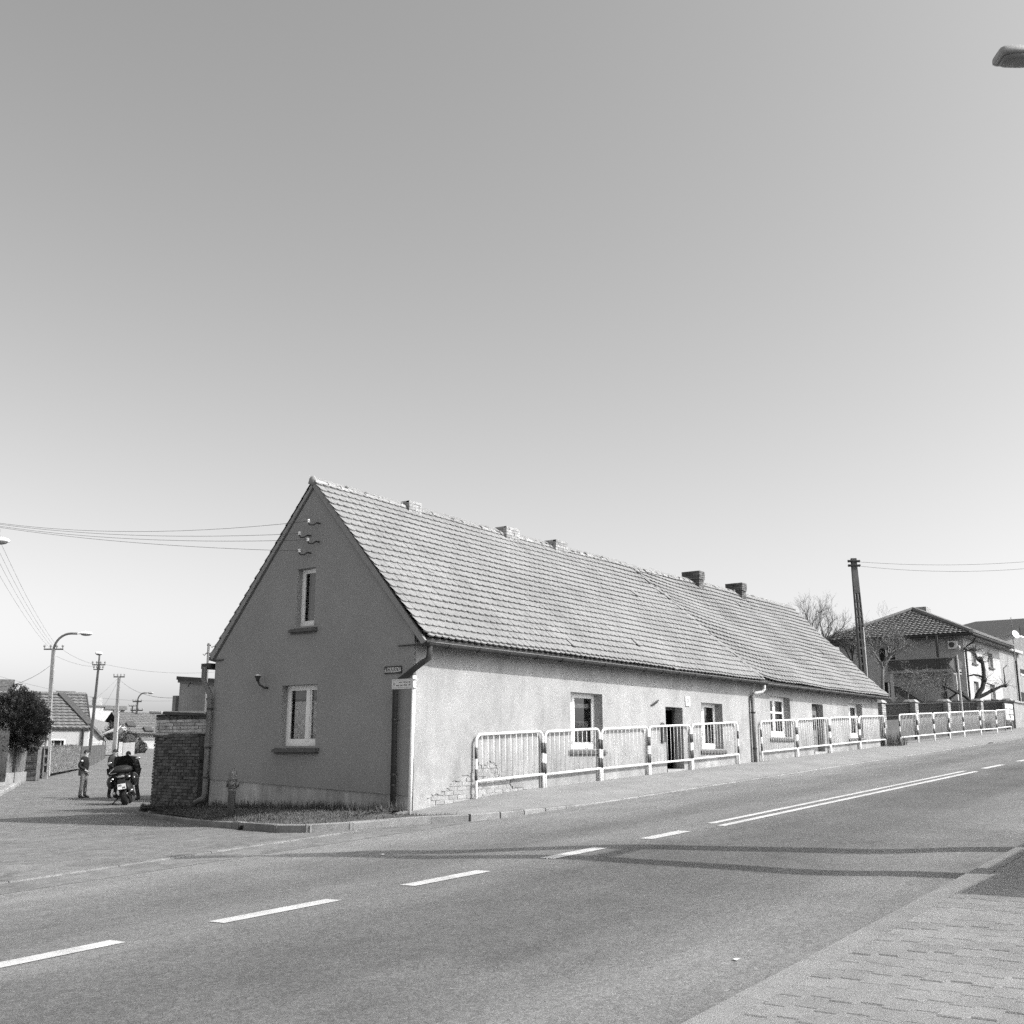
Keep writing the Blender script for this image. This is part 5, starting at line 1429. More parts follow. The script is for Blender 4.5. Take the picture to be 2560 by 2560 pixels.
# --- grey-roofed house at the street end
D_ = 96
l5, r5 = atd(310, 1834, D_), atd(420, 1835, D_ + 2.4)
A5 = V((r5.x - l5.x, r5.y - l5.y, 0)); L5 = A5.length; A5.normalize(); N5 = V((A5.y, -A5.x, 0))
if N5.dot(FW) > 0: N5 = -N5
HD = thing('dormered_house', 'grey-roofed house with two skylights and one white window at the street end', 'house', (l5.x, l5.y, 0))
B5 = (V((l5.x, l5.y, 0)) - N5 * .3, A5, N5)
f5 = lambda x: (atd(x, 1850, D_ - .8) - B5[0]).dot(A5)
wz0, wz1 = atd(370, 1858.5, D_).z, atd(370, 1845, D_).z
m = MB(); wall_face(m, B5, [0, L5], lambda a: -.6, lambda a: l5.z + .1, [(f5(359.5), f5(379.5), wz0, wz1)], .12)
build(m, 'wall', 'plaster_pale', HD)
wn5 = build(MB().obox(B5, f5(359.5), f5(379.5), -.2, -.12, wz0, wz1), 'window', 'interior', HD)
build(MB().obox(B5, f5(369) - .06, f5(369) + .06, -.12, -.08, wz0, wz1).obox(B5, f5(359.5) - .1, f5(379.5) + .1, -.02, .05, wz0 - .1, wz0), 'frame', 'white_frame', wn5)
rz = atd(320, 1780.5, D_ + 3.6).z - l5.z
U5 = (-N5 * 3.8 + V((0, 0, rz))); S5 = U5.length; U5.normalize(); Nn5 = A5.cross(U5); Nn5 = Nn5 if Nn5.z > 0 else -Nn5
m = MB(); pantile(m, V((l5.x, l5.y, l5.z)) + A5 * 0, A5, U5, Nn5, L5, S5, .3, .34, .02, .04, seg=3)
build(m, 'roof', 'roof_dark', HD)
build(MB().poly(l5, l5 + A5 * L5, l5 + A5 * L5 + U5 * S5, l5 + U5 * S5).poly(l5 + U5 * S5, l5 + A5 * L5 + U5 * S5, l5 + A5 * L5 - N5 * 8, l5 - N5 * 8), 'roof_deck', 'roof_under', HD)
for xx, yy in ((328, 1807), (374, 1808.5)):
    P_ = atd(xx, yy, D_ + 1.6); P_ = P_ - Nn5 * ((P_ - l5).dot(Nn5) - .08)
    sk_ = build(MB().hexa([P_ - A5 * .35 - U5 * .4, P_ + A5 * .35 - U5 * .4, P_ + A5 * .35 + U5 * .4, P_ - A5 * .35 + U5 * .4, P_ - A5 * .35 - U5 * .4 + Nn5 * .12, P_ + A5 * .35 - U5 * .4 + Nn5 * .12, P_ + A5 * .35 + U5 * .4 + Nn5 * .12, P_ - A5 * .35 + U5 * .4 + Nn5 * .12]), 'skylight', 'roof_felt', HD)
build(MB().obox((l5, A5, N5), 0, L5, 0, .1, -.16, -.04), 'gutter', 'black_iron', HD)
# dish
dc = atd(309.5, 1822.5, 92); ds = thing('satellite_dish', 'round white satellite dish beside the pale pole, above the bushes', 'satellite dish', dc - V((0, 0, 1)))
m = MB(); fn_ = (-FW * .9 + RT * .25 + V((0, 0, .35))).normalized(); dx_ = fn_.cross(V((0, 0, 1))).normalized(); dy_ = dx_.cross(fn_)
for j in range(5):
    r_ = .24 * j / 4 * 1.0
    for k in range(20): t = 2 * pi * k / 20; m.v.append(tuple(dc + (dx_ * cos(t) + dy_ * sin(t)) * r_ * .92 + fn_ * (r_ * r_ * .5)))
for j in range(4):
    for k in range(20): m.f.append((j * 20 + k, j * 20 + (k + 1) % 20, (j + 1) * 20 + (k + 1) % 20, (j + 1) * 20 + k))
build(m, 'dish', 'lamp_white', ds, True); build(MB().tube([dc - fn_ * .05, dc - fn_ * .25 - V((0, 0, .3)), dc - fn_ * .3 - V((0, 0, 1.4))], .035, 6), 'mast', 'steel_grey', ds)
# bushes at the far bend
for (x, y, D, r, lab) in ((288, 1866, 84, (1.0, 1.0, 1.5), 'upright dark bush behind the second man'), (322, 1862, 84, (.95, .95, 1.0), 'round dark bush behind the motorcycle'), (347, 1872, 86, (.6, .6, .55), 'small dark bush under the far white window'), (277, 1868, 83, (.45, .5, 1.5), 'narrow dark shrub beside the pale pole')):
    c = atd(x, y, D); c.z = max(c.z, gz(c.x, c.y) + r[2] * .6)
    B_ = thing('bush', lab, 'bush', (c.x, c.y, c.z - r[2]), 'bushes at the far bend')
    m = MB(); leaf_cloud(m, c, r, 1500, .10, seed=x); build(m, 'foliage', 'hedge_leaf', B_)
    build(MB().ell(c, tuple(q * .78 for q in r), 12, 8), 'inner_mass', 'hedge_leaf', B_, True)
# boundary wall, pale fence, bin shelter at the bend
w0_, w1_ = atd(196, 1912, 60), atd(258, 1897, 76)
def low_wall(name, label, a, b, h, t, mat, cat, ztop=None):
    d = V((b.x - a.x, b.y - a.y, 0)); L = d.length; d.normalize(); n = V((d.y, -d.x, 0))
    W_ = thing(name, label, cat, a); k = max(2, int(L / 2)); 
    for i in range(k):
        p, q = a.lerp(b, i / k), a.lerp(b, (i + 1) / k)
        build(MB().hexa([p - n * t - V((0, 0, .4)), q - d * .02 - n * t - V((0, 0, .4)), q - d * .02 + n * t - V((0, 0, .4)), p + n * t - V((0, 0, .4)), p - n * t + V((0, 0, h)), q - d * .02 - n * t + V((0, 0, h)), q - d * .02 + n * t + V((0, 0, h)), p + n * t + V((0, 0, h))]), 'panel', mat, W_)
    return W_
low_wall('yard_wall', 'low grey boundary wall along the pavement behind the standing man', w0_, w1_, .95, .12, 'garden_render', 'wall')
pf0, pf1 = atd(228, 1886, 70), atd(262, 1880, 84)
PF = thing('picket_fence', 'pale picket fence in front of the white gabled house', 'fence', pf0)
d = pf1 - pf0
for i in range(26):
    p = pf0 + d * (i / 25); build(MB().obox((p, V((d.x, d.y, 0)).normalized(), RT), 0, .36, -.03, .03, -.1, .85 + RND.uniform(-.03, .03)), 'slat', 'fence_pale', PF)
build(MB().tube([pf0 + V((0, 0, .25)), pf1 + V((0, 0, .25))], .04, 4).tube([pf0 + V((0, 0, .72)), pf1 + V((0, 0, .72))], .04, 4), 'rail', 'fence_pale', PF)
gp = atd(268, 1893, 80)
GP = thing('gate_porch', 'small pale gate shelter with a dark frame at the bend', 'gate', gp)
BG = (gp, RT, -FW)
build(MB().obox(BG, -.35, .25, -.5, -.4, 0, 1.2), 'panel', 'fence_pale', GP)
build(MB().obox(BG, -.42, -.36, -.05, .05, -.1, 1.5).obox(BG, .34, .42, -.05, .05, -.1, 1.5).obox(BG, -.36, .34, -.05, .05, 1.42, 1.5).obox(BG, -.36, .34, -.05, .05, .1, .17), 'frame', 'black_iron', GP)
build(MB().hexa([gp + RT * -.6 + V((0, 0, 1.55)), gp + RT * .5 + V((0, 0, 1.85)), gp + RT * .6 + FW * .7 + V((0, 0, 2.2)), gp + RT * -.6 + FW * .7 + V((0, 0, 1.6)), gp + RT * -.6 + V((0, 0, 1.65)), gp + RT * .5 + V((0, 0, 1.95)), gp + RT * .6 + FW * .7 + V((0, 0, 2.3)), gp + RT * -.6 + FW * .7 + V((0, 0, 1.7))]), 'canopy', 'plaster_pale', GP)
nbp = atd(299, 1893, 78); tag(build(MB().obox((nbp, RT, -FW), -.11, .13, 0, .04, 0, 1.05), 'notice_board', 'notice_paper'), 'upright white board standing behind the second man', 'notice board')
gw0, gw1 = atd(304, 1893, 80), atd(334, 1890, 82); low_wall('grey_fence', 'grey board fence below the round dark bush', gw0, gw1, 1.0, .05, 'plaster_grey', 'fence')
# --- big conifer
tc = atd(40, 1806, 48); gzt = gz(tc.x, tc.y)
CT = thing('conifer', 'big dark rounded conifer in front of the tiled house', 'tree', (tc.x, tc.y, gzt))
build(MB().tube([(tc.x, tc.y, gzt - .2), (tc.x + .05, tc.y, gzt + 1.2), (tc.x, tc.y, tc.z + 1.0)], [.16, .12, .05], 8), 'trunk', 'bark_dark', CT, True)
m = MB(); base_r = 2.05
for k in range(900):      # sprays: fans of scale leaves drooping from the outer crown
    th, ph = RND.uniform(0, 2 * pi), math.asin(RND.uniform(-.85, 1))
    rr = RND.uniform(.62, 1.02) ** .5
    bump_ = 1 + .16 * noise.noise(V((cos(th) * 1.7, sin(th) * 1.7, ph * 1.7)))
    c = V((tc.x + cos(th) * cos(ph) * 1.25 * rr * bump_, tc.y + sin(th) * cos(ph) * 1.3 * rr * bump_, tc.z - .1 + sin(ph) * 1.38 * rr * bump_))
    out = (c - tc).normalized(); dr_ = (out + V((0, 0, .35)) + V((RND.gauss(0, .3), RND.gauss(0, .3), RND.gauss(0, .3)))).normalized(); sd_ = dr_.cross(V((RND.gauss(0, 1), RND.gauss(0, 1), RND.gauss(0, 1)))).normalized()
    for q in range(46):
        t = RND.random(); p = c + dr_ * (t * .5 - .2) + sd_ * (RND.gauss(0, .1) * (1 - t * .5)) + dr_.cross(sd_) * RND.gauss(0, .035)
        e_ = (dr_ + sd_ * RND.gauss(0, .7)).normalized(); s = RND.uniform(.04, .085); f_ = e_.cross(dr_.cross(sd_)).normalized() * s * .32
        i = m.vert(p - f_, p + e_ * s, p + f_, p - e_ * s * .5); m.f.append((i, i + 1, i + 2, i + 3))
build(m, 'crown', 'conifer', CT)
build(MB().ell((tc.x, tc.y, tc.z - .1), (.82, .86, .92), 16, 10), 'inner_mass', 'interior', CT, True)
# --- clipped hedge, near fence
def hedge(name, label, pts, h, w, mat, n, size):
    H_ = thing(name, label, 'hedge', pts[0]); m = MB()
    for a, b in zip(pts, pts[1:]):
        d = b - a; L = d.length; dn_ = V((d.y, -d.x, 0)).normalized()
        for k in range(int(n * L)):
            t, s, z = RND.random(), RND.uniform(-1, 1), RND.random()
            f = RND.random()
            if f < .45: s = -1 if RND.random() < .5 else 1
            elif f < .7: z = 1
            p = a + d * t + dn_ * (s * w * (1 + RND.gauss(0, .05))) + V((0, 0, z * h * (1 + RND.gauss(0, .012))))
            e1 = V((RND.gauss(0, 1), RND.gauss(0, 1), RND.gauss(0, 1))).normalized(); e2 = e1.cross(V((0, 0, 1))).normalized(); sz = size * RND.uniform(.6, 1.4)
            i = m.vert(p, p + e1 * sz + e2 * sz * .4, p + e1 * sz * 1.6, p + e1 * sz - e2 * sz * .4); m.f.append((i, i + 1, i + 2, i + 3))
    build(m, 'foliage', mat, H_)
    c = MB()
    for a, b in zip(pts, pts[1:]):
        d = (b - a).normalized(); dn_ = V((d.y, -d.x, 0)) * (w * .93)
        c.hexa([a - dn_, b - dn_, b + dn_, a + dn_, a - dn_ + V((0, 0, h * .97)), b - dn_ + V((0, 0, h * .97)), b + dn_ + V((0, 0, h * .97)), a + dn_ + V((0, 0, h * .97))])
    build(c, 'inner_mass', mat, H_)
    return H_
hA, hB = atd(96, 1936, 52), atd(187, 1920, 60.5)
hedge('clipped_hedge', 'grey-green clipped hedge between the lamp pole and the white house', [hA, hB], 1.22, .35, 'hedge_grey', 1500, .03)
hedge('clipped_hedge', 'dark clipped hedge at the very left edge in front of the fence', [atd(-120, 1962, 40), atd(0, 1955, 43)], 2.0, .22, 'conifer', 900, .05)
fA, fB = atd(-10, 1952, 45.5), atd(70, 1935, 51)
FE = thing('board_fence', 'grey board fence with paler posts in front of the conifer', 'fence', fA)
d = fB - fA; L = V((d.x, d.y, 0)).length; dh = V((d.x, d.y, 0)).normalized(); dn = V((dh.y, -dh.x, 0)); dn = dn if dn.dot(FW) < 0 else -dn
nb = 30
for i in range(nb):
    p = fA + d * (i / nb); build(MB().obox((p, dh, dn), .01, L / nb - .008, -.02, .0, .2, 1.3 + RND.uniform(-.01, .01)), 'board', 'fence_board', FE)
for i in range(5):
    p = fA + d * (i / 4); build(MB().obox((p, dh, dn), -.035, .035, .0, .08, -.2, 1.36), 'post', 'concrete', FE)
build(MB().obox((fA + d * .5, dh, dn), -L / 2, L / 2, -.1, .05, -.3, .2), 'plinth', 'plaster_grey', FE)
build(MB().tube([fA + V((0, 0, 1.33)), fB + V((0, 0, 1.33))], .035, 5), 'top_rail', 'galv', FE)
bp = atd(80, 1934, 50.5)
BP = thing('gate_pillar', 'slim brick gate pillar between the board fence and the hedge', 'pillar', bp)
build(MB().obox((bp, RT, -FW), -.27, .27, -.2, .2, -.3, 1.45), 'shaft', 'mortar_dark', BP)
brick_face(BP, bp - RT * .28 - FW * .21 + V((0, 0, -.1)), RT, -FW, .56, 1.52, .28, .1, 'brick', dep=.03)
build(MB().obox((bp, RT, -FW), -.32, .32, -.25, .26, 1.45, 1.53), 'cap', 'concrete', BP)

# ================================================================== RIGHT: HOUSE WITH THE HIPPED ROOF, GARDEN, NEIGHBOUR
HX0, HX1, HY0, HY1, HZE = 82.6, 94.0, 19.5, 28.6, 8.3
HG = 1.9
VH = thing('hipped_house', 'two-storey house with a dark hipped tile roof and a shaded balcony', 'house', (HX0, HY0, HG))
BS = (V((HX0, 0, 0)), V((0, 1, 0)), V((-1, 0, 0)))       # shaded side, along y
BF = (V((0, HY0, 0)), V((1, 0, 0)), V((0, -1, 0)))       # lit front, along x
fw_ = [(84.7, 86.1, 6.4, 7.5), (89.9, 91.5, 6.4, 7.55), (84.7, 86.15, 4.0, 5.08), (89.75, 91.4, 4.0, 5.12)]
m = MB(); wall_face(m, BF, [HX0, HX1], lambda a: HG - .5, lambda a: HZE + .1, fw_, .18)
m.poly((HX1, HY0, HG), (HX1, HY1, HG), (HX1, HY1, HZE), (HX1, HY0, HZE))
build(m, 'front_wall', 'plaster_pale', VH)
sw = [(24.55, 25.4, 3.95, 5.1), (20.9, 21.3, 2.2, 5.1), (24.4, 25.6, 6.6, 7.7)]
m = MB(); wall_face(m, BS, [HY0, HY1], lambda a: HG - .5, lambda a: HZE + .1, sw, .2)
build(m, 'side_wall', 'plaster_pale', VH)
for i, h in enumerate(fw_):
    w = build(MB().obox(BF, h[0], h[1], -.24, -.18, h[2], h[3]), 'window', 'curtain_grey', VH)
    build(MB().obox(BF, h[0] - .1, h[1] + .1, 0, .12, h[2] - .1, h[2]), 'sill', 'sill_dark', w)
    build(MB().obox(BF, (h[0] + h[1]) / 2 - .05, (h[0] + h[1]) / 2 + .05, -.18, -.12, h[2], h[3]), 'mullion', 'plaster_grey', w)
for h, mt in zip(sw, ('interior', 'door_dark', 'interior')):
    w = build(MB().obox(BS, h[0], h[1], -.26, -.2, h[2], h[3]), 'window' if mt == 'interior' else 'door', mt, VH)
    build(MB().obox(BS, (h[0] + h[1]) / 2 + .05, (h[0] + h[1]) / 2 + .16, -.2, -.14, h[2], h[3]).obox(BS, h[0] - .1, h[1] + .1, 0, .1, h[2] - .12, h[2]), 'frame', 'white_frame' if mt == 'interior' else 'door_wood', w)
# balcony: slab, solid dark boards, posts, rail
bal = build(MB().box(HX0 - 1.6, HX0, 19.75, 24.6, 5.62, 5.8), 'balcony', 'concrete', VH)
for i in range(24): build(MB().box(HX0 - 1.62, HX0 - 1.57, 19.75 + i * .2, 19.93 + i * .2, 5.8, 6.55), 'balcony_board', 'door_dark', bal)
build(MB().box(HX0 - 1.66, HX0 - 1.54, 19.7, 24.6, 6.55, 6.62), 'balcony_rail', 'steel_grey', bal)
build(MB().box(HX0 - 1.64, HX0 - 1.48, 20.85, 21.0, 5.8, 8.2), 'balcony_post', 'door_dark', bal)
build(MB().box(HX0 - 1.55, HX0 - 1.35, 19.8, 20.05, HG - .3, 5.62).box(HX0 - 1.55, HX0 - 1.35, 24.2, 24.45, HG - .3, 5.62), 'pillar', 'plaster_pale', bal)
build(MB().hexa([(HX0 - 1.5, 21.2, 2.2), (HX0 - .3, 21.2, 2.2), (HX0 - .3, 24.2, 4.3), (HX0 - 1.5, 24.2, 4.3), (HX0 - 1.5, 21.2, 2.6), (HX0 - .3, 21.2, 2.6), (HX0 - .3, 24.2, 4.7), (HX0 - 1.5, 24.2, 4.7)]), 'stair', 'door_dark', VH)
for i in range(1, 3): build(MB().box(HX0 - 1.6, HX0 - 1.3, 20 + i * 1.6, 20.06 + i * 1.6, 7.7, 8.2), 'bracket', 'door_dark', VH)
acu = build(MB().box(HX0 - .45, HX0, 19.85, 20.45, 7.3, 7.85), 'air_conditioner', 'lamp_white', VH)
build(MB().lathe([(.2, 0), (.2, .02)], (HX0 - .47, 20.2, 7.58), 16, 'x'), 'fan_grille', 'sill_dark', acu)
# roof
ov = .9
E0, E1_, E2_, E3 = V((HX0 - ov - .3, HY0 - ov, HZE)), V((HX1 + ov, HY0 - ov, HZE)), V((HX1 + ov, HY1 + ov, HZE)), V((HX0 - ov - .3, HY1 + ov, HZE))
yr = (HY0 + HY1) / 2
Rr = aty(2283, 1526, yr); R0 = V((Rr.x, yr, Rr.z)); R1 = V((HX1 - (R0.x - HX0) * .9, yr, Rr.z))
if R1.x < R0.x + .5: R1.x = R0.x + 1.5
rfm = build(MB().poly(E0, E1_, R1, R0).poly(E1_, E2_, R1).poly(E2_, E3, R0, R1).poly(E3, E0, R0).poly(E0, E3, E2_, E1_), 'roof', 'roof_dark', VH)
def slope_tiles(a, b, c, d):     # eave a->b, top d..c
    A_ = (b - a); L_ = A_.length; A_ = A_.normalized(); top = ((c + d) * .5 - a); U_ = (top - A_ * top.dot(A_)); S_ = U_.length; U_ = U_.normalized(); N_ = A_.cross(U_)
    if N_.z < 0: N_ = -N_
    da, ca = (d - a).dot(A_), (c - a).dot(A_)
    m = MB(); pantile(m, a - U_ * .02, A_, U_, N_, L_, S_, .34, .40, .06, .08, clip=lambda s: (da * s / S_, lerp(L_, ca, s / S_)), seg=4); return m
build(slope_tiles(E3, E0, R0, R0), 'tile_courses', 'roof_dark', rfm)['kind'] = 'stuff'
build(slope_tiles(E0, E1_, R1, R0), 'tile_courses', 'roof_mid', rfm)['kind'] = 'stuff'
for a, b in ((E0, R0), (E3, R0), (E1_, R1), (R0, R1)): build(MB().tube([a + V((0, 0, .1)), b + V((0, 0, .12))], .17, 6), 'hip_tiles', 'roof_dark', rfm)
build(MB().tube([E0 + V((0, 0, -.06)), E1_ + V((0, 0, -.06))], .1, 8).tube([E3 + V((0, 0, -.06)), E0 + V((0, 0, -.06))], .1, 8), 'gutter', 'zinc_dark', rfm)
build(MB().box(E0.x + .1, E1_.x - .1, E0.y + .1, E3.y - .1, HZE - .2, HZE - .12), 'soffit', 'door_wood', VH)
cq = aty(2309, 1530, yr + .5); build(MB().box(cq.x - .7, cq.x + .7, yr + .1, yr + 1.1, cq.z - 1.2, cq.z + .35), 'chimney', 'brick_pale', VH)
build(MB().tube([(HX0 + .3, HY0 - ov, HZE - .1), (HX0 + .2, HY0 - .7, HZE - .5), (HX0 + .05, HY0 - .12, HZE - .9), (HX0 + .05, HY0 - .12, HG)], .07, 8), 'downpipe', 'zinc_dark', VH)
# neighbour at the right edge
NH = thing('neighbour_house', 'grey neighbouring house at the right edge with a mono-pitch roof', 'house', (99, 21, 2.5))
NB_ = 21.5
q0 = aty(2497, 1640, NB_); q1 = aty(2640, 1640, NB_)
zt = aty(2505, 1617, NB_).z
build(MB().box(q0.x, q1.x + 20, NB_, NB_ + 7, 2.0, zt - .2), 'wall', 'plaster_grey', NH)
build(MB().box(q0.x - .2, q0.x + 8.5, NB_ - .4, NB_ + 7, zt - .2, zt + .05), 'roof_edge', 'plaster_pale', NH)
ya_, yb_ = 24.5, 33.
k0, k1 = aty(2470, 1588, ya_), aty(2620, 1542, ya_)
build(MB().hexa([(k0.x, ya_, zt), (k1.x, ya_, zt), (k1.x, yb_, zt), (k0.x, yb_, zt), (k0.x, ya_, k0.z - .3), (k1.x, ya_, k1.z - .3), (k1.x, yb_, k1.z - .3), (k0.x, yb_, k0.z - .3)]), 'upper_wall', 'roof_mid', NH)  # roof tone darkens this wall, putting its shade into the colour
build(MB().hexa([(k0.x - 1, ya_ - .9, k0.z - .55), (k1.x, ya_ - .9, k1.z - .3), (k1.x, yb_, k1.z - .3), (k0.x - 1, yb_, k0.z - .55), (k0.x - 1, ya_ - .9, k0.z - .25), (k1.x, ya_ - .9, k1.z), (k1.x, yb_, k1.z), (k0.x - 1, yb_, k0.z - .25)]), 'roof', 'zinc_dark', NH)
for (a, b, c, d) in ((2549, 1566, 2575, 1598), (2551, 1672, 2575, 1690), (2553, 1730, 2575, 1765)):
    w0_, w1_ = aty(a, b, NB_ - .03), aty(c, d, NB_ - .03); w = build(MB().box(w0_.x, w1_.x, NB_ - .03, NB_ + .02, w1_.z, w0_.z), 'window', 'interior', NH)
    build(MB().box(w0_.x - .15, w1_.x, NB_ - .06, NB_ - .02, w1_.z - .15, w1_.z), 'frame', 'white_frame', w)
q = aty(2537, 1624, NB_ - .15); q2 = aty(2548, 1750, NB_ - .15)
build(MB().tube([(q.x, NB_ - .15, q.z), (q.x, NB_ - .15, 2.5)], .09, 8), 'downpipe', 'zinc_dark', NH)
dc = aty(2539, 1586, 20.6); dsh = thing('satellite_dish', 'large white satellite dish on the neighbouring house at the right edge', 'satellite dish', dc - V((0, 0, .8)))
m = MB(); fn_ = (V((-.25, -.85, .3)) - RT * .35).normalized(); dx_ = fn_.cross(V((0, 0, 1))).normalized(); dy_ = dx_.cross(fn_)
for j in range(5):
    r_ = .36 * j / 4
    for k in range(20): t = 2 * pi * k / 20; m.v.append(tuple(dc + (dx_ * cos(t) + dy_ * sin(t) * 1.1) * r_ + fn_ * (r_ * r_ * .3)))
for j in range(4):
    for k in range(20): m.f.append((j * 20 + k, j * 20 + (k + 1) % 20, (j + 1) * 20 + (k + 1) % 20, (j + 1) * 20 + k))
build(m, 'dish', 'lamp_white', dsh, True); build(MB().tube([dc - fn_ * .05, dc - fn_ * .4 - V((0, 0, .2)), dc - fn_ * .4 - V((0, 0, 2.2))], .06, 6).tube([dc - dy_ * .34, dc + fn_ * .4 - dy_ * .15], .02, 5), 'mount', 'steel_grey', dsh)
an = aty(2531, 1580, ya_); AN = thing('tv_antenna', 'thin television aerial on the roof at the right edge', 'antenna', an)
build(MB().tube([an, an + V((0, 0, 1.6))], .03, 5), 'mast', 'steel_grey', AN)
for dz, l in ((1.45, .6), (.75, .45)): build(MB().tube([an + V((-l, 0, dz)), an + V((.25, 0, dz))], .02, 4), 'rod', 'steel_grey', AN)
# --- garden wall with brick pillars and iron railing behind the far railings
FY = 15.6
YW = thing('garden_wall', 'dark rendered garden wall with black iron fence and brick pillars behind the far railings', 'wall', (47, FY, zs(47)))
pil = [aty(x, 1790, FY).x for x in (2204, 2287, 2369, 2452, 2527)]
wz = lambda x: zs(x) + .95
xs_ = [44.9] + pil
for a, b in zip(xs_, xs_[1:]):
    if b - a < .6: continue
    build(MB().hexa([(a, FY, zs(a) - .4), (b, FY, zs(b) - .4), (b, FY + .2, zs(b) - .4), (a, FY + .2, zs(a) - .4), (a, FY, wz(a)), (b, FY, wz(b)), (b, FY + .2, wz(b)), (a, FY + .2, wz(a))]), 'wall_panel', 'garden_render', YW)
    fe = build(MB().tube([(a + .2, FY + .1, wz(a) + .18), (b - .2, FY + .1, wz(b) + .18)], .022, 5).tube([(a + .2, FY + .1, wz(a) + .72), (b - .2, FY + .1, wz(b) + .72)], .022, 5), 'iron_fence', 'black_iron', YW)
    nb = int((b - a) / .13); bmesh_ = MB().tube([(0, 0, 0), (0, 0, .82), (0, 0, .9)], [.014, .014, .003], 5).mesh('fence_bar')
    for i in range(nb):
        x = lerp(a + .2, b - .2, (i + .5) / nb); o = link('fence_bar', bmesh_, 'black_iron', fe); o.location = V((x, FY + .1, wz(x) - .02)) - wpos(fe)
    if a < pil[2]: build(MB().hexa([(a + .2, FY + .16, wz(a) + .05), (b - .2, FY + .16, wz(b) + .05), (b - .2, FY + .18, wz(b) + .05), (a + .2, FY + .18, wz(a) + .05), (a + .2, FY + .16, wz(a) + .75), (b - .2, FY + .16, wz(b) + .75), (b - .2, FY + .18, wz(b) + .75), (a + .2, FY + .18, wz(a) + .75)]), 'screen', 'black_iron', fe)
for i, x in enumerate(pil):
    p = build(MB().box(x - .26, x + .26, FY - .12, FY + .38, zs(x) - .3, wz(x) + .78), 'pillar', 'mortar_dark', YW)
    bm3 = MB(); z = zs(x) + .6; r = 0
    while z < wz(x) + .72:
        for k in range(2):
            a = x - .27 + k * .27 + (0 if r % 2 else .0); bm3.box(a + .008, a + .262, FY - .135, FY - .05, z, z + .085); bm3.box(x - .275, x - .2, FY - .1 + k * .24, FY + .12 + k * .24, z, z + .085)
        z += .1; r += 1
    build(bm3, 'pillar_bricks', 'brick_pale', p)['kind'] = 'stuff'
    build(MB().hexa([(x - .33, FY - .2, wz(x) + .78), (x + .33, FY - .2, wz(x) + .78), (x + .33, FY + .46, wz(x) + .78), (x - .33, FY + .46, wz(x) + .78), (x - .22, FY - .08, wz(x) + .92), (x + .22, FY - .08, wz(x) + .92), (x + .22, FY + .34, wz(x) + .92), (x - .22, FY + .34, wz(x) + .92)]), 'cap', 'concrete', p)
GW = aty(2545, 1800, 15.0)
GPL = thing('gate_pier', 'grey rendered gate pier right of the notice board', 'pillar', (GW.x, 15, zs(GW.x)))
build(MB().box(GW.x - .75, GW.x + 6, 15, 15.5, zs(GW.x) - .3, aty(2545, 1757, 15).z), 'shaft', 'plaster_grey', GPL)
build(MB().box(GW.x - .85, GW.x + 6.1, 14.9, 15.6, aty(2545, 1757, 15).z, aty(2545, 1753, 15).z), 'cap', 'concrete', GPL)
n0, n1 = aty(2511, 1757, 14.4), aty(2535, 1802, 14.4)
NBo = thing('notice_board', 'white notice board with pasted sheets at the end of the far railings', 'notice board', (n0.x, 14.4, zs(n0.x)))
build(MB().box(n0.x, n1.x, 14.4, 14.46, n1.z, n0.z), 'board', 'steel_grey', NBo)
for k in range(3):
    for j in range(2):
        build(MB().box(lerp(n0.x, n1.x, .06 + j * .48), lerp(n0.x, n1.x, .48 + j * .48), 14.385, 14.399, lerp(n1.z, n0.z, .05 + k * .32 + RND.uniform(0, .04)), lerp(n1.z, n0.z, .3 + k * .32)), 'sheet', 'notice_paper', NBo)
build(MB().tube([(n0.x + .1, 14.5, zs(n0.x) - .2), (n0.x + .1, 14.5, n0.z)], .05, 6).tube([(n1.x - .1, 14.5, zs(n0.x) - .2), (n1.x - .1, 14.5, n0.z)], .05, 6), 'posts', 'steel_grey', NBo)
# --- diamond road sign seen from behind
SY = 14.6
sb, st_ = aty(2408, 1800, SY), aty(2392, 1637, SY)
RS = thing('road_sign', 'diamond road sign seen from behind on a grey pole above the far railings', 'road sign', (sb.x, SY, zs(sb.x)))
topz = st_.z; xb_ = sb.x - .0
pb = V((aty(2409, 1808, SY).x, SY, zs(sb.x) - .2))
build(MB().tube([pb, V((st_.x, SY, topz))], .05, 8), 'pole', 'galv', RS)
dl, dr, dt, db = aty(2370, 1661, SY), aty(2417, 1661, SY), aty(2396, 1638, SY), aty(2390, 1682, SY)
c_ = (dl + dr) * .5
hw, hh = .48, .46
fdir = V((.82, -.57, 0))
m = MB(); o1 = c_ + V((0, .08, 0))
ring = [(-1.0, 0), (-.93, -.09), (-.09, -.93), (0, -1), (.09, -.93), (.93, -.09), (1, 0), (.93, .09), (.09, .93), (0, 1), (-.09, .93), (-.93, .09)]
P_ = lambda a, b, d: o1 + fdir * (a * hw * .98) + V((0, 0, b * hh)) + V((.57, .82, 0)) * d
i = m.vert(*[P_(a, b, 0) for a, b in ring]); k = m.vert(*[P_(a, b, .03) for a, b in ring])
m.f += [tuple(i + q for q in range(12)), tuple(k + q for q in range(12))[::-1]] + [(i + q, i + (q + 1) % 12, k + (q + 1) % 12, k + q) for q in range(12)]
build(m, 'plate', 'sign_back', RS)
build(MB().obox((o1 + V((0, 0, -hh * 1.02)), fdir, V((-.57, -.82, 0))), -.22, .3, -.03, .02, -.05, .01), 'bracket', 'galv', RS)
mq = aty(2397, 1618, SY)
build(MB().ell(mq, (.1, .1, .1), 10, 6).box(mq.x - .2, mq.x - .1, SY - .08, SY + .08, mq.z - .14, mq.z - .0), 'mirror_box', 'lamp_shell', RS)
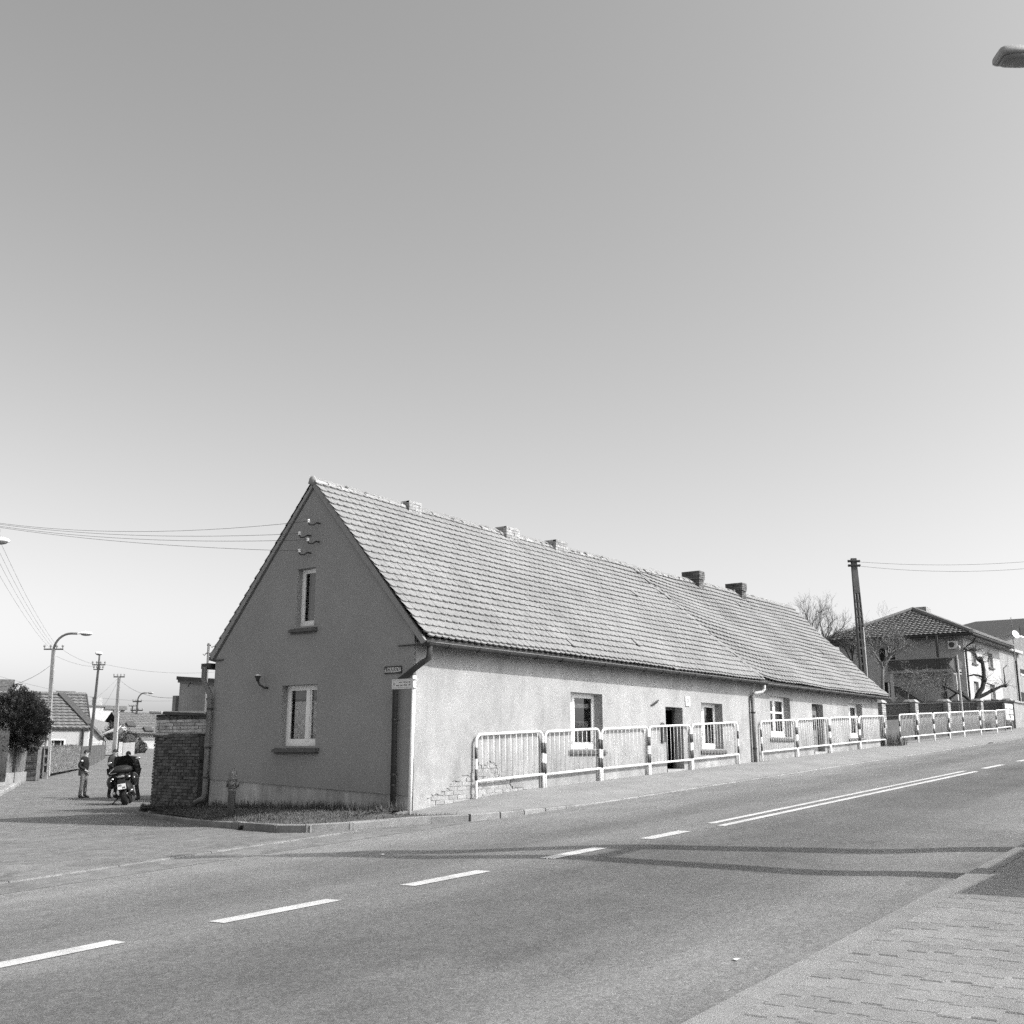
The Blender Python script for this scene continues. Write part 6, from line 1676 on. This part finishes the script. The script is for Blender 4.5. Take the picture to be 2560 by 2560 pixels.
# --- trees
def treebase(x, D, y=1850):
    p = atd(x, y, D); return V((p.x, p.y, zs(p.x) - .05))
def sync(x0, D, pts):
    return [treebase(x0, D)] + [atd(a, b, D) for a, b in pts]
bare_tree('bare_tree', 'tall bare tree spreading behind the far end of the cottage roof', treebase(2056, 78), sync(2056, 78, [(2052, 1690), (2046, 1645)]), .17, 'bark', 5, 2.1, .62, .09, (2, 4), shrink=.76)
bare_tree('bare_tree', 'fine-twigged pale bare tree in front of the hipped house', treebase(2222, 60), sync(2222, 60, [(2208, 1745), (2206, 1700), (2208, 1660)]), .12, 'bark_pale', 4, 1.5, .75, .02, (3, 5), shrink=.72, wob=.22)
bare_tree('bare_tree', 'low bare shrub tree between the cottage roof and the slotted pole', treebase(2122, 58), sync(2122, 58, [(2126, 1680), (2130, 1650)]), .08, 'bark_dark', 4, 1.2, .8, .02, (2, 4), shrink=.7, wob=.2)
# pollarded tree with knotty arms
D = 66
PT = thing('pollarded_tree', 'dark pollarded tree with knotty arms in front of the lit white wall', 'tree', treebase(2438, D))
trk = [treebase(2438, D), atd(2437, 1775, D), atd(2437, 1763, D)]
build(MB().tube(trk, [.26, .24, .2], 9), 'trunk', 'bark_dark', PT, True)
arms = [([(2437, 1765), (2441, 1750), (2445, 1736), (2456, 1720), (2460, 1700), (2459, 1675), (2456, 1655), (2450, 1648)], .17, .10), ([(2441, 1752), (2448, 1743), (2465, 1735), (2480, 1726), (2487, 1724), (2500, 1717), (2513, 1714)], .13, .07),
        ([(2436, 1766), (2425, 1752), (2412, 1740), (2400, 1734), (2388, 1730), (2372, 1720), (2360, 1716)], .12, .05), ([(2434, 1763), (2420, 1745), (2406, 1731), (2396, 1727), (2385, 1738), (2376, 1745)], .1, .05),
        ([(2459, 1694), (2447, 1689), (2435, 1687), (2420, 1690)], .07, .04), ([(2457, 1658), (2445, 1650), (2438, 1635), (2425, 1627), (2412, 1622)], .09, .05), ([(2513, 1714), (2511, 1690), (2508, 1672), (2516, 1664)], .035, .02), ([(2460, 1706), (2466, 1708), (2478, 1712)], .05, .03)]
for k, (pts, r0, r1) in enumerate(arms):
    P_ = [atd(a, b, D + .25 * sin(k * 2.1) * (i / len(pts))) for i, (a, b) in enumerate(pts)]
    a_ = build(MB().tube(P_, r0, 7, r1=r1), 'limb', 'bark_dark', PT, True)
    for q in (P_[-1],) + ((P_[len(P_) // 2],) if k < 3 else ()):
        build(MB().ell(q, (r1 * 1.9, r1 * 1.9, r1 * 1.7), 8, 6), 'knot', 'bark_dark', a_, True)
m = MB()
for tip, n_, L in ((atd(2450, 1648, D), 18, .9), (atd(2425, 1627, D), 46, .55), (atd(2513, 1714, D), 16, .8), (atd(2460, 1700, D), 16, .8), (atd(2487, 1722, D), 12, .7), (atd(2365, 1717, D), 14, .7), (atd(2436, 1627, D), 40, .5), (atd(2400, 1728, D), 8, .6), (atd(2470, 1655, D), 12, .7)):
    for k in range(n_):
        d = V((RND.gauss(0, .8), RND.gauss(0, .8), RND.uniform(-.2, 1))).normalized(); limb(m, tip, d, L * RND.uniform(.5, 1), .012, 1, .6, .03, 3, 3, (1, 3), .6)
build(m, 'twigs', 'bark', PT)['kind'] = 'stuff'
# twiggy climber below the balcony
m = MB()
for k in range(90):
    a = atd(lerp(2255, 2385, RND.random()), RND.uniform(1672, 1720), 70 + RND.uniform(-1, 1)); limb(m, a, V((RND.gauss(0, 1), RND.gauss(0, 1), RND.uniform(-.6, .4))), RND.uniform(.5, 1.1), .014, 2, .8, -.05, 3, 3, (2, 4), .65, wob=.25)
for k in range(3): m.tube([atd(2275 + k * 40, 1850, 70), atd(2270 + k * 42, 1740, 70), atd(2280 + k * 40, 1695, 70)], .04, 5)
CL = thing('climbing_shrub', 'tangled leafless climber hanging below the dark balcony', 'shrub', treebase(2300, 70)); build(m, 'branches', 'bark_pale', CL)
# weeds in the gap beyond the cottage
m = MB()
for k in range(700):
    x, y = RND.uniform(44.7, 46.3), RND.uniform(13.4, 15.4); blade(m, V((x, y, zs(x) - .03)), RND.uniform(.1, .6), .008, RND.uniform(.1, .8))
tag(build(m, 'weeds', 'grass'), 'tangle of dark weeds in the gap beyond the last cottage corner', 'weeds', kind='stuff')

# ================================================================== MOTORCYCLE AND THE THREE MEN
def skinned(name, mat, par, verts, edges, radii, sub=2, root=0):
    me = bpy.data.meshes.new(name); me.from_pydata([tuple(v) for v in verts], edges, []); me.update()
    o = link(name, me, mat, par)
    md = o.modifiers.new('Skin', 'SKIN'); md.use_smooth_shade = True
    lay = me.skin_vertices[0].data
    for i, r in enumerate(radii):
        rr = r if isinstance(r, tuple) else (r, r); lay[i].radius = rr; lay[i].use_root = (i == root)
    ss = o.modifiers.new('Subdivision', 'SUBSURF'); ss.levels = sub; ss.render_levels = sub
    dg = bpy.context.evaluated_depsgraph_get(); me2 = bpy.data.meshes.new_from_object(o.evaluated_get(dg)); o.modifiers.clear(); o.data = me2; me2.name = name
    if not me2.materials: me2.materials.append(MATS[mat])
    return o
def person(label, loc, face, J, coat, trousers, h=1.75, patch=False):
    """J: joint positions in a frame with x right, y forward, z up (metres for a 1.75 m body)"""
    P = thing('person', label, 'person', loc); s = h / 1.75
    fwd = V((face.x, face.y, 0)).normalized(); rgt = V((fwd.y, -fwd.x, 0))
    W = lambda p: rgt * (p[0] * s) + fwd * (p[1] * s) + V((0, 0, p[2] * s))
    base = dict(pel=(0, 0, .96), spi=(0, .0, 1.12), che=(0, .01, 1.32), nek=(0, .02, 1.49), hea=(0, .05, 1.60), crn=(0, .045, 1.70),
                shL=(-.19, 0, 1.42), elL=(-.25, -.03, 1.14), wrL=(-.24, .05, .90), hdL=(-.235, .07, .82), shR=(.19, 0, 1.42), elR=(.25, -.03, 1.14), wrR=(.24, .05, .90), hdR=(.235, .07, .82),
                hiL=(-.10, 0, .93), knL=(-.11, .03, .51), anL=(-.11, -.02, .09), toL=(-.12, .15, .035), hiR=(.10, 0, .93), knR=(.11, .03, .51), anR=(.11, -.02, .09), toR=(.12, .15, .035))
    base.update(J)
    names, verts, rad, edges = [], [], [], []
    def add(n, p, r): names.append(n); verts.append(W(p)); rad.append(r if not isinstance(r, tuple) else tuple(q * s for q in r)); return len(verts) - 1
    ix = {}
    R0 = dict(pel=(.15, .11), spi=(.135, .10), che=(.155, .11), nek=.055, hea=(.075, .09), crn=(.06, .072), shL=.062, elL=.042, wrL=.030, hdL=(.034, .018), hiL=.085, knL=.056, anL=.038, toL=(.042, .026))
    for n in base:
        r = R0.get(n) or R0[n[:-1] + 'L']; ix[n] = add(n, base[n], r)
    for a, b in (('pel', 'spi'), ('spi', 'che'), ('che', 'nek'), ('nek', 'hea'), ('hea', 'crn')): edges.append((ix[a], ix[b]))
    for S in 'LR':
        for a, b in (('che', 'sh' + S), ('sh' + S, 'el' + S), ('el' + S, 'wr' + S), ('wr' + S, 'hd' + S), ('pel', 'hi' + S), ('hi' + S, 'kn' + S), ('kn' + S, 'an' + S), ('an' + S, 'to' + S)): edges.append((ix[a], ix[b]))
        hd, wr = V(base['hd' + S]), V(base['wr' + S]); d = (hd - wr).normalized(); sd = d.cross(V((1, 0, 0))).normalized()
        for k, (o_, l_) in enumerate(((-.028, .062), (-.01, .075), (.01, .07), (.028, .055))):
            b = hd + sd * o_; m1_ = b + d * l_ * .55; m2_ = m1_ + (d * .7 + V((0, .6, 0))).normalized() * l_ * .45
            i1 = add('f', b + d * .01, .009 * s); i2 = add('f', m1_, .008 * s); i3 = add('f', m2_, .007 * s); edges += [(ix['hd' + S], i1), (i1, i2), (i2, i3)]
        th = wr.lerp(hd, .45) + sd * .045; t2_ = th + (d + sd * .4).normalized() * .05; i1 = add('f', th, .010 * s); i2 = add('f', t2_, .008 * s); edges += [(ix['wr' + S], i1), (i1, i2)]
    skinned('body', 'skin', P, verts, edges, rad, 2)
    def sub(name, mat, ns, es, ext, rr):
        vv = [W(base[n]) for n in ns]; ii = {n: k for k, n in enumerate(ns)}
        skinned(name, mat, P, vv, [(ii[a], ii[b]) for a, b in es], [tuple(q * s for q in (rr[n] if isinstance(rr[n], tuple) else (rr[n],) * 2)) for n in ns], 2)
    cr = dict(pel=(.185, .145), spi=(.18, .145), che=(.185, .14), nek=(.075, .075), shL=.085, shR=.085, elL=.062, elR=.062, wrL=.046, wrR=.046)
    sub('jacket', coat, ['pel', 'spi', 'che', 'nek', 'shL', 'elL', 'wrL', 'shR', 'elR', 'wrR'], [('pel', 'spi'), ('spi', 'che'), ('che', 'nek'), ('che', 'shL'), ('shL', 'elL'), ('elL', 'wrL'), ('che', 'shR'), ('shR', 'elR'), ('elR', 'wrR')], 0, cr)
    tr = dict(pel=(.16, .125), hiL=.10, hiR=.10, knL=.072, knR=.072, anL=.062, anR=.062)
    sub('trousers', trousers, ['pel', 'hiL', 'knL', 'anL', 'hiR', 'knR', 'anR'], [('pel', 'hiL'), ('hiL', 'knL'), ('knL', 'anL'), ('pel', 'hiR'), ('hiR', 'knR'), ('knR', 'anR')], 0, tr)
    for S in 'LR':
        a, t = V(base['an' + S]), V(base['to' + S]); hl = a + (a - t) * .28; hl.z = .04
        skinned('shoe', 'leather', P, [W(hl), W((a + V((0, 0, -.02)))), W(t), W(a + V((0, 0, .06)))], [(0, 1), (1, 2), (1, 3)], [(.045 * s, .04 * s), (.05 * s, .055 * s), (.046 * s, .032 * s), (.05 * s, .05 * s)], 2, 1)
    hc, ct = V(base['hea']), V(base['crn']); up_ = (ct - hc).normalized(); fy = V((0, 1, 0)); fy = (fy - up_ * fy.dot(up_)).normalized(); rx = fy.cross(up_)
    hm = MB()
    for k in range(9):
        for j in range(16):
            th, ph = 2 * pi * j / 16, pi / 2 * (1 - k / 8 * 1.25)
            q = rx * (.083 * cos(ph) * cos(th)) + fy * (.102 * cos(ph) * sin(th)) + up_ * (.10 * sin(ph))
            if q.dot(fy) > .045 and q.dot(up_) < .055: q = q * .86
            hm.v.append(tuple(W(hc + up_ * .035 - fy * .012 + q) + wpos(P)))
    for k in range(8):
        for j in range(16): hm.f.append((k * 16 + j, k * 16 + (j + 1) % 16, (k + 1) * 16 + (j + 1) % 16, (k + 1) * 16 + j))
    build(hm, 'hair', 'hair', P, True)
    fm_ = MB(); wp = wpos(P)
    fm_.ell(W(hc + fy * .098 - up_ * .0) + wp, (.012, .012, .018), 8, 6)
    build(fm_, 'nose', 'skin', P, True)
    for sg in (-1, 1):
        build(MB().ell(W(hc + rx * (.083 * sg) + up_ * .0) + wp, (.014, .02, .03), 8, 6), 'ear', 'skin', P, True)
        build(MB().ell(W(hc + rx * (.032 * sg) + fy * .085 + up_ * .025) + wp, (.012, .012, .008), 8, 5), 'eye', 'hair', P, True)
    build(MB().ell(W(hc + fy * .085 - up_ * .045) + wp, (.02, .012, .005), 8, 5), 'mouth', 'leather', P, True)
    if patch: build(MB().ell(W(V(base['shR']).lerp(V(base['elR']), .35) + V((.06, .02, 0))) + wp, (.045, .045, .035), 8, 5), 'sleeve_patch', 'plate_white', P, True)
    return P
DM = 40.0
def feet(x, y, D):
    p = atd(x, y, D); return V((p.x, p.y, gz(p.x, p.y) + .005))
# man on the left: side-on, hands in jacket pockets, looking right
person('man in a dark jacket and pale jeans standing side-on alone on the left', feet(205, 1988, DM), RT * .96 + FW * .1,
       dict(elL=(-.27, -.12, 1.15), wrL=(-.2, .1, 1.0), hdL=(-.17, .15, .96), elR=(.27, -.12, 1.15), wrR=(.2, .1, 1.0), hdR=(.17, .15, .96), hiL=(-.1, .0, .93), knL=(-.1, .06, .5), anL=(-.1, .06, .09), toL=(-.11, .24, .035), knR=(.1, -.01, .5), anR=(.1, -.06, .09), toR=(.1, .12, .035)), 'cloth_black', 'denim', 1.72, True)
# second man: behind the bike, turned right
person('man in a dark jacket standing left of the motorcycle, facing it', feet(278, 1987, DM), RT * .93 - FW * .36,
       dict(elL=(-.27, .02, 1.15), wrL=(-.16, .26, 1.12), hdL=(-.1, .33, 1.13), elR=(.28, .02, 1.15), wrR=(.16, .26, 1.1), hdR=(.1, .33, 1.1), knL=(-.12, .08, .5), anL=(-.15, .02, .09), toL=(-.17, .2, .035)), 'cloth_dark', 'cloth_black', 1.74)
# third man: right of the bike, bent over it, back of jacket towards us
person('man in black bending over the right side of the motorcycle', feet(331, 1994, 38.2), -RT * .75 + FW * .66,
       dict(spi=(0, .1, 1.10), che=(0, .26, 1.26), nek=(0, .38, 1.38), hea=(0, .46, 1.45), crn=(0, .50, 1.545), shL=(-.19, .30, 1.33), elL=(-.26, .45, 1.1), wrL=(-.2, .62, 1.02), hdL=(-.18, .7, 1.0), shR=(.19, .28, 1.33), elR=(.28, .22, 1.06), wrR=(.3, .2, .84), hdR=(.3, .21, .76),
            hiL=(-.1, 0, .93), knL=(-.12, .12, .52), anL=(-.12, -.02, .09), toL=(-.13, .16, .035), hiR=(.1, 0, .93), knR=(.11, .0, .5), anR=(.11, -.18, .09), toR=(.12, -.0, .035)), 'cloth_black', 'cloth_black', 1.82)

# --- motorcycle, seen from behind, leaning on its stand
mp = ground_at(314, 2013, lambda x, y: gz(x, y))
MC = thing('motorcycle', 'black touring motorcycle seen from behind, leaning on its side stand', 'motorcycle', mp)
mf = (FW * .97 + RT * -.24).normalized(); mr = V((mf.y, -mf.x, 0))
lean = Matrix.Rotation(radians(-11), 3, mf)
def mw(x, y, z): return mp + lean @ (mr * x + mf * y + V((0, 0, z)))       # x right, y forward, z up
def mtube(pts, r, n=8): return MB().tube([mw(*p) for p in pts], r, n)
def wheel(yc, R, w):
    ty = MB(); n = 28
    profl = [(R - .085, -.36), (R - .05, -.5), (R - .015, -.38), (R, -.15), (R, .15), (R - .015, .38), (R - .05, .5), (R - .085, .36)]
    for k in range(n):
        a = 2 * pi * k / n
        for r_, x_ in profl: ty.v.append(tuple(mw(x_ * w, yc + cos(a) * r_, R + sin(a) * r_)))
    q = len(profl)
    for k in range(n):
        for j in range(q - 1): ty.f.append((k * q + j, k * q + j + 1, ((k + 1) % n) * q + j + 1, ((k + 1) % n) * q + j))
    w_ = build(ty, 'wheel', 'rubber', MC, True)
    rm = MB()
    for k in range(5):
        a = 2 * pi * k / 5; rm.tube([mw(0, yc, R), mw(0, yc + cos(a) * (R - .09), R + sin(a) * (R - .09))], .022, 5)
    rm.tube([mw(-.1, yc, R), mw(.1, yc, R)], .04, 10)
    rim = [mw(0, yc + cos(2 * pi * k / n) * (R - .09), R + sin(2 * pi * k / n) * (R - .09)) for k in range(n + 1)]
    rm.tube(rim, .02, 5, cap=False)
    build(rm, 'rim', 'steel_grey', w_, True)
wheel(0, .33, .2); wheel(1.5, .31, .13)
def blob(name, mat, c, r, par=MC):
    m = MB().ell((0, 0, 0), r, 16, 10); m.v = [tuple(mw(c[0] + a, c[1] + b, c[2] + d)) for a, b, d in m.v]; return build(m, name, mat, par, True)
def mbox(name, mat, x0, x1, y0, y1, z0, z1, par=MC, taper=0):
    return build(MB().hexa([mw(x0, y0, z0), mw(x1, y0, z0), mw(x1, y1, z0), mw(x0, y1, z0), mw(x0 + taper, y0, z1), mw(x1 - taper, y0, z1), mw(x1 - taper, y1, z1), mw(x0 + taper, y1, z1)]), name, mat, par)
blob('engine', 'moto_matt', (0, .75, .48), (.23, .35, .26))
blob('fuel_tank', 'moto_paint', (0, .72, .92), (.2, .34, .17))
blob('seat', 'leather', (0, .22, .88), (.18, .42, .09))
blob('tail_unit', 'moto_paint', (0, -.12, .88), (.17, .34, .13))
blob('tail_bag', 'moto_matt', (-.0, -.1, 1.06), (.34, .26, .15))
for sg in (-1, 1):
    blob('pannier', 'moto_paint', (sg * .34, .0, .74), (.13, .30, .2))
    build(mtube([(sg * .2, .9, .25), (sg * .24, .3, .28), (sg * .25, -.05, .36), (sg * .25, -.35, .42)], .055, 10), 'exhaust', 'moto_matt', MC, True)
    build(mtube([(sg * .25, -.35, .42), (sg * .25, -.37, .424)], .05, 12), 'exhaust_tip', 'chrome', MC, True)
    blob('turn_signal', 'lamp_white', (sg * .24, -.38, .84), (.035, .02, .025))
    build(mtube([(sg * .12, 1.1, 1.12), (sg * .36, .98, 1.15), (sg * .42, .9, 1.13)], .018, 6), 'handlebar', 'black_iron', MC, True)
    mi = build(mtube([(sg * .3, 1.05, 1.16), (sg * .4, 1.08, 1.32)], .01, 5), 'mirror_arm', 'black_iron', MC, True)
    blob('mirror', 'chrome', (sg * .43, 1.07, 1.34), (.075, .015, .05), mi)
    build(mtube([(sg * .1, 1.18, 1.0), (sg * .1, 1.5, .33)], .03, 8), 'fork', 'chrome', MC, True)
    build(mtube([(sg * .12, .45, .42), (sg * .12, 0, .34)], .035, 6), 'swing_arm', 'moto_matt', MC, True)
fm_ = MB(); us = frange(-1, 1, 10)
fm_.grid(lambda u, v: mw(u * lerp(.40, .26, v), 1.22 - (u * u) * .22 - v * .12, lerp(.72, 1.24, v)), us, frange(0, 1, 6)); build(fm_, 'fairing', 'moto_paint', MC, True)
fm_ = MB(); fm_.grid(lambda u, v: mw(u * lerp(.30, .2, v * v), 1.16 - (u * u) * .16 - v * .3, lerp(1.22, 1.5, v)), us, frange(0, 1, 6)); build(fm_, 'windscreen', 'moto_matt', MC, True)
pl_ = mbox('number_plate', 'plate_white', -.12, .12, -.46, -.445, .50, .66); 
for i in range(6): mbox('plate_character', 'sign_dark', -.1 + i * .034 + .004, -.1 + i * .034 + .026, -.4635, -.4605, .52 + (.07 if i < 3 else 0), .57 + (.07 if i < 3 else 0), pl_)
mbox('plate_holder', 'moto_matt', -.13, .13, -.44, -.3, .48, .80, taper=.03)
blob('tail_lamp', 'lamp_bowl', (0, -.42, .87), (.12, .05, .04))
build(MB().tube([mw(-.15, .5, .3), V((mw(-.45, .35, 0).x, mw(-.45, .35, 0).y, mp.z))], .018, 6), 'side_stand', 'black_iron', MC)
build(mtube([(-.2, -.2, .98), (-.3, -.36, 1.0), (-.1, -.44, 1.0)], .012, 5), 'luggage_rack', 'chrome', MC)
wc = MB().grid(lambda u, v: mw(-.34 + u * .16, -.28 + v * .1, 1.02 + u * .12 + .02 * sin(v * 6)), frange(0, 1, 4), frange(0, 1, 4)); build(wc, 'white_cloth', 'plate_white', MC, True)
